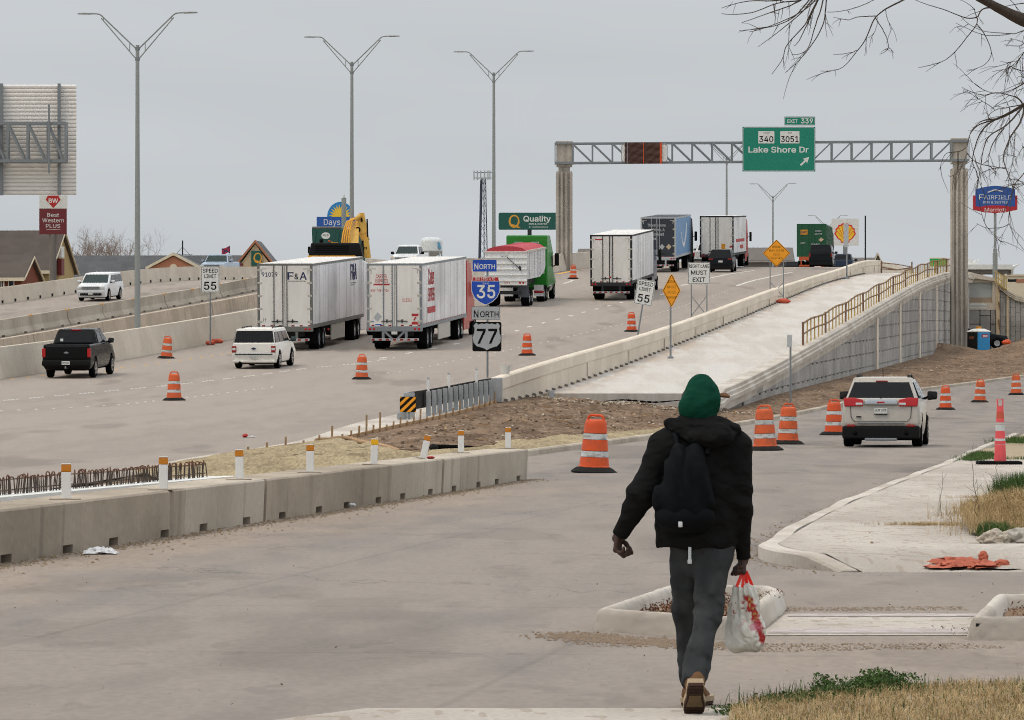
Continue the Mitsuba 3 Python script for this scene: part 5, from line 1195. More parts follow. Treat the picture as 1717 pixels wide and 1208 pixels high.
# fourth
t = lorry('lorry with dark rear doors and a pale blue side beyond the plain white one', vframe(1104, 456, zh, .108, 2.5), side='cargo_blue', door='cargo_dark', tractor='toilet_dark', lower='sign_silver', skirt=None)
for s_, z_, w_ in (("There's more", 3.42, 1.35), ('to Prime. A', 3.08, 1.2), ('truckload', 2.75, 1.1), ('more.', 2.42, .6)): dtext(t, s_, .20, -.12 if w_ > 1 else -.4, z_, 'sign_silver', w_)
for x, m in ((.28, 'sign_silver'), (.78, 'stucco_tan')): t.part('placard', quad([(x - .2, -.02, 1.9), (x, -.02, 1.68), (x + .2, -.02, 1.9), (x, -.02, 2.12)]), m)
t.part('side_mark', [hullpts([(1.295, y, z) for y, z in ((7.0, 2.0), (8.6, 1.65), (8.6, 1.95), (7.2, 2.2))] + [(1.312, y, z) for y, z in ((7.0, 2.0), (8.6, 1.65), (8.6, 1.95), (7.2, 2.2))]), hullpts([(x, y, z) for x in (1.295, 1.312) for y, z in ((8.6, 1.65), (10.8, 2.5), (10.3, 2.75), (8.6, 1.95))]), hullpts([(x, y, z) for x in (1.295, 1.312) for y, z in ((5.4, 2.9), (5.9, 2.9), (7.3, 2.05), (7.0, 1.95))]), hullpts([(x, y, z) for x in (1.295, 1.312) for y, z in ((10.2, 2.6), (10.9, 2.5), (11.6, 3.5), (11.2, 3.55))])], 'van_white')
# fifth
t = lorry('white lorry with red tractor near the crest, behind the black SUV', vframe(1202, 451, zh, .11, 2.5), tractor='truck_red', lower='dark_steel', skirt=None)
t.part('placard', box(.35, .65, -.03, -.018, 1.55, 1.95), 'container_orange'); t.part('decal', box(1.0, 1.2, -.03, -.018, 1.65, 1.8), 'red_print')
t.part('print_line', [box(1.30, 1.318, 3.0, 13.5, 2.05, 2.3), box(1.30, 1.318, 8.0, 12, 1.5, 1.8)], 'red_print', kind='stuff')
# container lorry over the crest
Yc = 412.0
t = Thing('container_lorry', 'lorry carrying a dark green shipping container over the crest', 'lorry', frame(((1361 - CX) / F * Yc, Yc, float(zh(Yc)) - .25), .112, slope(zh, Yc + 5)))
w = 1.22
t.part('container', box(-w, w, .08, 12.2, 1.3, 4.10), 'container_green')
for s in (-1, 1):
    a, b = sorted((s * .012, s * (w - .05)))
    k = t.part('container_door', box(a, b, 0, .08, 1.36, 4.04), 'container_green')
    for i in range(9): t.part('corrugation', box(a + .05, b - .05, -.03, .02, 1.5 + i * .28, 1.62 + i * .28), 'container_green', under=k)
    for xr in (.25, .85): t.part('lock_rod', tube([(s * xr, -.06, 1.33), (s * xr, -.06, 4.06)], .022, 6), 'container_green', under=k)
t.part('corner_post', [box(s * w - .06, s * w + .06, -.02, .15, 1.28, 4.12) for s in (-1, 1)] + [box(-w, w, -.02, .12, 4.02, 4.12), box(-w, w, -.02, .12, 1.28, 1.38)], 'container_green')
t.part('side_corrugation', [box(w - .01, w + .035, y, y + .16, 1.42, 3.98) for y in np.arange(.4, 12, .34)], 'container_green', kind='stuff')
t.part('logo_plate', box(-.95, -.35, -.075, -.03, 3.18, 3.62), 'container_orange'); t.part('lettering', text('EMP', .2, -.65, 3.3, -.076, .01, width=.46), 'navy_print')
t.part('lettering', text('EMHU', .16, .58, 3.42, -.07, .012, width=.5), 'sign_silver'); t.part('lettering', text('837175', .16, .58, 3.16, -.07, .012, width=.62), 'sign_silver'); t.part('lettering', text('EMP', .13, -.75, 2.4, -.07, .012, width=.4), 'sign_silver'); t.part('lettering', text('EMP', .13, .35, 2.3, -.07, .012, width=.7), 'sign_silver')
t.part('placard', quad([(.6, -.07, 2.72), (.8, -.07, 2.55), (1.05, -.07, 2.76), (.82, -.07, 2.96)]), 'stucco_tan')
t.part('chassis', [box(-1.1, 1.1, .0, .3, 1.0, 1.3), box(-.5, .5, .2, 14, .95, 1.25), box(-1.1, 1.1, -.02, .06, .45, .58)] + [box(s * .9 - .06, s * .9 + .06, 0, .1, .5, 1.1) for s in (-1, 1)], 'chassis_orange')
for y in (1.6, 2.9):
    for s in (-1, 1): wheel(t, s * 1.0, y, .5, .5, s, 'grey_steel', 0)
t.part('cab', rhull([(s * 1.15, y, z) for s in (-1, 1) for y, z in ((13.2, .8), (13.2, 3.7), (15.0, 3.5), (16, 2.4), (16, .8))], .06, 8), 'toilet_dark', 35)
for y in (10.8, 12.0, 16.2):
    for s in (-1, 1): wheel(t, s * 1.0, y, .5, .4, s, 'grey_steel', 0)
# green tractor with dump trailer
t = Thing('dump_lorry', 'green tractor pulling a white ribbed dump trailer with a red cover', 'lorry', vframe(848.5, 513.5, zh, .118, 2.0))
w = 1.28
k = t.part('tailgate', box(-w, w, -.02, .06, 1.55, 3.32), 'van_white')
for i in range(6): t.part('rib', rbox(-w - .01, w + .01, -.12, .0, 1.54 + i * .345, 1.61 + i * .345, .02), 'white_paint', 30, under=k)
t.part('chain', [bar((.1, -.14, 3.0), (.85, -.14, 2.3), .035), bar((.85, -.12, 2.45), (.9, -.1, 2.2), .10)], 'dark_steel')
t.part('lettering', text('MC237', .10, -.05, 2.98, -.03, .01, width=.42), 'dark_steel')
LT = 10.2
hop = [(0, 1.65), (0, 3.34), (LT, 3.34), (LT, 2.3), (LT - .25, 2.05), (LT - 1.2, 1.85), (LT - 3, 1.62)]
t.part('hopper', extrude(Polygon(hop), 2 * w - .04, 'yz').apply_translation((-w + .02, 0, 0)), 'trailer_side')
t.part('side_rib', [box(w - .03, w + .03, y, y + .09, 1.75, 3.3) for y in np.arange(.5, LT - .6, .85)], 'trailer_side', kind='stuff')
t.part('top_rail', [box(w - .06, w + .05, 0, LT, 3.26, 3.38), box(-w - .05, -w + .06, 0, LT, 3.26, 3.38)], 'skirt', kind='stuff')
cv = []
for i in range(31):
    for j in range(9):
        u = -1 + j / 4
        cv.append((u * (w + .03), .05 + (LT - .1) * i / 30, 3.40 + .26 * (1 - abs(u) ** 2.5) + .03 * math.sin(i * 2.1) * (1 - abs(u)) - (.10 if abs(u) == 1 else 0)))
i, j = np.meshgrid(np.arange(30), np.arange(8), indexing='ij'); q = np.stack([i * 9 + j, (i + 1) * 9 + j, (i + 1) * 9 + j + 1, i * 9 + j + 1], -1).reshape(-1, 4)
t.part('cover', tm((np.array(cv), q[:, ::-1])), 'cover_red', True)
t.part('cover_end', extrude(Polygon([(-w, 3.2), (w, 3.2)] + [(u * (w + .02), 3.40 + .26 * (1 - abs(u) ** 2.5) - (.10 if abs(u) == 1 else 0)) for u in np.linspace(1, -1, 11)]), .06).apply_translation((0, .02, 0)), 'cover_red')
t.part('rear_panel', rbox(-w, w, -.04, .1, 1.30, 1.60, .02), 'white_paint', 30)
for x, rr_ in ((-.05, .04), (.08, .04), (.21, .04), (.86, .07), (1.06, .07), (-.86, .07), (-1.06, .07)):
    c = lathe([(0, -.02), (rr_, -.01), (rr_, .05)], 12); c.apply_transform(trimesh.transformations.rotation_matrix(-math.pi / 2, (1, 0, 0))); c.apply_translation((x, -.05, 1.45)); t.part('tail_lamp', c, 'red_lens', 40)
for s in (-1, 1): t.part('mud_flap', box(s * .95 - .32, s * .95 + .32, .95, .99, .55, 1.30), 'mud_flap')
t.part('chassis', [box(-.5, .5, .2, LT + 1, 1.15, 1.5), box(-.9, .9, .3, .5, .75, .95)], 'dark_steel')
for y in (1.75, 3.0, LT - .3, LT + .95):
    for s in (-1, 1): wheel(t, s * 1.0, y, .50, .5, s, 'chrome', 0)
for s in (-1, 1): t.part('white_flap', box(s * .95 - .3, s * .95 + .3, LT - 1.05, LT - 1.02, .35, 1.05), 'van_white')
t.part('logo', rhull([(.72, LT - 1.07, .62), (1.18, LT - 1.07, .62)], .08, 10).apply_scale(1.0), 'red_print', True)
y0 = LT + .9
t.part('cab', rhull([(s * 1.2, y, z) for s in (-1, 1) for y, z in ((y0, .9), (y0, 4.0), (y0 + 1.6, 3.95), (y0 + 3.2, 2.9), (y0 + 3.2, .8))], .09, 8), 'truck_green', 35)
t.part('bonnet', rhull([(s * .98, y, z) for s in (-1, 1) for y, z in ((y0 + 3.0, .7), (y0 + 3.0, 2.1), (y0 + 5.2, 1.75), (y0 + 5.2, .6))] + [(s * 1.2, y, z) for s in (-1, 1) for y, z in ((y0 + 3.6, 1.05), (y0 + 4.7, 1.05))], .1, 8), 'truck_green', 35)
for s in (-1, 1):
    a = s * .78
    t.part('corner_tape', [box(min(a, a - s * .5), max(a, a - s * .5), y0 - .11, y0 - .09, 3.62, 3.68), box(min(a, a - s * .06), max(a, a - s * .06), y0 - .11, y0 - .09, 3.2, 3.68)], 'sign_silver', kind='stuff')
    wheel(t, s * 1.1, y0 + 4.15, .52, .32, s, 'chrome', 0)
    k = t.part('mirror', rbox(s * 1.55 - .13, s * 1.55 + .13, y0 + 2.9, y0 + 3.1, 2.1, 2.9, .05), 'trim_black', 30)
    t.part('arm', bar((s * 1.15, y0 + 2.9, 2.0), (s * 1.5, y0 + 2.95, 2.15), .07), 'trim_black', under=k)
    t.part('side_window', rbox(s * 1.25 - .05, s * 1.25 + .05, y0 + 2.2, y0 + 3.0, 2.1, 2.8, .03), 'glass_dark', 30)
    t.part('fuel_tank', tube([(s * 1.0, y0 + .9, .8), (s * 1.0, y0 + 2.6, .8)], .33, 12), 'chrome', True)
t.part('rear_window', rbox(-.5, .5, y0 - .1, y0 - .02, 2.55, 2.8, .02), 'truck_green', 30)
# far pickups and cars near the crest
pkw = dict(pk, m='van_white')
t = car('pickup_truck', 'white pickup truck driving away between the blue sided lorry and the black SUV', 'pickup truck', frame(((1183 - CX) / F * 379, 379, float(zh(379))), .115, slope(zh, 383)), pkw)
lampbox(t, 'tail_lamp', .86, 1.0, .9, 1.22, 'red_lens'); t.part('tailgate', rbox(-.84, .84, -.025, .05, .78, 1.30, .03), 'van_white', 40); t.part('bumper', rbox(-.98, .98, -.13, .1, .5, .74, .04), 'chrome', 40); t.part('stop_lamp', rbox(-.2, .2, 2.1, 2.2, 1.88, 1.92, .01), 'red_lens'); t.part('lettering', text('TUNDRA', .12, 0, .9, -.03, .01, width=.75), 'grey_steel') if False else None
suv = dict(L=4.7, W=1.88, H=1.68, belt=1.08, hood=1.0, r=.37, gb=(.10, 3.55), gt=(.40, 2.6), wt=1.40, m='car_navy', wy=(.98, 3.75), win=((.20, .38), (.42, .66), (.70, .93)), rw=(.05, .95, .05, .86), lower=(.22, .5), mm='car_navy')
t = car('sport_utility_car', 'black SUV driving away near the crest, above the RIGHT LANE MUST EXIT sign', 'car', vframe(1208, 457, zh, .115, .6), suv)
lampbox(t, 'tail_lamp', .55, .90, .93, 1.03, 'dull_red_lens'); t.part('number_plate', rbox(-.16, .16, -.03, .02, .74, .88, .01), 'plate')
big = dict(suv, L=5.3, W=2.02, H=1.95, belt=1.22, hood=1.2, r=.41, gb=(.06, 4.2), gt=(.25, 3.2), wt=1.66, m='car_navy', wy=(1.1, 4.2))
t = car('sport_utility_car', 'tall dark SUV beside the green container lorry at the crest', 'car', frame(((1376 - CX) / F * 405, 405, float(zh(405)) + .02), .118, slope(zh, 405)), big)
lampbox(t, 'tail_lamp', .86, 1.0, .9, 1.2, 'dull_red_lens')
t = car('sport_utility_car', 'dark blue SUV right of the tall dark SUV behind the ramp wall', 'car', frame(((1413 - CX) / F * 432, 432, float(zh(432))), .118, slope(zh, 432)), dict(suv, m='car_blue'))
t = car('small_car', 'dark car sinking behind the crest left of the green container lorry', 'car', frame(((1331 - CX) / F * 452, 452, float(zh(452))), .118, slope(zh, 452)), dict(suv, H=1.5, m='car_navy'))
# excavator on a lorry, and the green hopper body beyond it
YE = 276.0; sE = YE / F
EX = lambda zx_: (500 + zx_ / 7.55 - 560) * sE
EZ = lambda zy_: CAMZ + (HY - (300 + zy_ / 7.55)) * sE - float(zh(YE))
t = Thing('excavator', 'yellow and black excavator carried on a low trailer, seen above the nearest lorry', 'excavator', frame(((560 - CX) / F * YE, YE, float(zh(YE))), .02))
t.part('counterweight', rhull([(x, y, z) for x in (EX(120), EX(735)) for y, z in ((0, 2.2), (0, EZ(968)), (1.2, EZ(968)), (1.2, 2.2))], .08, 8, True), 'machine_yellow', 35)
t.part('engine_hood', rhull([(EX(150), .1, EZ(962)), (EX(790), .1, EZ(962)), (EX(180), .15, EZ(830)), (EX(760), .15, EZ(835)), (EX(150), 2.2, EZ(962)), (EX(790), 2.2, EZ(962)), (EX(180), 2.0, EZ(830)), (EX(760), 2.0, EZ(835))], .10, 8), 'trim_black', 35)
t.part('hood_louvre', [box(EX(210), EX(640), .0 - .02, .08, EZ(940 - i * 28), EZ(930 - i * 28)) for i in range(4)], 'black', kind='stuff')
t.part('hook', [rbox(EX(x) - .05, EX(x) + .05, .2, .3, EZ(965), EZ(935), .01) for x in (318, 515)], 'machine_yellow')
k = t.part('mirror', rbox(EX(115), EX(142), .5, .6, EZ(940), EZ(855), .03), 'trim_black', 30); t.part('arm', bar((EX(130), .55, EZ(940)), (EX(165), .6, EZ(965)), .06), 'trim_black', under=k)
boom = hullpts([(EX(x), y, EZ(z)) for x, z, y0 in ((590, 840, 2.0), (650, 530, 3.4), (735, 840, 2.0), (735, 470, 3.4)) for y in (y0, y0 + .6)])
kb_ = t.part('boom', boom, 'machine_cream', 20)
for i in range(4): t.part('hydraulic_pipe', tube([(EX(525 + i * 28), 1.9, EZ(835)), (EX(545 + i * 26), 2.2, EZ(660)), (EX(575 + i * 24), 2.9, EZ(535 - i * 6)), (EX(650 + i * 10), 3.3, EZ(480))], .045, 6), 'machine_yellow', True, under=kb_)
t.part('arm', [hullpts([(EX(x), y, EZ(z)) for x, z in ((740, 412), (800, 412), (828, 560), (832, 660), (715, 700), (712, 560), (760, 470)) for y in (3.0, 3.5)]), hullpts([(EX(x), y, EZ(z)) for x, z in ((735, 690), (830, 660), (850, 770), (770, 770)) for y in (3.05, 3.45)]), hullpts([(EX(x), y, EZ(z)) for x, z in ((800, 760), (858, 720), (890, 990), (810, 990)) for y in (2.6, 3.1)])], 'machine_cream', 20)
t.part('cylinder', tube([(EX(690), 2.9, EZ(500)), (EX(760), 2.9, EZ(440))], .13, 10), 'machine_cream', True)
t.part('pivot_pin', tube([(EX(722), 2.9, EZ(625)), (EX(722), 3.2, EZ(625))], .001, 6) if False else lathe([(0, 0), (.16, 0), (.16, .12), (0, .12)], 14).apply_transform(trimesh.transformations.rotation_matrix(math.pi / 2, (1, 0, 0))).apply_translation((EX(722), 2.98, EZ(625))), 'black', 30)
t.part('hose', [tube([(EX(780 + 12 * i), 2.8, EZ(770)), (EX(775 + 20 * i), 2.6, EZ(860)), (EX(800 + 14 * i), 2.7, EZ(940))], .035, 5) for i in range(4)] + [tube([(EX(838), 3.0, EZ(490)), (EX(845), 3.0, EZ(700)), (EX(860), 2.9, EZ(760))], .05, 5), tube([(EX(760), 3.2, EZ(425)), (EX(772), 2.95, EZ(520))], .07, 6)], 'trim_black', True)
t.part('cab_guard', [box(EX(400), EX(470), 2.2, 2.5, EZ(835), EZ(790)), box(EX(390), EX(410), 2.1, 2.4, EZ(840), EZ(785))], 'machine_yellow')
t.part('beacon', rbox(EX(350), EX(378), 2.2, 2.4, EZ(788), EZ(768), .03), 'fire_orange', 30)
t.part('exhaust', tube([(EX(268), 1.8, EZ(810)), (EX(268), 1.8, EZ(755))], .12, 8), 'black', True)
t.part('track', [rbox(s * 1.2 - .3, s * 1.2 + .3, -.6, 3.6, .95, 1.75, .25) for s in (-1, 1)], 'rubber_black', 30); t.part('slew_base', box(-.9, .9, .6, 2.6, 1.5, 2.3), 'machine_yellow')
t.part('trailer_bed', box(-1.3, 1.3, -2.5, 9, .7, .95), 'dark_steel')
for y in (-1.6, -.4, .8):
    for s in (-1, 1): wheel(t, s * 1.0, y - .9, .4, .5, s, 'grey_steel', 0)
YB = 303.0; sB = YB / F
BX = lambda q: (500 + q / 7.55 - 550) * sB
BZ = lambda q: CAMZ + (HY - (300 + q / 7.55)) * sB - float(zh(YB))
t = Thing('hopper_lorry', 'dark green hopper lorry with a white oval emblem ahead of the excavator', 'lorry', frame(((550 - CX) / F * YB, YB, float(zh(YB))), .06))
t.part('hopper', rhull([(BX(182), 0, BZ(632)), (BX(540), 0, BZ(632)), (BX(200), 0, 1.2), (BX(520), 0, 1.2), (BX(182), 5, BZ(632)), (BX(760), 5, BZ(640)), (BX(200), 5, 1.2), (BX(740), 5, 1.2)], .05, 8), 'bin_green', 30)
t.part('rim', rbox(BX(176), BX(545), -.1, .2, BZ(632), BZ(605), .04), 'frame_grey', 30)
t.part('side_brace', [hullpts([(BX(x), y, BZ(z)) for x, z in ((182, 640), (232, 650), (215, 800), (190, 800)) for y in (-.12, .0)]), hullpts([(BX(x), y, BZ(z)) for x, z in ((540, 640), (490, 650), (470, 800), (500, 800)) for y in (-.12, .0)])], 'bin_green')
ov = Point(0, 0).buffer(1, quad_segs=12); ov = affinity.scale(ov, .28, .21, origin=(0, 0))
t.part('emblem', extrude(ov, .04).apply_translation((BX(350), -.09, BZ(722))), 'sign_white'); t.part('lettering', text('RLB', .13, BX(350), BZ(728), -.10, .015, width=.36), 'hotel_green')
t.part('chassis', box(-.5, .5, .3, 8.5, .7, 1.15), 'dark_steel'); t.part('cab', rhull([(s * 1.1, y, z) for s in (-1, 1) for y, z in ((5.6, .7), (5.6, 2.9), (7.4, 2.8), (8, 1.9), (8, .7))], .06, 8), 'bin_green', 30)
for y in (1.0, 2.3, 7.0):
    for s in (-1, 1): wheel(t, s * 1.0, y, .5, .45, s, 'grey_steel', 0)
t.part('stack', tube([(BX(478), 5.3, 1.2), (BX(478), 5.3, BZ(205))], .155, 10), 'lamp_grey', True); t.part('stack_tip', rbox(BX(470), BX(490), 5.25, 5.35, BZ(205), BZ(155), .03), 'white_paint', 30)
# ------------------------------------------------------------ the walking person
PM = frame(((1170 - CX) / F * 24.95, 24.95, 0.004)) @ np.diag([1.0, 1.0, 1.0, 1.0])
pn = Thing('person', 'person walking away in black jacket, green hood and grey trousers, carrying a bag', 'person', PM)
A3 = lambda *a: np.array(a, float)
SHL, ELL_, WRL = A3(-.175, 0, 1.365), A3(-.298, -.06, 1.125), A3(-.412, .03, .915)
SHR, ELR, WRR = A3(.20, 0, 1.36), A3(.222, -.03, 1.07), A3(.238, .05, .80)
HPL, KNL, ANL = A3(-.055, 0, .88), A3(-.050, .20, .49), A3(-.030, .34, .125)
HPR, KNR, ANR = A3(.095, 0, .88), A3(.052, -.10, .52), A3(-.035, -.43, .205)
def hand_parts(w, d, n, t, curl):
    """Segments of a hand at wrist w: d towards the fingertips, n out of the palm, t towards the thumb."""
    d, n, t = (np.asarray(v, float) / np.linalg.norm(v) for v in (d, n, t))
    out = []
    for off, k in ((.031, .96), (.0105, 1.06), (-.0105, 1.0), (-.030, .80)):
        out.append((w + d * .018 + t * off * .62, w + d * .080 + t * off, .0155, .0125))
    for i, (off, k) in enumerate(((.031, .96), (.0105, 1.06), (-.0105, 1.0), (-.030, .80))):
        p, a = w + d * (.084 - .004 * abs(i - 1)) + t * off, 0
        for L, c, r0, r1 in zip((.042, .027, .021), curl, (.0105, .0095, .0085), (.0095, .0085, .0078)):
            a += c * (1 + .06 * i)
            q = p + (d * math.cos(a) + n * math.sin(a)) * L * k + t * (-.0015 * (i - 1.5))
            out.append((p, q, r0, r1)); p = q
    p = w + d * .022 + t * .026 + n * .006
    for L, v in ((.040, d * .55 + t * .55 + n * .45), (.032, d * .75 + t * .1 + n * .6), (.026, d * .75 - t * .2 + n * .6)):
        q = p + v / np.linalg.norm(v) * L; out.append((p, q, .0125, .0105)); p = q
    return out
HL = hand_parts(WRL, (-.10, .06, -1), (.75, -.35, 0), (.35, .9, 0), (.85, 1.0, .7))
HR = hand_parts(WRR, (.06, .02, -1), (-.9, .1, 0), (.1, 1, 0), (1.35, 1.5, .9))
def hand_mesh(parts, w, e):
    pts = np.array([p for s in parts for p in s[:2]])
    f = lambda p: smin([seg(p, a, b, ra, rb) for a, b, ra, rb in parts] + [seg(p, w + (e - w) * .35, w + (w - e) * .08, .030, .027)], .008)
    return surfnet(f, pts.min(0) - .03, np.maximum(pts.max(0), w + .06) + .03, .0042)
def body_fn(p):
    ds = [ell(p, (.010, .03, 1.63), (.078, .098, .115)), seg(p, (.01, .0, 1.45), (.01, .02, 1.56), .058, .055), seg(p, (.012, .115, 1.655), (.012, .138, 1.615), .012, .016), seg(p, (.012, .06, 1.56), (.012, .10, 1.545), .04, .03),
          ell(p, (-.072, .02, 1.625), (.015, .028, .034)), ell(p, (.094, .02, 1.625), (.015, .028, .034)),
          seg(p, (-.12, 0, 1.36), (-.09, 0, .95), .085, .09), seg(p, (.14, 0, 1.36), (.10, 0, .95), .085, .09), seg(p, (.01, 0, 1.37), (.01, 0, .92), .09, .10),
          seg(p, SHL, ELL_, .052, .042), seg(p, ELL_, WRL, .041, .027), seg(p, SHR, ELR, .052, .042), seg(p, ELR, WRR, .041, .027),
          seg(p, HPL, KNL, .085, .055), seg(p, KNL, ANL, .052, .036), seg(p, HPR, KNR, .085, .055), seg(p, KNR, ANR, .052, .036)]
    eyes = np.minimum(ell(p, (-.022, .125, 1.65), (.018, .014, .010)), ell(p, (.046, .125, 1.65), (.018, .014, .010)))
    mouth = ell(p, (.012, .135, 1.580), (.024, .012, .004))
    return np.maximum(np.maximum(smin(ds, .025), -eyes), -mouth)
bm = surfnet(body_fn, (-.50, -.55, .10), (.36, .45, 1.78), .012)
pn.part('body', [bm, hand_mesh(HL, WRL, ELL_), hand_mesh(HR, WRR, ELR)], 'skin', True)
for x in (-.022, .046): pn.part('eye', trimesh.creation.icosphere(2, .011).apply_translation((x, .116, 1.65)), 'panel_white', True)
def wob(p, s, a, seed): return (meshkit.fbm(p * np.asarray(s), 3, seed) - .5) * 2 * a
def jacket_fn_(p):
    ds = [seg(p, (-.125, -.0, 1.36), (-.105, 0, .90), .098, .118), seg(p, (.150, 0, 1.36), (.098, 0, .90), .098, .112), seg(p, (.01, -.02, 1.38), (0, -.02, .90), .115, .135),
          seg(p, (-.02, -.01, 1.465), (-.175, 0, 1.385), .065, .075), seg(p, (.04, -.01, 1.465), (.20, 0, 1.375), .065, .078)]
    sl = [seg(p, SHL, ELL_, .085, .073), seg(p, ELL_, WRL + (0, 0, -.01), .074, .041)]
    sr = [seg(p, SHR, ELR, .088, .060), seg(p, ELR, WRR + (0, 0, .01), .060, .042)]
    d = smin([smin(ds, .07), smin(sl, .03), smin(sr, .03)], .022)
    d = d + wob(p, (7, 7, 12), .013, 4) + .004 * np.sin(p[:, 2] * 60 + p[:, 0] * 40) * np.exp(-((p[:, 2] - 1.1) / .12) ** 2)
    hem = .848 + .008 * np.sin(p[:, 0] * 30) - p[:, 2]
    torso = np.maximum(hem, np.where(np.abs(p[:, 0] + .02) < .205, hem, -1))
    cutL = (p - WRL) @ A3(-.48, .1, -.87) - .005
    cutR = (p - WRR) @ A3(.05, .1, -1.0) - .012
    core = np.where((p[:, 0] > -.26) & (p[:, 0] < .204), hem, -1)
    return np.maximum(np.maximum(np.maximum(d, core), np.where(p[:, 0] < -.26, cutL, -1)), np.where(p[:, 0] >= .204, cutR, -1))
jk = pn.part('jacket', surfnet(jacket_fn_, (-.55, -.30, .76), (.36, .26, 1.56), .009), 'jacket', True)
def hoodroll(p):
    ds = [ell(p, (.035, -.05, 1.455), (.165, .115, .065)), seg(p, (-.05, -.05, 1.50), (-.165, -.05, 1.505), .045, .018), seg(p, (.08, -.13, 1.46), (.185, -.05, 1.465), .045, .03), ell(p, (.055, -.135, 1.425), (.115, .06, .065)), ell(p, (.015, .0, 1.50), (.115, .10, .05))]
    return smin(ds, .035) + wob(p, (13, 13, 17), .018, 8)
pn.part('jacket_hood', surfnet(hoodroll, (-.26, -.28, 1.28), (.30, .18, 1.60), .008), 'jacket', True)
def greenhood(p):
    ds = [ell(p, (.022, .015, 1.635), (.094, .118, .120)), ell(p, (-.005, -.015, 1.59), (.098, .105, .085)), seg(p, (.02, -.01, 1.50), (.012, -.02, 1.60), .085, .09)]
    d = smin(ds, .03) + wob(p, (11, 11, 11), .010, 3) + .004 * np.sin((p[:, 0] * .8 + p[:, 2]) * 55) * np.clip((1.62 - p[:, 2]) * 8, 0, 1)
    face = ell(p, (.03, .14, 1.625), (.075, .10, .10))
    return np.maximum(d, -face)
pn.part('hood', surfnet(greenhood, (-.13, -.17, 1.44), (.16, .17, 1.79), .007), 'green_cloth', True)
pn.part('cap_brim', rhull([(.09, .05, 1.648), (.165, .085, 1.640), (.10, .13, 1.645), (.15, .10, 1.652)], .008, 8), 'boot', True)
def pants_fn_(p):
    ds = [smin([ell(p, (.012, -.0, .88), (.136, .105, .13)), seg(p, HPL, KNL + (.0, 0, 0), .090, .064), seg(p, HPR, KNR, .098, .068)], .04)]
    l = smin([seg(p, HPL, KNL, .088, .063), seg(p, KNL, ANL + (0, -.02, .02), .063, .056)], .03)
    r = smin([seg(p, HPR, KNR, .094, .068), seg(p, KNR, ANR + (-.008, -.030, -.028), .068, .066)], .03)
    d = smin([ds[0], smin([l, r], .012)], .02)
    d = d + wob(p, (9, 9, 10), .008, 6) + .005 * np.sin(p[:, 2] * 44 + p[:, 0] * 60 + 6 * meshkit.noise(p * 6, 5)) * (np.exp(-((p[:, 2] - .53) / .09) ** 2) + .6 * np.exp(-((p[:, 2] - .8) / .06) ** 2)) + .006 * np.sin(p[:, 0] * 52 + p[:, 2] * 9) + .0075 * np.sin((p[:, 2] + .55 * p[:, 0]) * 74 + 7 * meshkit.noise(p * 7, 8)) * (np.exp(-((p[:, 2] - .57) / .075) ** 2) + .55 * np.exp(-((p[:, 2] - .77) / .06) ** 2) + .6 * np.exp(-((p[:, 2] - .24) / .06) ** 2)) * meshkit.noise(p * 9, 4)
    cut = np.where(p[:, 1] > .05, .120 - p[:, 2], (p - ANR) @ A3(-.15, -.62, -.77) - .062)
    return np.maximum(np.maximum(d, cut), p[:, 2] - .90)
pn.part('trousers', surfnet(pants_fn_, (-.22, -.60, .08), (.25, .50, .96), .009), 'pants', True)
pn.part('trouser_tag', [rbox(-.056, -.040, -.163, -.155, .775, .86, .003), rbox(-.059, -.037, -.166, -.154, .772, .795, .003)], 'tag_white', 30)
def boot(M, label=None):
    o = Polygon([(-.036, -.085), (.036, -.085), (.043, -.03), (.042, .03), (.056, .10), (.055, .15), (.035, .195), (0, .208), (-.03, .20), (-.048, .16), (-.05, .10), (-.04, .03), (-.042, -.03)]).buffer(.006, quad_segs=4).buffer(-.002)
    S = lambda poly, z0, z1: tm(trimesh.creation.extrude_polygon(poly, z1 - z0, engine='earcut').apply_translation((0, 0, z0))).apply_transform(M)
    up = lambda p: smin([seg(p, (0, -.022, -.03), (0, -.008, .05), .047, .042), seg(p, (0, -.04, -.055), (0, .06, -.045), .046, .044), seg(p, (0, .06, -.045), (0, .145, -.062), .044, .034)], .03) + wob(p, (22, 22, 22), .003, 2)
    m = surfnet(lambda p: np.maximum(np.maximum(up(p), -.085 - p[:, 2]), p[:, 2] - .048), (-.08, -.12, -.10), (.08, .22, .10), .007).apply_transform(M)
    k = pn.part('boot', m, 'boot', True, label=label)
    pn.part('midsole', S(o, -.088, -.062), 'sole_edge', under=k)
    pn.part('sole', S(o.buffer(-.004), -.104, -.088), 'sole_dark', under=k)
    pn.part('tread', [S(o.buffer(-.010).intersection(sbox(-.1, y, .1, y + .018)), -.110, -.104) for y in (-.075, -.05, -.025, .115, .14, .165)], 'sole_dark', under=k, kind='stuff')
    pn.part('tread_inset', S(o.buffer(-.014).intersection(sbox(-.1, .0, .1, .105)), -.109, -.104), 'sole_tan', under=k)
boot(frame(ANR + (0, 0, -.01), -.03, -.66), 'tan boot with its worn dark sole turned towards the camera')
boot(frame(ANL + (0.02, 0, -.016), .42, .0))
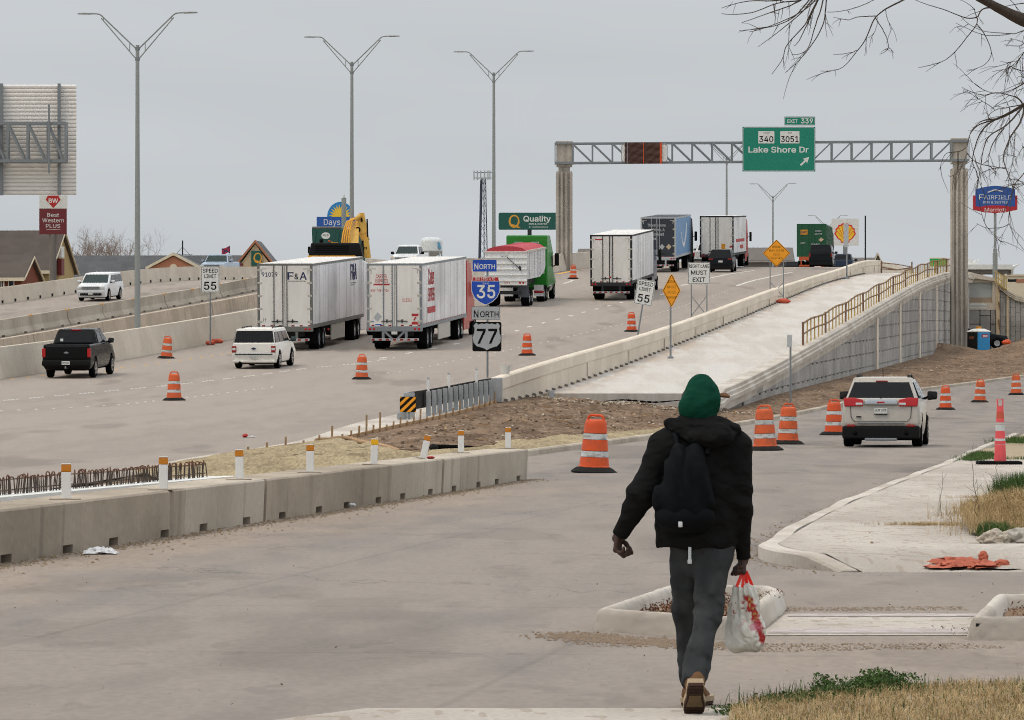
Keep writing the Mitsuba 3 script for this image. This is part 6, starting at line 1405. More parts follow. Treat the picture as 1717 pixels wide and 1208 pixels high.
# backpack, carried bag
bp = Thing('backpack', 'slouching black backpack on the back of the walking person', 'backpack', PM)
def pack(p):
    ds = [ell(p, (-.075, -.185, 1.10), (.155, .095, .155)), ell(p, (-.07, -.185, 1.23), (.115, .08, .15)), seg(p, (-.10, -.16, 1.34), (-.03, -.16, 1.345), .05, .045)]
    d = smin(ds, .05) + wob(p, (10, 10, 8), .014, 11)
    d = d + .010 * np.exp(-((p[:, 0] + .085 - (p[:, 2] - 1.25) * .15) / .012) ** 2) * np.clip((p[:, 2] - 1.08) * 5, 0, 1) + .008 * np.sin((p[:, 0] * 1.3 + p[:, 2] * .35) * 44 + 4 * meshkit.noise(p * 5, 3))
    return np.maximum(d, p[:, 1] + .08)
bp.part('bag', surfnet(pack, (-.28, -.34, .90), (.14, .02, 1.43), .008), 'pack', True)
bp.part('bottom_panel', surfnet(lambda p: smin([ell(p, (-.075, -.185, 1.02), (.158, .098, .085)), ell(p, (-.065, -.17, .99), (.12, .07, .05))], .03) + wob(p, (10, 10, 8), .008, 12), (-.27, -.32, .90), (.12, -.04, 1.13), .008), 'pack', True)
bp.part('tag', rbox(-.112, -.090, -.287, -.272, .966, .995, .004), 'tag_white', 30)
for x, x2 in ((-.12, -.10), (.06, .04)):
    bp.part('strap', tube([(x2, -.17, 1.34), (x, -.115, 1.43), (x * 1.1, -.02, 1.475), (x * 1.1, .10, 1.40), (x, .14, 1.2), (x * 1.3, .08, 1.0)], .016, 6), 'pack', True)
bg = Thing('plastic_bag', 'white plastic bag with red print and red handles held in the right hand', 'bag', PM)
def bagf(p):
    q = p.copy(); q[:, 0] -= .245 + (.62 - p[:, 2]) * .03
    ds = [ell(q, (0, .05, .405), (.104, .07, .098)), seg(q, (-.052, .05, .345), (-.028, .05, .63), .044, .022), seg(q, (.052, .05, .345), (.030, .05, .63), .044, .022), ell(q, (0, .05, .50), (.075, .048, .14))]
    fold = .006 * np.sin(np.arctan2(q[:, 1] - .05, q[:, 0]) * 9 + p[:, 2] * 20) * np.clip((p[:, 2] - .33) * 4, 0, 1)
    return np.maximum(smin(ds, .03) + fold + wob(p, (14, 14, 9), .012, 21), p[:, 2] - .655 - .012 * np.sin(q[:, 0] * 60))
BX0, BY0 = PM[0, 3], PM[2, 3]
def bag_fn(p, n, uv):
    x, z = (p.x - BX0) / 1.0, (p.z - BY0) / 1.0
    c = mix((0.60, 0.585, 0.52), (0.76, 0.75, 0.70), fbm(p.x * 14, p.y * 14, p.z * 10, 3))
    xl = 0.262 + (0.593 - z) * 0.345
    nz = fbm(p.x * 60, z * 55, 1.0, 2)
    band = smoothstep(0.028, 0.012, dr.abs(x - xl) + 0.030 * (nz - 0.5)) * smoothstep(0.33, 0.36, z) * smoothstep(0.61, 0.59, z)
    red = mi.Color3f(0.42, 0.02, 0.022)
    gold = mix(red, mi.Color3f(0.50, 0.30, 0.10), smoothstep(0.5, 0.6, noise(x * 70, z * 60, 3.0)) * smoothstep(0.45, 0.52, z))
    c = mix(c, gold, band)
    d1 = smoothstep(0.70, 0.76, noise(x * 75, z * 75, 9.0)) * smoothstep(0.475, 0.49, z) * smoothstep(0.58, 0.56, z) * smoothstep(0.17, 0.19, x)
    c = mix(c, red, d1 * 0.8)
    pk_ = smoothstep(0.035, 0.022, dr.sqrt(dr.square(x - 0.300) + dr.square((z - 0.435) * 1.6)) + 0.03 * (noise(x * 90, z * 90, 5.0) - 0.5))
    c = mix(c, mi.Color3f(0.52, 0.12, 0.22), pk_ * 0.6)
    scr = smoothstep(0.60, 0.66, noise(x * 60, z * 60, 14.0)) * smoothstep(0.03, 0.02, dr.abs(z - 0.455)) * smoothstep(0.20, 0.22, x)
    return mix(c, mi.Color3f(0.48, 0.10, 0.12), scr * 0.25)
procmat('bag_film', bag_fn, 0.35, lambda p, n, uv: fbm(p.x * 26 + 5 * noise(p.z * 12, p.x * 9), p.y * 20, p.z * 15, 3), 0.03, 0.5)
bg.part('bag', surfnet(bagf, (.10, -.07, .26), (.42, .17, .70), .006), 'bag_film', True)
for a, b in (((.205, .03, .645), (.238, .045, .725)), ((.235, .03, .64), (.246, .045, .725)), ((.262, .07, .64), (.252, .06, .725)), ((.288, .07, .65), (.255, .06, .725))):
    bg.part('handle', bar(a, b, .016, .005, (0, 1, 0)), 'bag_red')
bg.part('handle', tube([(.232, .03, .722), (.240, .05, .735), (.252, .07, .722)], .009, 6), 'bag_red', True)
# ------------------------------------------------------------ hotels, signs and towers beyond the highway
class At:
    """Pixel measures of the photograph turned into metres about a point at distance Y."""
    def __init__(s, px, py, Y): s.px, s.py, s.k, s.Y = px, py, Y / F, Y
    def x(s, v): return (v - s.px) * s.k
    def z(s, v): return (s.py - v) * s.k
    def frame(s, h=0.0): return frame(P(s.px, s.py, s.Y), h)
def slabx(a, x0, x1, y0, y1, d0, d1): return box(a.x(x0), a.x(x1), d0, d1, a.z(y1), a.z(y0))
# back of a billboard
a = At(60, 235, 330)
t = Thing('billboard', 'back of a tall billboard of pale ribbed metal with a steel walkway truss', 'billboard', a.frame())
xl_ = -190
for i in range(28):
    y1 = 327 - i * 6.6
    t.part('slat', hullpts([(x, y, z) for x in (a.x(xl_), a.x(128)) for y, z in ((0, a.z(y1)), (-.11, a.z(y1 - 1.6)), (-.11, a.z(y1 - 4.4)), (0, a.z(y1 - 6.5)), (.05, a.z(y1)), (.05, a.z(y1 - 6.5)))]), 'billboard_metal')
for x in (-130, 3.5, 100): t.part('upright', slabx(a, x - 2.3, x + 2.3, 141, 328, -.55, -.14), 'grey_steel')
for d in (-1.9, -.75):
    for y in (209, 272): t.part('chord', slabx(a, xl_, 115, y - 2.4, y + 2.4, d - .08, d + .08), 'grey_steel')
    xs_ = list(np.arange(-184, 110, 33.5)) + [114]
    for i, x in enumerate(xs_):
        t.part('strut', slabx(a, x - 1.5, x + 1.5, 209, 272, d - .06, d + .06), 'grey_steel')
        if i < len(xs_) - 1: t.part('diagonal', bar((a.x(x), d, a.z(209)), (a.x(xs_[i + 1] - 4), d, a.z(272)), .13), 'grey_steel')
for x in xs_: t.part('cross_strut', bar((a.x(x), -1.9, a.z(272)), (a.x(x), -.75, a.z(209)), .1), 'grey_steel')
t.part('lamp_arm', slabx(a, 85.5, 88.5, 178, 293, -2.1, -2.0), 'grey_steel')
t.part('column', tube([(a.x(-65), .9, a.z(330)), (a.x(-65), .9, a.z(235) - 22)], .55, 16), 'grey_steel', True)
# red hotel sign
a = At(90, 360, 380)
t = Thing('hotel_sign', 'dark red Best Western PLUS sign on a pole below the billboard', 'hotel sign', a.frame(-.12))
t.part('top_cabinet', slabx(a, 66, 113, 328, 350, 0, .5), 'panel_white'); t.part('lower_cabinet', slabx(a, 66, 112, 350, 393, 0, .5), 'hotel_red')
dm = Polygon([(a.x(78), a.z(335)), (a.x(89.5), a.z(347.5)), (a.x(100), a.z(335)), (a.x(97), a.z(329.5)), (a.x(81), a.z(329.5))]).buffer(.06)
t.part('emblem', extrude(dm, .04).apply_translation((0, -.045, 0)), 'sign_red'); t.part('lettering', text('BW', .34, a.x(89.3), a.z(340.5), -.05, .02, width=.74), 'sign_white')
for s_, y, w_ in (('Best', 364, 19.5), ('Western', 373, 36), ('PLUS', 382.5, 24)): t.part('lettering', text(s_, .31, a.x(89), a.z(y), -.01, .03, False, width=w_ * a.k), 'sign_white')
t.part('rule', slabx(a, 78, 101, 384.5, 385.2, -.02, 0), 'sign_white')
t.part('pole', tube([(a.x(89), .25, a.z(393)), (a.x(89), .25, a.z(393) - 7)], .28, 12), 'building_grey', True)
# the brown roofed hotel
def gable_house(name, label, M, L, D, hw, hr, wall, roof, over=.5, group=None, windows=()):
    """Local x along the ridge, right gable end at x=0; eaves at hw, ridge at hr."""
    t = Thing(name, label, 'building', M, group)
    t.part('wall', [extrude(Polygon([(0, 0), (D, 0), (D, hw), (D / 2, hr - .15), (0, hw)]), L, 'yz').apply_translation((-L, 0, 0))], wall)
    e = (hr - hw) / (D / 2)
    for s in (0, 1):
        ya, za, yb, zb_ = -over, hw - over * e, D / 2, hr
        if s: ya, yb = D + over, D / 2
        n = 14
        r = hullpts([(x, y, z + dz) for x in (-L - .3, .35) for y, z in ((ya, za), (yb, zb_)) for dz in (0, .22)])
        t.part('roof', r, roof)
    for s, (y0, y1) in ((0, (-over, D / 2)), (1, (D + over, D / 2))):
        t.part('bargeboard', hullpts([(x, y, z) for x in (.30, .42) for y, z in ((y0, hw - over * e - .02), (y0, hw - over * e + .10), (y1, hr - .02), (y1, hr + .12))]), 'trim_cream')
    t.part('eave', box(-L - .3, .36, -over - .12, -over + .02, hw - over * e - .1, hw - over * e + .2), 'trim_cream')
    for x, z, w, h in windows:
        k = t.part('window', box(x - w / 2, x + w / 2, -.06, .05, z, z + h), 'panel_white'); t.part('pane', box(x - w / 2 + .08, x + w / 2 - .08, -.07, .0, z + .08, z + h - .08), 'glass_dark', under=k)
    return t
p = P(82, 500, 430); kk = 430 / F
M = frame((p[0], 430, p[2] - 1.5), .16)
t = gable_house('hotel', 'yellow walled hotel with a steep brown shingle roof at the left edge', M, 30, 9.0, (500 - 452) * kk + 1.5, (500 - 388) * kk + 1.5, 'stucco_yellow', 'shingle_brown', .4, windows=((-1.5, 1.5, .8, 1.3), (-3.0, 1.5, .7, 1.2)))
t.part('gable_sign', [box(.1, .5, 2.6, 3.6, 5.2, 6.2)], 'panel_white'); t.part('gable_sign', box(.1, .5, 2.6, 3.6, 3.6, 5.1), 'hotel_red')
p = P(36, 505, 415)
t = gable_house('hotel_wing', 'low red walled wing with brown shingle roof in front of the yellow hotel', frame((p[0], 415, p[2] - 1.5), .12), 26, 7.0, 40 * 415 / F + 1.5, 74 * 415 / F + 1.5, 'stucco_red', 'shingle_brown', .5, windows=((-.9, 2.2, .55, 1.3), (-2.0, 2.2, .5, 1.3), (-4.0, 2.2, .6, 1.3)))
t.part('downpipe', box(-1.6, -1.48, -.2, -.1, .5, 3.4), 'panel_white')
# long grey roof, porch gable, cream gable with the Q plate
p = P(420, 505, 520); kk = 520 / F
t = gable_house('long_building', 'long low building with a dark grey shingle roof behind the far parapet', frame((p[0], 520, p[2]), .06), 24, 9, 30 * kk, 75 * kk, 'stucco_tan', 'shingle_grey', .4)
t.part('roof_mast', [bar((a_, 3.5, 4.6), (a_, 3.5, 6.7), .12) for a_ in (-7.9,)] + [bar((-9.0, 3.5, 5.1), (-6.8, 3.5, 5.15), .05), bar((-8.8, 3.5, 5.0), (-7.9, 3.5, 6.0), .04), bar((-7.0, 3.5, 5.0), (-7.9, 3.5, 6.0), .04)], 'dark_steel', kind='stuff')
def front_gable(name, label, px, eave, apex, half, Y, wall, trim, base=505, depth=6.0, over=0.35):
    a = At(px, base, Y)
    t = Thing(name, label, 'building', a.frame(.05))
    hw, hr, W = a.z(eave), a.z(apex), half * a.k
    t.part('wall', extrude(Polygon([(-W + over, -1), (W - over, -1), (W - over, hw), (0, hr - .25), (-W + over, hw)]), depth), wall)
    for s in (-1, 1):
        t.part('bargeboard', hullpts([(x, y, z) for y in (-.25, .1) for x, z in ((s * W, hw - .12), (s * W, hw + .18), (0, hr - .15), (0, hr + .15))]), trim)
        t.part('roof', hullpts([(x, y, z) for y in (.1, depth) for x, z in ((s * W, hw + .05), (s * W, hw + .15), (0, hr - .02), (0, hr + .12))]), 'shingle_grey')
        t.part('return', box(min(s * W, s * (W - .5)), max(s * W, s * (W - .5)), -.25, .1, hw - .3, hw - .05), trim)
    return t, a
t, a = front_gable('porch', 'low terracotta porch gable with cream trim in front of the long grey roof', 291, 451, 426, 47, 500, 'stucco_orange', 'trim_cream')
c = Point(0, a.z(449)).buffer(.38, quad_segs=8).intersection(sbox(-1, a.z(450), 1, 10))
t.part('vent', extrude(c, .1).apply_translation((0, -.12, 0)), 'trim_cream')
t, a = front_gable('gable_tower', 'tall cream gable with a green plate carrying a golden Q', 428, 441, 405, 29, 480, 'stucco_tan', 'hotel_red')
scene[t.key + '__bargeboard']['bsdf'] = {'type': 'ref', 'id': 'm_stucco_orange'}; scene[t.key + '__bargeboard_001']['bsdf'] = {'type': 'ref', 'id': 'm_stucco_orange'}
t.part('plate', slabx(a, 421.5, 438.5, 421, 446, -.2, .05), 'hotel_green')
def q_logo(t, cx, cz, r, y, m='gold'):
    ring = affinity.scale(Point(0, 0).buffer(1, quad_segs=12), .82, 1, origin=(0, 0)).difference(affinity.translate(affinity.scale(Point(0, 0).buffer(1, quad_segs=12), .56, .72, origin=(0, 0)), .03, .06))
    tail = Polygon([(-.75, -.72), (-.3, -.62), (.1, -.78), (.55, -1.02), (1.0, -.92), (.75, -.80), (.4, -.72), (.05, -.52), (-.35, -.42)])
    g_ = affinity.translate(affinity.scale(ring.union(tail), r, r, origin=(0, 0)), cx, cz)
    t.part('emblem', extrude(g_, .04).apply_translation((0, y, 0)), m)
q_logo(t, a.x(432.5), a.z(433), .52, -.25)
# sun sign
a = At(566, 372, 420)
t = Thing('sun_sign', 'blue Days Inn sign with a yellow half sun above it', 'hotel sign', a.frame())
t.part('board', slabx(a, 531, 600, 364, 381, 0, .4), 'inn_blue'); t.part('lettering', text('Days Inn', .52, a.x(568), a.z(377.5), -.01, .03, False, width=50 * a.k), 'sign_white')
R = 22.5 * a.k; cx0_, cz0_ = a.x(571), a.z(364)
half = Point(0, 0).buffer(1, quad_segs=20).intersection(sbox(-1, 0, 1, 1))
t.part('half_disc', extrude(affinity.translate(affinity.scale(half, R, R * 1.12, origin=(0, 0)), cx0_, cz0_), .3), 'sun_blue')
sp_ = [(math.cos(q) * rr_, math.sin(q) * rr_) for i in range(25) for q, rr_ in ((math.pi * i / 24, .88 if i % 2 else .55),)]
t.part('sun', extrude(affinity.translate(affinity.scale(Polygon(sp_ + [(-.5, 0), (.5, 0)]).buffer(0), R, R * 1.1, origin=(0, 0)), cx0_, cz0_), .05).apply_translation((0, -.05, 0)), 'sun_gold')
t.part('pole', tube([(0, .2, a.z(381)), (0, .2, a.z(381) - 9)], .3, 10), 'grey_steel', True)
# water tower
a = At(723.5, 416, 1800)
t = Thing('water_tower', 'pale water tower with a blue mark, far behind the lorries', 'water tower', a.frame())
t.part('tank', lathe([(0, a.z(398)), (2.2, a.z(398.4)), (3.4, a.z(400)), (4.05, a.z(403.5)), (4.15, a.z(407)), (4.15, a.z(420.5)), (4.2, a.z(421))], 28), 'tank_white', 40)
t.part('tank_bottom', lathe([(4.2, a.z(421)), (4.1, a.z(423.5)), (3.1, a.z(427.5)), (1.2, a.z(430.5)), (.9, a.z(434)), (.9, -40)], 28), 'tank_grey', 40)
t.part('mark', extrude(Polygon([(2.3, a.z(406)), (3.3, a.z(408)), (3.8, a.z(418)), (3.2, a.z(419)), (2.4, a.z(414))]), .9).apply_translation((0, -3.55, 0)), 'tank_blue')
for q in range(6):
    an = q * math.pi / 3 + .3; t.part('leg', tube([(4.0 * math.cos(an), 4.0 * math.sin(an), a.z(422)), (4.6 * math.cos(an), 4.6 * math.sin(an), -45)], .22, 6), 'tank_grey', True)
# lattice mast
a = At(811, 300, 700)
t = Thing('lattice_mast', 'slender dark lattice mast with antennas on top, beside the third lamp', 'mast', a.frame(.25))
Hm = 27.5
cor = lambda q, z: np.array([math.cos(q) * (.35 + .75 * -z / Hm), math.sin(q) * (.35 + .75 * -z / Hm), z])
qs = (math.pi * .95, math.pi * .95 + 2.09, math.pi * .95 + 4.19)
for i, q in enumerate(qs): t.part('leg', tube([cor(q, 0), cor(q, -Hm)], .20 if i == 0 else .07, 6), 'tower_blue', True)
br = []
zs_ = np.linspace(0, -Hm, 26)
for i in range(25):
    for k in range(3):
        a0, b0 = qs[k], qs[(k + 1) % 3]
        br += [bar(cor(a0, zs_[i]), cor(b0, zs_[i + 1]), .035)]
t.part('bracing', br, 'tower_blue', kind='stuff')
for z in (.9, .1): t.part('antenna_frame', [bar((-1.2, -.9, z), (1.2, -.9, z), .07), bar((-1.2, .9, z), (1.2, .9, z), .07), bar((-1.2, -.9, z), (-1.2, .9, z), .07), bar((1.2, -.9, z), (1.2, .9, z), .07)], 'grey_steel')
for x in (-1.2, -.7, -.2, .4, .9, 1.2): t.part('antenna', box(x - .09, x + .09, -1.05, -.95, -.25, 1.15), 'tank_grey')
# green hotel sign
a = At(890, 371, 450)
t = Thing('hotel_sign', 'wide green Quality hotel sign with a golden Q, left of the gantry column', 'hotel sign', a.frame())
t.part('board', extrude(rrect(a.x(836), a.x(946), a.z(385.5), a.z(357), .15), .5), 'hotel_green'); q_logo(t, a.x(862), a.z(371.5), .62, -.05)
t.part('lettering', text('Quality', .50, a.x(900.5), a.z(371.5), -.01, .03, True, width=46 * a.k), 'sign_white'); t.part('lettering', text('INN & SUITES', .14, a.x(902), a.z(377), -.01, .03, width=31 * a.k), 'sign_white'); t.part('lettering', text('BY CHOICE HOTELS', .10, a.x(903), a.z(382), -.01, .03, width=32 * a.k), 'sign_white')
t.part('pole', tube([(a.x(888), .25, a.z(385)), (a.x(888), .25, a.z(385) - 9)], .2, 10), 'dark_steel', True)
# shell sign
a = At(1417, 390, 600)
t = Thing('petrol_sign', 'white petrol station sign with a red and yellow scallop shell', 'petrol station sign', a.frame())
t.part('board', slabx(a, 1394, 1440, 367, 412, 0, .4), 'white_paint')
def pecten(k):
    p_ = [(math.cos(q) * (1.0 + .05 * math.cos(q * 14)), .12 + math.sin(q) * 1.0 * (1.0 + .05 * math.cos(q * 14))) for q in np.linspace(-.12, math.pi + .12, 36)] + [(-.72, -.40), (-.45, -.55), (-.40, -.78), (.40, -.78), (.45, -.55), (.72, -.40)]
    return affinity.scale(Polygon(p_).buffer(0), k, k, origin=(0, 0))
r0 = 17.2 * a.k
t.part('emblem', extrude(affinity.translate(pecten(r0), 0, a.z(394)), .06).apply_translation((0, -.06, 0)), 'shell_red')
yel = pecten(r0 * .86)
for q in np.linspace(.32, math.pi - .32, 7):
    yel = yel.difference(Polygon([(0, -.62 * r0), (math.cos(q - .035) * r0 * .80, .1 * r0 + math.sin(q - .035) * r0 * .80), (math.cos(q + .035) * r0 * .80, .1 * r0 + math.sin(q + .035) * r0 * .80)]).buffer(.012))
t.part('emblem', extrude(affinity.translate(yel, 0, a.z(394)), .06).apply_translation((0, -.11, 0)), 'shell_yellow')
t.part('pole', tube([(0, .2, a.z(412)), (0, .2, a.z(412) - 10)], .25, 10), 'grey_steel', True)
a = At(1451, 395, 600); t = Thing('thin_pole', 'bare thin dark pole right of the scallop shell sign', 'pole', a.frame()); t.put(tube([(0, 0, a.z(362)), (0, 0, a.z(470))], .09, 8), 'dark_steel', True)
# grey roofs behind the crest
for px, x0, x1, y0, lb in ((1278, 1246, 1330, 414, 'grey flat roofed building behind the far yellow diamond'), (1430, 1376, 1476, 431, 'grey roofed building behind the crest below the scallop shell sign'), (976, 964, 1000, 416, 'small grey roof behind the gantry column and the parapet')):
    a = At(px, 470, 640)
    t = Thing('far_building', lb, 'building', a.frame(.08))
    t.part('wall', slabx(a, x0 + 1, x1 - 1, y0 + 22, 500, .5, 9), 'building_grey')
    t.part('roof', hullpts([(a.x(x), y, a.z(z)) for x, y, z in ((x0 - 1, 0, y0 + 26), (x1 + 1, 0, y0 + 26), (x0 + 2, 4.5, y0), (x1 - 2, 4.5, y0), (x0 - 1, 9, y0 + 26), (x1 + 1, 9, y0 + 26))]), 'building_grey')
t, a = front_gable('far_gable', 'small cream gable end at the end of the far grey roof', 1472, 444, 425, 8, 600, 'building_grey', 'trim_cream', 480)
# hotel sign at the right
a = At(1669, 335, 460)
t = Thing('hotel_sign', 'blue and red Fairfield hotel sign on a pale pole at the right edge', 'hotel sign', a.frame())
arc = [(x, 318 - 6 * math.cos((x - 1669) / 33 * 1.5)) for x in np.linspace(1636, 1702, 14)]
t.part('red_board', extrude(Polygon([(a.x(x), a.z(z)) for x, z in ((1632, 328), (1632, 352), (1650, 356), (1669, 357.5), (1688, 356), (1706, 352), (1706, 328))]), .4).apply_translation((0, .06, 0)), 'fair_red')
t.part('blue_board', extrude(Polygon([(a.x(x), a.z(z)) for x, z in arc + [(1702, 346), (1690, 347.5), (1669, 349), (1648, 347.5), (1636, 346)]]), .4), 'fair_blue')
t.part('lower_board', extrude(Polygon([(a.x(x), a.z(z)) for x, z in ((1633, 350), (1650, 345.5), (1669, 344.5), (1688, 345.5), (1705, 350), (1705, 352), (1688, 356), (1669, 357.5), (1650, 356), (1633, 352))]), .1).apply_translation((0, -.05, 0)), 'fair_red')
t.part('lettering', text('F', .52, a.x(1645.5), a.z(335.5), -.01, .03, False, width=8 * a.k), 'sign_white'); t.part('lettering', text('AIRFIELD', .38, a.x(1673), a.z(334.5), -.01, .03, False, width=46 * a.k), 'sign_white'); t.part('lettering', text('INN & SUITES', .24, a.x(1669), a.z(341.5), -.01, .03, False, width=42 * a.k), 'sign_white'); t.part('lettering', text('Marriott', .34, a.x(1669), a.z(355), -.06, .03, False, width=36 * a.k), 'sign_white')
t.part('emblem', [bar((a.x(1656), -.02, a.z(323)), (a.x(1668), -.02, a.z(318.5)), .10, .1), bar((a.x(1668), -.02, a.z(318.5)), (a.x(1681), -.02, a.z(321.5)), .10, .1)], 'sign_white')
t.part('pole', tube([(0, .2, a.z(357)), (0, .2, a.z(417)), (0, .2, a.z(417.5)), (0, .2, a.z(424)), (0, .2, a.z(424.5)), (0, .2, a.z(475))], [.13, .13, .2, .2, .24, .24], 12), 'lamp_grey', 30)
# canopy, far ramp wall and abutment at the right edge
a = At(1670, 450, 500)
t = Thing('canopy', 'white flat canopy with upturned corners behind the ramp at the right edge', 'canopy', a.frame())
t.part('roof', slabx(a, 1606, 1698, 444, 452, 0, 8), 'panel_white'); t.part('fascia', slabx(a, 1608, 1692, 452, 458.5, .3, 7), 'building_grey'); t.part('upstand', slabx(a, 1606, 1633, 434.5, 444.5, 1, 6), 'panel_white')
for x0, z0 in ((1633, 444), (1698, 452)):
    t.part('upturned_end', extrude(Polygon([(a.x(x0 - 1), a.z(z0 + 8)), (a.x(x0 - 1), a.z(z0 - 4)), (a.x(x0 + 6), a.z(z0 - 7)), (a.x(x0 + 13), a.z(z0 - 9.5)), (a.x(x0 + 13.5), a.z(z0 - 8.5)), (a.x(x0 + 7), a.z(z0 - 4)), (a.x(x0 + 3), a.z(z0 + 1)), (a.x(x0 + 3), a.z(z0 + 8))]), 4).apply_translation((0, 1, 0)), 'panel_white')
for x in (1612, 1650, 1686): t.part('column', slabx(a, x - 1.5, x + 1.5, 458, 560, 2, 2.3), 'panel_white')
a = At(1700, 470, 520)
t = Thing('shop', 'beige shop front with a dark window at the far right behind the ramp', 'building', a.frame())
t.part('wall', slabx(a, 1684, 1760, 461, 560, 0, 8), 'trim_cream'); t.part('parapet', slabx(a, 1682, 1762, 460, 463, -.2, .2), 'trim_cream'); t.part('window', slabx(a, 1690, 1704, 468.5, 473, -.06, .05), 'glass_dark'); t.part('awning', slabx(a, 1704, 1720, 468.5, 474, -.1, .05), 'stucco_orange')
a = At(1650, 500, 425)
t = Thing('bridge_abutment', 'concrete abutment of large grey blocks with a framed mottled panel, behind the toilet', 'abutment', a.frame())
t.part('frame_wall', extrude(Polygon([(a.x(1588), a.z(459)), (a.x(1623), a.z(459)), (a.x(1671), a.z(471)), (a.x(1673), a.z(520)), (a.x(1588), a.z(520))]).difference(sbox(a.x(1600), a.z(508), a.x(1664), a.z(474))), 1.0), 'concrete_cream')
t.part('panel', [slabx(a, 1600, 1664, 474, 499, .25, .5)], 'mural'); t.part('panel', slabx(a, 1600, 1664, 499, 508.5, .25, .5), 'mural_tan')
t.part('ledge', slabx(a, 1588, 1654, 509.5, 513, -.12, .0), 'panel_white'); t.part('ledge', slabx(a, 1588, 1654, 514.5, 517.5, -.06, .0), 'panel_white')
t.part('parapet', extrude(Polygon([(a.x(1588), a.z(454)), (a.x(1623), a.z(456)), (a.x(1668), a.z(467)), (a.x(1668), a.z(472)), (a.x(1588), a.z(461))]), .4).apply_translation((0, -.3, 0)), 'concrete_cream')
for x0, x1, y0, y1 in ((1588, 1642.5, 520.5, 543.5), (1588, 1642.5, 544.5, 570), (1643.5, 1660.5, 520.5, 529.5), (1643.5, 1660.5, 530.5, 560), (1643.5, 1660.5, 561, 590), (1661.5, 1669.5, 520.5, 543.5), (1661.5, 1669.5, 544.5, 590), (1588, 1642.5, 571, 590)):
    t.part('block', rbox(a.x(x0), a.x(x1), .0, .5, a.z(y1), a.z(y0), .05), 'concrete_panel')
t.part('backing', slabx(a, 1588, 1672, 519, 592, .3, .8), 'tar'); t.part('pilaster', slabx(a, 1670, 1676, 480, 592, -.2, .3), 'stucco_tan')
for x in (.0, 4, 9): t.part('pipe', tube([(a.x(1672) + .1, -.3, a.z(482 + x * 6)), (a.x(1674) + .1, -.32, a.z(490 + x * 7))], .05, 6), 'rail_rust')
t = Thing('far_ramp_wall', 'grey block retaining wall with a drooping pale coping at the right edge', 'wall', a.frame())
cp = [(a.x(x), a.z(z)) for x, z in ((1672, 474), (1678, 478), (1690, 488), (1702, 495), (1717, 498.5), (1790, 503))]
for k, (d, o) in enumerate(((0, 0), (3.2, -.08), (6.2, -.16))):
    q = [(x, z - d * a.k) for x, z in cp]
    t.part('coping', extrude(Polygon(q + [(x, z - 2.4 * a.k) for x, z in q[::-1]]), .6).apply_translation((0, -.5 - o, 0)), 'concrete_cream')
wallp = Polygon([(a.x(1677), a.z(592)), (a.x(1790), a.z(592))] + [(x, z - 9 * a.k) for x, z in cp[::-1]])
for c in range(13):
    for r in range(7):
        x0 = 1677 + c * 8.5; y0 = 484 + r * 16 + (8 if c % 2 else 0)
        pp = sbox(a.x(x0 + .3), a.z(y0 + 15.6), a.x(x0 + 8.2), a.z(y0)).intersection(wallp)
        if pp.geom_type == 'Polygon' and pp.area > .05: t.part('block', extrude(pp, .4).apply_translation((0, -.05 + .02 * random.random(), 0)), 'concrete_panel')
t.part('backing', extrude(wallp, .3).apply_translation((0, .15, 0)), 'tar'); t.part('pilaster', slabx(a, 1688, 1691, 490, 592, -.2, .3), 'stucco_tan')
t = Thing('site_railing', 'short yellow rail of bars on top of the abutment at the right edge', 'railing', a.frame())
for i in range(8):
    x = 1668 + i * 2.6; y = 454 + i * 1.7
    t.part('bar', bar((a.x(x), -.6, a.z(y + 22)), (a.x(x), -.6, a.z(y)), .07), 'rail_yellow')
for d in (1, 10, 19): t.part('rail', bar((a.x(1667), -.6, a.z(454 + d)), (a.x(1687), -.6, a.z(467 + d)), .08), 'rail_yellow')
a = At(1572, 440, 394)
t = Thing('green_sheet', 'bright green sheet hung on the rusty railing at the top of the ramp', 'sheet', a.frame())
t.part('cloth', [slabx(a, 1559, 1587, 433, 447, 0, .05)], 'tarp_green'); t.part('hem', slabx(a, 1558.5, 1587.5, 432.5, 434, -.02, .07), 'trim_cream')
# portable toilet, parked car, orange bag
p = P(1641, 596, 352)
t = Thing('portable_toilet', 'blue and dark portable toilet with a white roof beside the gantry column', 'portable toilet', frame((p[0], 352, p[2] - .3), -.62))
w = .60
t.part('cabin', rbox(-w, w, -w, w, 0, 2.05, .04), 'toilet_blue', 30)
t.part('door', rbox(-w - .03, -w + .02, -w + .03, w - .03, .08, 2.0, .015), 'toilet_dark', 30)
t.part('roof', rhull([(x, y, 2.04) for x in (-.6, .6) for y in (-.6, .6)] + [(x, y, 2.2) for x in (-.3, .3) for y in (-.3, .3)], .05, 8), 'panel_white', 40)
t.part('side_panel', [rbox(-.5, .5, -w - .02, -w + .02, .15 + i * .95, .95 + i * .95, .01) for i in range(2)], 'toilet_blue')
t.part('label_plate', box(-.25, .38, -w - .04, -w, 1.60, 1.84), 'sign_red'); t.part('label_plate', box(-.15, .3, -w - .05, -w, 1.66, 1.78), 'sign_white'); t.part('label_plate', box(-w - .05, -w, -.2, .3, 1.5, 1.7), 'stucco_red')
t.part('vent_pipe', rbox(-.1, .2, -.1, .2, 2.2, 2.42, .02), 'container_orange')
p = P(1672, 592, 385)
t = car('parked_car', 'dark parked car half hidden behind the dirt mound by the toilet', 'car', frame((p[0] - 3.85, 385, 3.75), math.pi / 2), dict(suv, H=1.55))
t = Thing('orange_bag', 'small orange sack lying on the dirt mound by the parked car', 'sack', frame(P(1688, 577, 350)))
t.put(blob((0, 0, .1), (.32, .25, .22), 33, .25), 'orange_plastic', True)
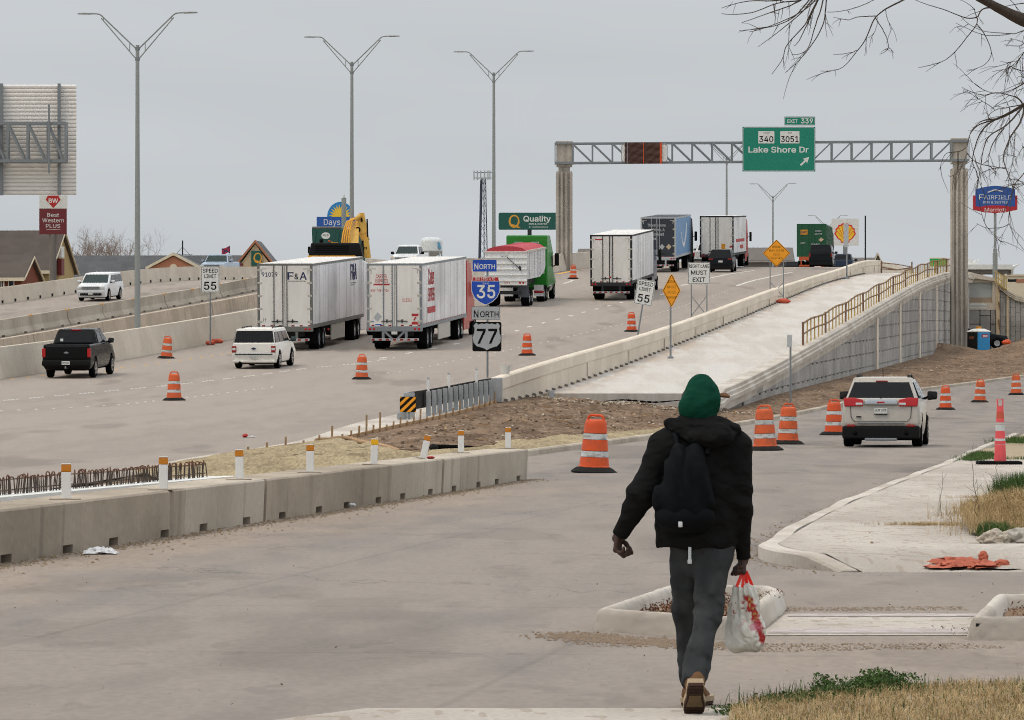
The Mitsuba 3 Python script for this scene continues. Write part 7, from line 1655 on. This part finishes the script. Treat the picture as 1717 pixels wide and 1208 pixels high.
# ------------------------------------------------------------ trees
def branch(p, d, L, r, depth, out, seed, spread=.5, up=.15, n=4, kids=(3, 5)):
    g_ = np.random.default_rng(seed)
    pts, q = [p], np.array(p, float); d = np.array(d, float)
    for i in range(n):
        d = d + g_.normal(0, .16, 3) + (0, 0, up * .3); d /= np.linalg.norm(d)
        q = q + d * L / n; pts.append(q.copy())
    out[min(depth, 3)].append(tube(pts, np.linspace(r, r * .5, n + 1), 4 if depth > 1 else 6, cap=False))
    if depth >= 4: return
    for k in range(g_.integers(*kids) + (depth > 1)):
        u = g_.uniform(.35, 1.0); i = min(int(u * n), n - 1); b = pts[i] + (pts[i + 1] - pts[i]) * (u * n - i)
        v = d * .6 + g_.normal(0, spread, 3) + (0, 0, up); v /= np.linalg.norm(v)
        branch(b, v, L * g_.uniform(.5, .78), r * .52, depth + 1, out, int(g_.integers(1 << 30)), spread, up, max(2, n - (depth > 1)), kids)
for i, (px, top, lb) in enumerate([(126, 402, 'bare grey tree, leftmost of the far row above the long roof'), (151, 394, 'bare grey tree, second from left in the far row above the long roof'), (166, 391, 'bare grey tree, middle of the far row above the long roof'), (186, 392, 'bare grey tree with a forked trunk, fourth in the far row above the long roof'), (217, 398, 'bare grey tree, rightmost of the far row, beside the first lamp')]):
    Y = 640 + i * 7; p = P(px, 440, Y); H = (440 - top) * Y / F + 3
    t = Thing('bare_tree', lb, 'tree', frame((p[0], Y, p[2] - 3)), 'bare trees beyond the hotels')
    out = [[], [], [], []]
    branch((0, 0, -5), (0, 0, 1), H * .42 + 3.5, .12, 0, out, 40 + i, .55, .30, 4, (3, 5))
    for k in range(3): branch((0, 0, H * .25), (math.sin(k * 2.1 + i) * .5, math.cos(k * 2.1 + i) * .5, 1), H * .40, .08, 1, out, 80 + i * 5 + k, .5, .25, 4, (3, 5))
    t.part('trunk', out[0] + out[1], 'trunk_grey', True); t.part('crown', out[2] + out[3], 'trunk_grey', kind='stuff')
# the bare tree that hangs into the view at the upper right
tr = Thing('overhanging_tree', 'bare drooping branches of a tree hanging into view at the upper right', 'tree')
def spline(pts, n=18):
    pts = np.asarray(pts, float); s = np.r_[0, np.cumsum(np.linalg.norm(np.diff(pts, axis=0), axis=1))]
    return PchipInterpolator(s, pts)(np.linspace(0, s[-1], n)) if len(pts) > 2 else np.linspace(pts[0], pts[-1], n)
TW = []
tg = np.random.default_rng(5)
def limb(px, Y0, Y1, r0, r1, name='branch', twigs=0, tl=.25):
    Y = np.linspace(Y0, Y1, len(px)); pts = spline([P(x, y, d) for (x, y), d in zip(px, Y)], 26)
    pts[1:-1] += np.cumsum(tg.normal(0, .0009, (24, 3)), 0) * np.linspace(1, .1, 24)[:, None]
    if name == 'branch': r0, r1 = r0 * .62, r1 * .62
    tr.part(name, tube(pts, np.linspace(r0, r1, 26), 6), 'bark', True)
    for k in range(twigs):
        i = tg.integers(5, 25); d = pts[i] - pts[i - 2]; d /= np.linalg.norm(d)
        v = d * .9 + tg.normal(0, .32, 3) + (0, 0, -.12); v /= np.linalg.norm(v); L = tl * tg.uniform(.4, 1.1)
        q = [pts[i]]
        for j in range(5): v = v + tg.normal(0, .06, 3) + (0, 0, -.05); v /= np.linalg.norm(v); q.append(q[-1] + v * L / 5)
        TW.append(tube(q, np.linspace(.0015, .0007, 6), 4, cap=False))
        if tg.random() < .5:
            w_ = v + tg.normal(0, .6, 3); w_ /= np.linalg.norm(w_); TW.append(tube([q[2], q[2] + w_ * L * .25, q[2] + w_ * L * .45 - (0, 0, L * .05)], [.0012, .0009, .0006], 4, cap=False))
Z = lambda x, y: (1200 + x / 2.745, y / 2.745)
Q6 = lambda x, y: (1550 + x / 6.04, y / 6.04)
Q5 = lambda x, y: (1590 + x / 5.03, 180 + y / 5.03)
limb([(1622, -12), (1655, 4), (1690, 22), (1720, 34), (1850, 110), (2050, 330), (2232, 640)], 20, 22, .013, .075, 'limb')
limb([(2190, -900), (2205, -300), (2225, 300), (2240, 700), (2252, 1000), (2268, 1400)], 22.4, 22, .05, .19, 'trunk')
limb([(2215, 420), (2050, 300), (1850, 230), (1714, 176)], 22, 23.2, .05, .009, 'limb')
limb([(2205, -250), (2000, -420), (1750, -330), (1540, -150), (1388, -35)], 22, 19.5, .05, .006, 'limb'); limb([(1750, -330), (1640, -150), (1515, 0)], 20.7, 20.2, .018, .005, 'limb')
co = [[], [], [], []]
for q_, (px_c, py_c) in enumerate([(2200, -500), (2195, -700), (2190, -880), (2215, -100), (2222, 200), (2000, -420), (2212, -250), (2190, -900)]):
    branch(P(px_c, py_c, 22.2), (math.sin(q_ * 1.9) * .9, math.cos(q_ * 1.9) * .9, .55), 1.5, .022, 1, co, 300 + q_, .5, .1, 5, (2, 4))
tr.part('crown', co[1] + co[2] + co[3], 'bark', kind='stuff')
for pts, tw in (([(1390, -35), Z(510, 0), Z(500, 90), Z(430, 220), Z(320, 335)], 3), ([(1390, -35), Z(472, 0), Z(420, 120), Z(380, 195), Z(360, 212)], 2), ([(1388, -36), Z(465, 10), Z(420, 105), Z(320, 225), Z(310, 265), Z(258, 342)], 4), ([(1385, -36), Z(450, 0), Z(400, 60), Z(290, 150), Z(196, 216)], 3), ([(1384, -36), Z(430, 0), Z(340, 95), Z(235, 130), Z(108, 141)], 3), ([(1382, -37), Z(400, 0), Z(285, 15), Z(150, 62), Z(28, 64)], 4), ([(1376, -36), Z(300, 0), Z(160, 5), Z(28, 38)], 2), ([(1384, -36), Z(440, 20), Z(300, 100), Z(155, 148)], 3), ([(1386, -36), Z(490, 20), Z(455, 130), Z(420, 230), Z(350, 252)], 2), ([Z(265, 20), Z(275, 60), Z(272, 110)], 0), ([(1384, -36), Z(380, 10), Z(250, 60), Z(120, 105)], 2)):
    limb(pts, 19.5, 18.4 + tg.uniform(-.6, .8), .0055, .0018, 'branch', tw, .16)
for pts, r, tw in (([(1515, 0), Z(780, 45), Z(735, 82), Z(690, 180), Z(650, 235), Z(565, 320), Z(484, 328)], .006, 3), ([Z(740, 75), Z(660, 78), Z(600, 92), Z(542, 80)], .0035, 2), ([Z(735, 82), Z(775, 160), Z(792, 212), Z(755, 251)], .0035, 2), ([Z(792, 212), Z(805, 225), Z(818, 243)], .002, 1), ([Z(650, 232), Z(610, 248), Z(542, 252)], .0028, 1), ([(1490, -20), Z(720, 5), Z(600, 48), Z(512, 56)], .0035, 2), ([Z(780, 45), Z(795, 95), Z(806, 136)], .0028, 1), ([Z(745, 80), Z(735, 140), Z(700, 176)], .002, 1)):
    limb(pts, 20.2, 19.4 + tg.uniform(-.5, .6), r, .0016, 'branch', tw, .14)
for pts, r, tw in (([Q6(690, 78), Q6(585, 110), Q6(530, 185), Q6(420, 185), Q6(200, 100), Q6(0, 40), (1530, -3)], .006, 3), ([Q6(530, 185), Q6(530, 240), Q6(440, 370), Q6(200, 620), Q6(0, 678), (1540, 113)], .0045, 3), ([Q6(530, 245), Q6(620, 370), Q6(675, 540), Q6(600, 660), Q6(430, 712)], .0035, 2), ([Q6(525, 180), Q6(480, 80), Q6(360, 0)], .003, 1), ([(1790, 30), Q6(1009, 310), Q6(880, 342), Q6(650, 325), Q6(480, 265), Q6(370, 170)], .004, 3), ([Q6(880, 344), Q6(600, 355), Q6(420, 290), Q6(320, 235)], .0028, 2), ([(1780, 5), Q6(1009, 45), Q6(800, 75)], .006, 1), ([Q6(870, 0), Q6(940, 80), Q6(1000, 170)], .0025, 1), ([(1760, 60), Q6(1009, 430), Q6(930, 410), Q6(865, 392)], .003, 2), ([Q6(1009, 440), Q6(930, 468), Q6(812, 455)], .003, 1)):
    limb(pts, 21 + tg.uniform(-.4, .4), 20.6 + tg.uniform(-.6, .6), r, .0016, 'branch', tw, .13)
for pts, r, tw in (([(1714, 176), Q6(940, 1000), Q6(740, 945), Q6(600, 965), Q6(380, 885)], .005, 5), ([(1760, 110), Q6(1000, 850), Q6(890, 905), Q6(750, 945), Q6(460, 805)], .004, 5), ([Q6(1009, 720), Q6(880, 680), Q6(830, 700), Q6(690, 727)], .004, 5), ([(1730, 70), Q6(1000, 540), Q6(930, 630), Q6(860, 690)], .004, 8), ([Q6(950, 615), Q6(860, 632), Q6(770, 622)], .002, 3), ([(1714, 176), Q6(800, 1090), Q6(710, 1120), Q6(640, 1190)], .004, 3), ([Q6(710, 1110), Q6(620, 1050), Q6(400, 905)], .003, 2), ([(1715, 175), Q6(750, 1195), Q5(240, 160), Q5(175, 260), Q5(160, 400)], .008, 4), ([(1715, 176), Q5(560, 30), Q5(430, 90), Q5(300, 110), Q5(180, 220)], .009, 3), ([Q5(430, 90), Q5(300, 180), Q5(230, 330), Q5(205, 460), Q5(250, 580), Q5(240, 690)], .006, 5), ([(1716, 176), Q5(500, 150), Q5(350, 240), Q5(300, 330), Q5(270, 500), Q5(245, 700)], .007, 5), ([Q5(470, 180), Q5(380, 290), Q5(345, 400), Q5(340, 460)], .005, 4), ([(1717, 178), Q5(620, 110), Q5(520, 280), Q5(470, 450), Q5(520, 600), Q5(545, 690)], .008, 6), ([Q5(560, 210), Q5(555, 300), Q5(540, 450), Q5(480, 640)], .004, 5), ([Q5(515, 0), Q5(515, 150), Q5(512, 290)], .003, 2), ([Q5(160, 390), Q5(250, 470), Q5(380, 500), Q5(480, 520)], .004, 4), ([Q5(480, 520), Q5(400, 510), Q5(300, 545), Q5(255, 560)], .004, 4), ([(1735, 250), Q5(639, 560), Q5(560, 660), Q5(520, 850), Q5(510, 985), Q5(560, 1100), Q5(639, 1205)], .004, 4), ([Q5(510, 985), Q5(420, 1020), Q5(330, 1020), Q5(240, 980)], .003, 2), ([Q5(330, 1018), Q5(290, 930), Q5(275, 860)], .0025, 1), ([Q5(160, 380), Q5(120, 480), Q5(60, 570), Q5(0, 580)], .003, 4), ([Q5(150, 340), Q5(80, 375), Q5(0, 380), (1576, 285)], .003, 3), ([(1740, 300), Q5(620, 650), Q5(540, 655), Q5(600, 820)], .003, 6), ([(1745, 200), Q5(639, 330), Q5(590, 400), Q5(570, 460)], .003, 4), ([Q5(340, 1020), Q5(380, 1080), Q5(440, 1130)], .002, 2), ([(1750, 130), Q6(1009, 900), Q6(930, 940), Q6(900, 1010), Q6(800, 1050)], .003, 6), ([(1750, 150), Q6(1009, 790), Q6(940, 800)], .003, 6)):
    limb(pts, 23.2 + tg.uniform(-.5, .5), 22.4 + tg.uniform(-.9, .9), r * 1.1, .0017, 'branch', tw + 2, .17)
tr.part('twigs', TW, 'bark', kind='stuff')
# ------------------------------------------------------------ grass, weeds, litter and grit
def blades(n, where, hmin, hmax, wd, seed, lean=.5, base=lambda x, y: 0 * x):
    g_ = np.random.default_rng(seed); xy = where(n, g_); n = len(xy)
    h = g_.uniform(hmin, hmax, n); a = g_.uniform(0, 2 * np.pi, n); l = np.abs(g_.normal(0, lean, n)) * h
    z0 = base(xy[:, 0], xy[:, 1]); p0 = np.c_[xy, z0]
    s = np.c_[np.cos(a + 1.57), np.sin(a + 1.57), 0 * a] * wd / 2; t_ = np.c_[np.cos(a), np.sin(a), 0 * a]
    mid = p0 + t_ * (l * .35)[:, None] + np.c_[0 * h, 0 * h, h * .6]; tip = p0 + t_ * l[:, None] + np.c_[0 * h, 0 * h, h * (1 - .25 * np.minimum(l / h, 1.5))]
    v = np.stack([p0 - s, p0 + s, mid + s * .7, mid - s * .7, tip], 1).reshape(-1, 3); k = np.arange(n)[:, None] * 5
    return trimesh.Trimesh(v, np.vstack([k + [0, 1, 2], k + [0, 2, 3], k + [3, 2, 4]]), process=False)
def leaves(n, where, size, seed, zlo, zhi, base=lambda x, y: 0 * x):
    g_ = np.random.default_rng(seed); xy = where(n, g_); n = len(xy); z = base(xy[:, 0], xy[:, 1]) + g_.uniform(0, 1, n) ** 1.2 * (zhi - zlo) + zlo
    d1 = g_.normal(0, 1, (n, 3)); d1 /= np.linalg.norm(d1, axis=1)[:, None]; d2 = np.cross(d1, g_.normal(0, 1, (n, 3))); d2 /= np.linalg.norm(d2, axis=1)[:, None]
    s = size * g_.uniform(.6, 1.3, n)[:, None]; c = np.c_[xy, z]
    v = np.stack([c - d1 * s, c + d2 * s * .45, c + d1 * s, c - d2 * s * .45], 1).reshape(-1, 3); k = np.arange(n)[:, None] * 4
    return trimesh.Trimesh(v, np.vstack([k + [0, 1, 2], k + [0, 2, 3]]), process=False)
def inpoly(poly, dens=None):
    def f(n, g_):
        x0, y0, x1, y1 = poly.bounds; pts = np.c_[g_.uniform(x0, x1, n), g_.uniform(y0, y1, n)]
        from shapely import contains_xy
        return pts[contains_xy(poly, pts[:, 0], pts[:, 1])]
    return f
def stuffobj(name, mesh, m, label, cat, smooth=False):
    t = Thing(name, label, cat, kind='stuff'); t.put(mesh, m, smooth); return t
front = Polygon([(1.24, 24.85), (1.5, 25.2), (1.9, 25.8), (2.4, 26.25), (3.0, 26.5), (6, 26.7), (6, 22), (1.05, 22), (1.1, 24.2)])
structure('lawn_soil', trimesh.creation.extrude_polygon(front, .05, engine='earcut'), 'ground')
stuffobj('dry_grass', blades(60000, inpoly(front), .02, .085, .004, 1, 1.1, lambda x, y: .04 + 0 * x), 'dry_grass', 'short tan dry grass in the bottom right corner', 'grass')
stuffobj('green_grass', blades(5000, inpoly(front), .03, .08, .005, 12, .6, lambda x, y: .04 + 0 * x), 'green_leaf', 'sparse green blades among the dry grass in the bottom right corner', 'grass')
def clump(cs, k):
    def f(n, g_):
        c = np.array(cs); i = g_.integers(0, len(c), n); return c[i] + g_.normal(0, 1, (n, 2)) * np.array(k)
    return f
edge = [(1.36 + .095 * i, 24.9 + .14 * i) for i in range(9)] + [(1.95, 25.80), (2.02, 25.85), (1.7, 25.4)]
stuffobj('green_weeds', [leaves(6500, clump(edge + [(1.42, 25.0), (1.5, 25.1), (1.62, 25.3)], (.06, .10)), .012, 3, .0, .08), leaves(3000, clump(edge[5:12], (.06, .12)), .012, 4, .01, .13), leaves(700, clump([edge[3], edge[6], edge[10]], (.03, .05)), .012, 7, .05, .17), leaves(900, clump([(1.12, 24.55), (1.2, 24.45), (1.28, 24.4)], (.045, .06)), .011, 5, 0, .06), blades(1200, clump(edge, (.12, .15)), .05, .15, .006, 6, .5)], 'green_leaf', 'low green weeds along the street edge of the dry grass', 'weeds')
bank = Polygon([(4.8, 46.6), (4.62, 48), (4.72, 50), (5.02, 53), (5.3, 56), (6.1, 60), (7.0, 66), (9, 70), (12, 70), (12, 46.2)])
def bank_z(x, y): return .13 + .24 * np.exp(-((x - 5.5) / .9) ** 2 - ((y - 50.5) / 2.6) ** 2) + .1 * np.clip((x - 5.2) / 2, 0, 1)
bs = trimesh.creation.extrude_polygon(bank, .02, engine='earcut').subdivide_to_size(.35); v = bs.vertices.copy(); v[:, 2] = bank_z(v[:, 0], v[:, 1]) + .01 * (v[:, 2] > .01) - .005
structure('grass_bank', trimesh.Trimesh(v, bs.faces, process=False), 'ground', True)
stuffobj('dry_grass', [blades(30000, inpoly(bank.intersection(sbox(4, 46, 8, 56))), .04, .19, .005, 21, 1.3, bank_z), blades(8000, clump([(5.1, 48.3), (5.35, 49.5), (5.3, 51), (5.9, 49)], (.28, .8)), .08, .25, .005, 22, 1.1, bank_z), blades(5000, inpoly(bank), .05, .2, .006, 23, .9, bank_z), blades(1500, clump([(6.2, 62.5), (6.7, 62.3), (4.55, 51.2), (4.4, 51.3)], (.25, .15)), .02, .06, .006, 24, 1.6, lambda x, y: .13 + 0 * x)], 'dry_grass', 'shaggy tan dry grass spilling over the sidewalk at the right edge', 'grass')
stuffobj('green_tuft', [blades(7000, clump([(6.0, 57), (6.25, 57.4), (6.6, 57)], (.11, .4)), .15, .46, .010, 31, .45, bank_z), blades(2600, clump([(4.74, 47.2), (4.82, 47.0), (5.9, 52)], (.06, .2)), .06, .17, .008, 32, .6, bank_z)], 'green_leaf', 'dark green grass tufts at the right edge beside the dry grass', 'grass')
kz = lambda x, y: zf(y) + .12 + 0 * x
stuffobj('kerb_weeds', [blades(2600, clump([(float(Rc(y)) + .45, y) for y in np.arange(89, 97, 1.0)], (.12, .4)), .03, .11, .010, 41, .6, kz), blades(1300, clump([(float(Rc(y)) + .75, y) for y in (112, 115)], (.3, .8)), .05, .16, .014, 42, .5, kz), blades(500, clump([(9.5, 90.5), (10.2, 91)], (.4, .6)), .03, .08, .01, 43, .8, kz)], 'green_leaf', 'green weeds along the inner side of the kerb by the pink cone', 'weeds')
stalks = []
for x, y, h in ((4.9, 50, .75), (5.15, 49.5, .6), (4.6, 51, .5), (5.6, 52, .8), (4.7, 48.5, .45), (6.2, 51, .9)):
    z0 = float(bank_z(np.array(x), np.array(y))); g_ = np.random.default_rng(int(x * 100)); q = [(x, y, z0)]
    for i in range(5): q.append((q[-1][0] + g_.normal(0, .03), q[-1][1], q[-1][2] + h / 5))
    stalks.append(tube(q, [.004, .003, .003, .002, .002, .001], 4, cap=False))
    for i in (2, 3, 4): stalks.append(tube([q[i], (q[i][0] + g_.normal(0, .06), q[i][1], q[i][2] + .07)], .0018, 3, cap=False))
stuffobj('weed_stalks', stalks, 'bark', 'thin dry weed stalks standing up from the dry grass at the right', 'weeds')
def chunk(c, r, seed, flat=1.0):
    g_ = np.random.default_rng(seed); p = g_.normal(0, 1, (16, 3)); p /= np.linalg.norm(p, axis=1)[:, None]
    return hullpts(p * g_.uniform(.7, 1.1, (16, 1)) * np.array([r, r, r * flat]) + np.asarray(c))
for i, (x, y, r, lb) in enumerate([(4.62, 45.6, .15, 'grey broken concrete lump, left one of those below the dry grass'), (4.86, 45.7, .17, 'pale broken concrete lump, middle one of those below the dry grass'), (5.2, 45.6, .16, 'pale broken concrete lump cut by the right edge below the dry grass'), (5.0, 46.2, .10, 'small broken concrete lump behind the pale ones below the dry grass')]):
    t = Thing('concrete_lump', lb, 'rubble'); t.put(blob((x, y, .17), (r, r, r * .62), 60 + i, .45, 6.0, 3), 'rubble' if i else 'concrete_weathered', False)
t = Thing('kerb_ramp', kind='structure'); t.put(sweep([(4.2, 45.15, .09), (4.6, 44.9, .11), (5.2, 44.5, .12), (6.5, 44.0, .12), (9, 43.2, .12)], [(-.2, -.08), (-.2, .02), (-.1, .05), (.12, .05), (.25, -.02), (.25, -.08)]), 'concrete_kerb', 40)
def crumple(c, L, W, h, seed, n=22):
    u, w_ = np.meshgrid(np.linspace(-1, 1, n), np.linspace(-1, 1, n), indexing='ij')
    p = np.stack([u * L / 2, w_ * W / 2, 0 * u], -1); q = np.stack([u * 3 + seed, w_ * 3, 0 * u], -1)
    f = meshkit.fbm(q, 3, seed); e = np.clip(1.15 - np.maximum(np.abs(u), np.abs(w_)) + .3 * (f - .5), 0, 1)
    p[..., 2] = h * f * e ** .5 + .004; p[..., :2] += (meshkit.fbm(q * 1.7 + 9, 2, seed)[..., None] - .5) * min(L, W) * .35
    i, j = np.meshgrid(np.arange(n - 1), np.arange(n - 1), indexing='ij')
    return tm((p.reshape(-1, 3) + np.asarray(c), np.stack([i * n + j, (i + 1) * n + j, (i + 1) * n + j + 1, i * n + j + 1], -1).reshape(-1, 4)))
t = Thing('red_cloth', 'torn orange red sandbag fabric lying flat on the sidewalk ramp at the right', 'cloth')
t.part('fabric', [crumple((4.02, 43.0, .015), .62, 1.1, .12, 3), crumple((4.1, 42.9, .02), .40, .9, .12, 4), blob((4.26, 43.1, .10), (.045, .07, .055), 5, .4), blob((4.42, 43.0, .04), (.07, .1, .045), 6, .4)], 'red_cloth', True); t.part('dark_underside', crumple((4.2, 42.6, .004), .95, .35, .02, 8), 'fabric_black')
t = Thing('paper_litter', 'crumpled white paper litter at the foot of the low barrier on the left', 'litter'); p = P(168, 927, 46.8); t.put([crumple((p[0], 46.6, .0), .26, .5, .09, 11), crumple((p[0] + .12, 46.5, .0), .15, .3, .05, 12)], 'rag')
p = onto(411, 734, zh, 60); t = Thing('paper_cup', 'flattened red and white paper cup lying on the highway above the straw', 'litter')
t.part('cup', [blob(p + (0, 0, .05), (.075, .1, .055), 14, .3)], 'sign_red', True); t.part('paper', crumple(p + (.17, 0, .01), .22, .25, .05, 15), 'rag')
t = Thing('red_scrap', 'small red scrap beside the leaning marker post on the low barrier', 'litter'); p = P(722, 768, 69.9); t.put(blob((p[0], p[1], .525), (.06, .05, .02), 18, .3), 'sign_red', True)
t = Thing('white_scrap', 'small white scrap at the foot of the low barrier below the yellow banded post', 'litter'); t.put(blob(P(590, 851, 62.2) + (0, 0, .03), (.05, .05, .025), 19, .3), 'rag', True)
p = onto(101, 490, zh, 230); t = Thing('litter_bag', 'white bag of litter lying by the far parapet left of the oncoming wagon', 'litter'); t.put([blob(p + (0, .3, .15), (.45, .3, .28), 20, .35)], 'rag', True)
t = Thing('dark_litter', 'small dark lump beside the white litter bag at the far parapet', 'litter'); t.put(blob(p + (.75, .4, .1), (.22, .2, .15), 22, .3), 'stucco_red', True)
t = Thing('fabric_roll', 'black fabric roll lying between the straw and dirt behind the barrier end', 'fabric'); t.part('roll', tube([(-1.65, 100.5, .20), (-1.2, 101.2, .20), (-.7, 102.0, .17), (-.35, 102.8, .15)], [.06, .035, .025, .02], 8), 'fabric_black', True); t.part('tube_end', blob((-1.65, 100.4, .19), (.09, .09, .08), 24, .2), 'rubber', True)
t = Thing('bucket', 'small grey blue bucket lying at the front edge of the ramp slab', 'bucket', frame(P(924, 664, 174.0))); t.part('pail', lathe([(0, -.1), (.10, -.1), (.13, .18), (.12, .18), (.09, -.06), (0, -.06)], 14), 'tank_grey', 40); t.part('rim', lathe([(.12, .15), (.14, .15), (.14, .19), (.12, .19)], 14), 'tank_grey', 40)
def grit(n, where, r0, r1, seed, z):
    g_ = np.random.default_rng(seed); xy = where(n, g_); out_v, out_f = [], []
    oc = np.array([[1, 0, 0], [-1, 0, 0], [0, 1, 0], [0, -1, 0], [0, 0, .7], [0, 0, -.3]], float); of = np.array([[0, 2, 4], [2, 1, 4], [1, 3, 4], [3, 0, 4], [2, 0, 5], [1, 2, 5], [3, 1, 5], [0, 3, 5]])
    n = len(xy); r = r0 + (r1 - r0) * g_.uniform(0, 1, n) ** 3
    v = oc[None] * r[:, None, None] * g_.uniform(.6, 1.3, (n, 6, 1)); a = g_.uniform(0, 6.28, n); c, s = np.cos(a)[:, None], np.sin(a)[:, None]
    v = np.stack([v[..., 0] * c - v[..., 1] * s, v[..., 0] * s + v[..., 1] * c, v[..., 2]], -1)
    v[..., 0] += xy[:, :1]; v[..., 1] += xy[:, 1:]; v[..., 2] += z(xy[:, 0], xy[:, 1])[:, None] + r[:, None] * .2
    return trimesh.Trimesh(v.reshape(-1, 3), (of[None] + np.arange(n)[:, None, None] * 6).reshape(-1, 3), process=False)
zero = lambda x, y: 0 * x
foot = Polygon([(-6.2, 36), (.5, 80), (1.0, 80), (-.2, 70), (-5.0, 35)])
stuffobj('road_grit', [grit(4200, clump([(.27 + .1425 * (y - 79) + .12, y) for y in np.arange(36, 79, .4)], (.12, .25)), .006, .022, 51, zero), grit(2600, inpoly(foot), .006, .024, 52, zero), grit(1800, inpoly(sbox(-4, 24, 4, 46)), .002, .007, 53, zero), grit(1800, clump([(corner(y) - .15, y) for y in np.arange(42.4, 88, .5)], (.12, .3)), .005, .02, 54, zero), grit(700, inpoly(Polygon([(2.6, 42.6), (3.2, 47), (9, 80), (14, 80), (4.4, 47), (4.2, 43)])), .006, .022, 55, lambda x, y: .13 * np.clip((y - 42.25) / 3, 0, 1))], 'pebble', 'scattered grit and small stones on the road and along the kerbs', 'grit')
stuffobj('island_gravel', [grit(7000, inpoly(Polygon([(.15, 32.6), (.45, 30.8), (1.6, 30.2), (3.2, 30.6), (3.0, 31.2), (1.4, 31.1), (.55, 32.5)])), .003, .013, 56, zero), grit(2600, clump([(.42, 32.0), (.62, 31.6), (.9, 31.3), (1.2, 31.0)], (.14, .22)), .004, .018, 57, zero), grit(1400, inpoly(Polygon([(2.0, 35.3), (3.4, 35.5), (3.4, 36.1), (2.0, 35.9)])), .003, .012, 58, zero)], 'gravel', 'brown gravel swept up along the front of the kerb islands', 'gravel')
stuffobj('leaf_litter', [leaves(3200, inpoly(ip.buffer(-.17)), .013, 61, .06, .11), leaves(1600, inpoly(ip2.buffer(-.17)), .013, 62, .06, .12), leaves(120, clump([(1.75, 34.6), (1.9, 34.9), (3.05, 32.6)], (.08, .25)), .009, 63, .0, .02, lambda x, y: np.where((x < 2.0) & (y > 34), .155, .01)), leaves(70, inpoly(sbox(-4, 25, 5, 45)), .010, 64, .002, .008)], 'leaf_litter', 'brown dead leaves lying in the kerb islands and on the street', 'leaves')
def dz_(x, y): return np.array([float(dirt_near(np.array(a), np.array(b))) for a, b in zip(x, y)])
dn = Polygon([(-2, 103), (-3.6, 124), (-1.4, 150), (.5, 166), (1.5, 174), (8.5, 174), (4, 130), (1.5, 112), (0, 104)])
stuffobj('dirt_clods', [grit(3600, inpoly(dn), .015, .075, 71, dz_), grit(900, clump([(1 + .75 * k, 172 + .3 * k) for k in range(10)], (.6, 1.2)), .02, .07, 73, dz_)], 'dirt', 'clods of earth lying over the bare dirt below the ramp', 'earth')
stuffobj('pale_stones', [grit(300, inpoly(dn), .02, .075, 72, dz_), grit(380, clump([(1.2 + .75 * k, 173 + .2 * k) for k in range(10)], (.5, .8)), .03, .085, 74, dz_), grit(260, inpoly(Polygon([(rampx(200) + 1, 200), (12.5, 200), (36, 330), (rampx(330) + 1, 330)])), .04, .10, 75, lambda x, y: np.array([float(dirt_far(np.array(a), np.array(b))) for a, b in zip(x, y)]))], 'pebble_white', 'pale stones and chips strewn over the bare dirt below the ramp', 'stones')
g_ = np.random.default_rng(9); sc = []
for i in range(46):
    x, y = inpoly(dn)(40, g_)[0]; z = float(dirt_near(np.array(x), np.array(y))) + .05; an = g_.uniform(0, 3.1); L = g_.uniform(.15, .7)
    sc.append(bar((x - math.cos(an) * L / 2, y - math.sin(an) * L / 2, z), (x + math.cos(an) * L / 2, y + math.sin(an) * L / 2, z + g_.uniform(-.03, .08)), .05, .03))
stuffobj('wood_scraps', sc, 'timber', 'broken timber scraps strewn over the bare dirt below the ramp', 'wood scraps')
for i, (x, y, zf_, L, lb) in enumerate([(455, 742, 'straw', 3.0, 'left'), (610, 741, 'straw', 3.2, 'right')]):
    pass
t = Thing('straw_wattle', 'tan rope like straw roll along the upper edge of the straw matting', 'straw roll')
wp = [(-4.9, 119.5), (-4.3, 121.0), (-3.7, 117), (-3.1, 111), (-2.5, 104.5)]
t.put(tube(spline([(x, y, float(dirt_near(np.array(x), np.array(y))) + .08) for x, y in wp], 60), .06 + .012 * np.sin(np.arange(60) * 2.1), 7), 'timber', True)
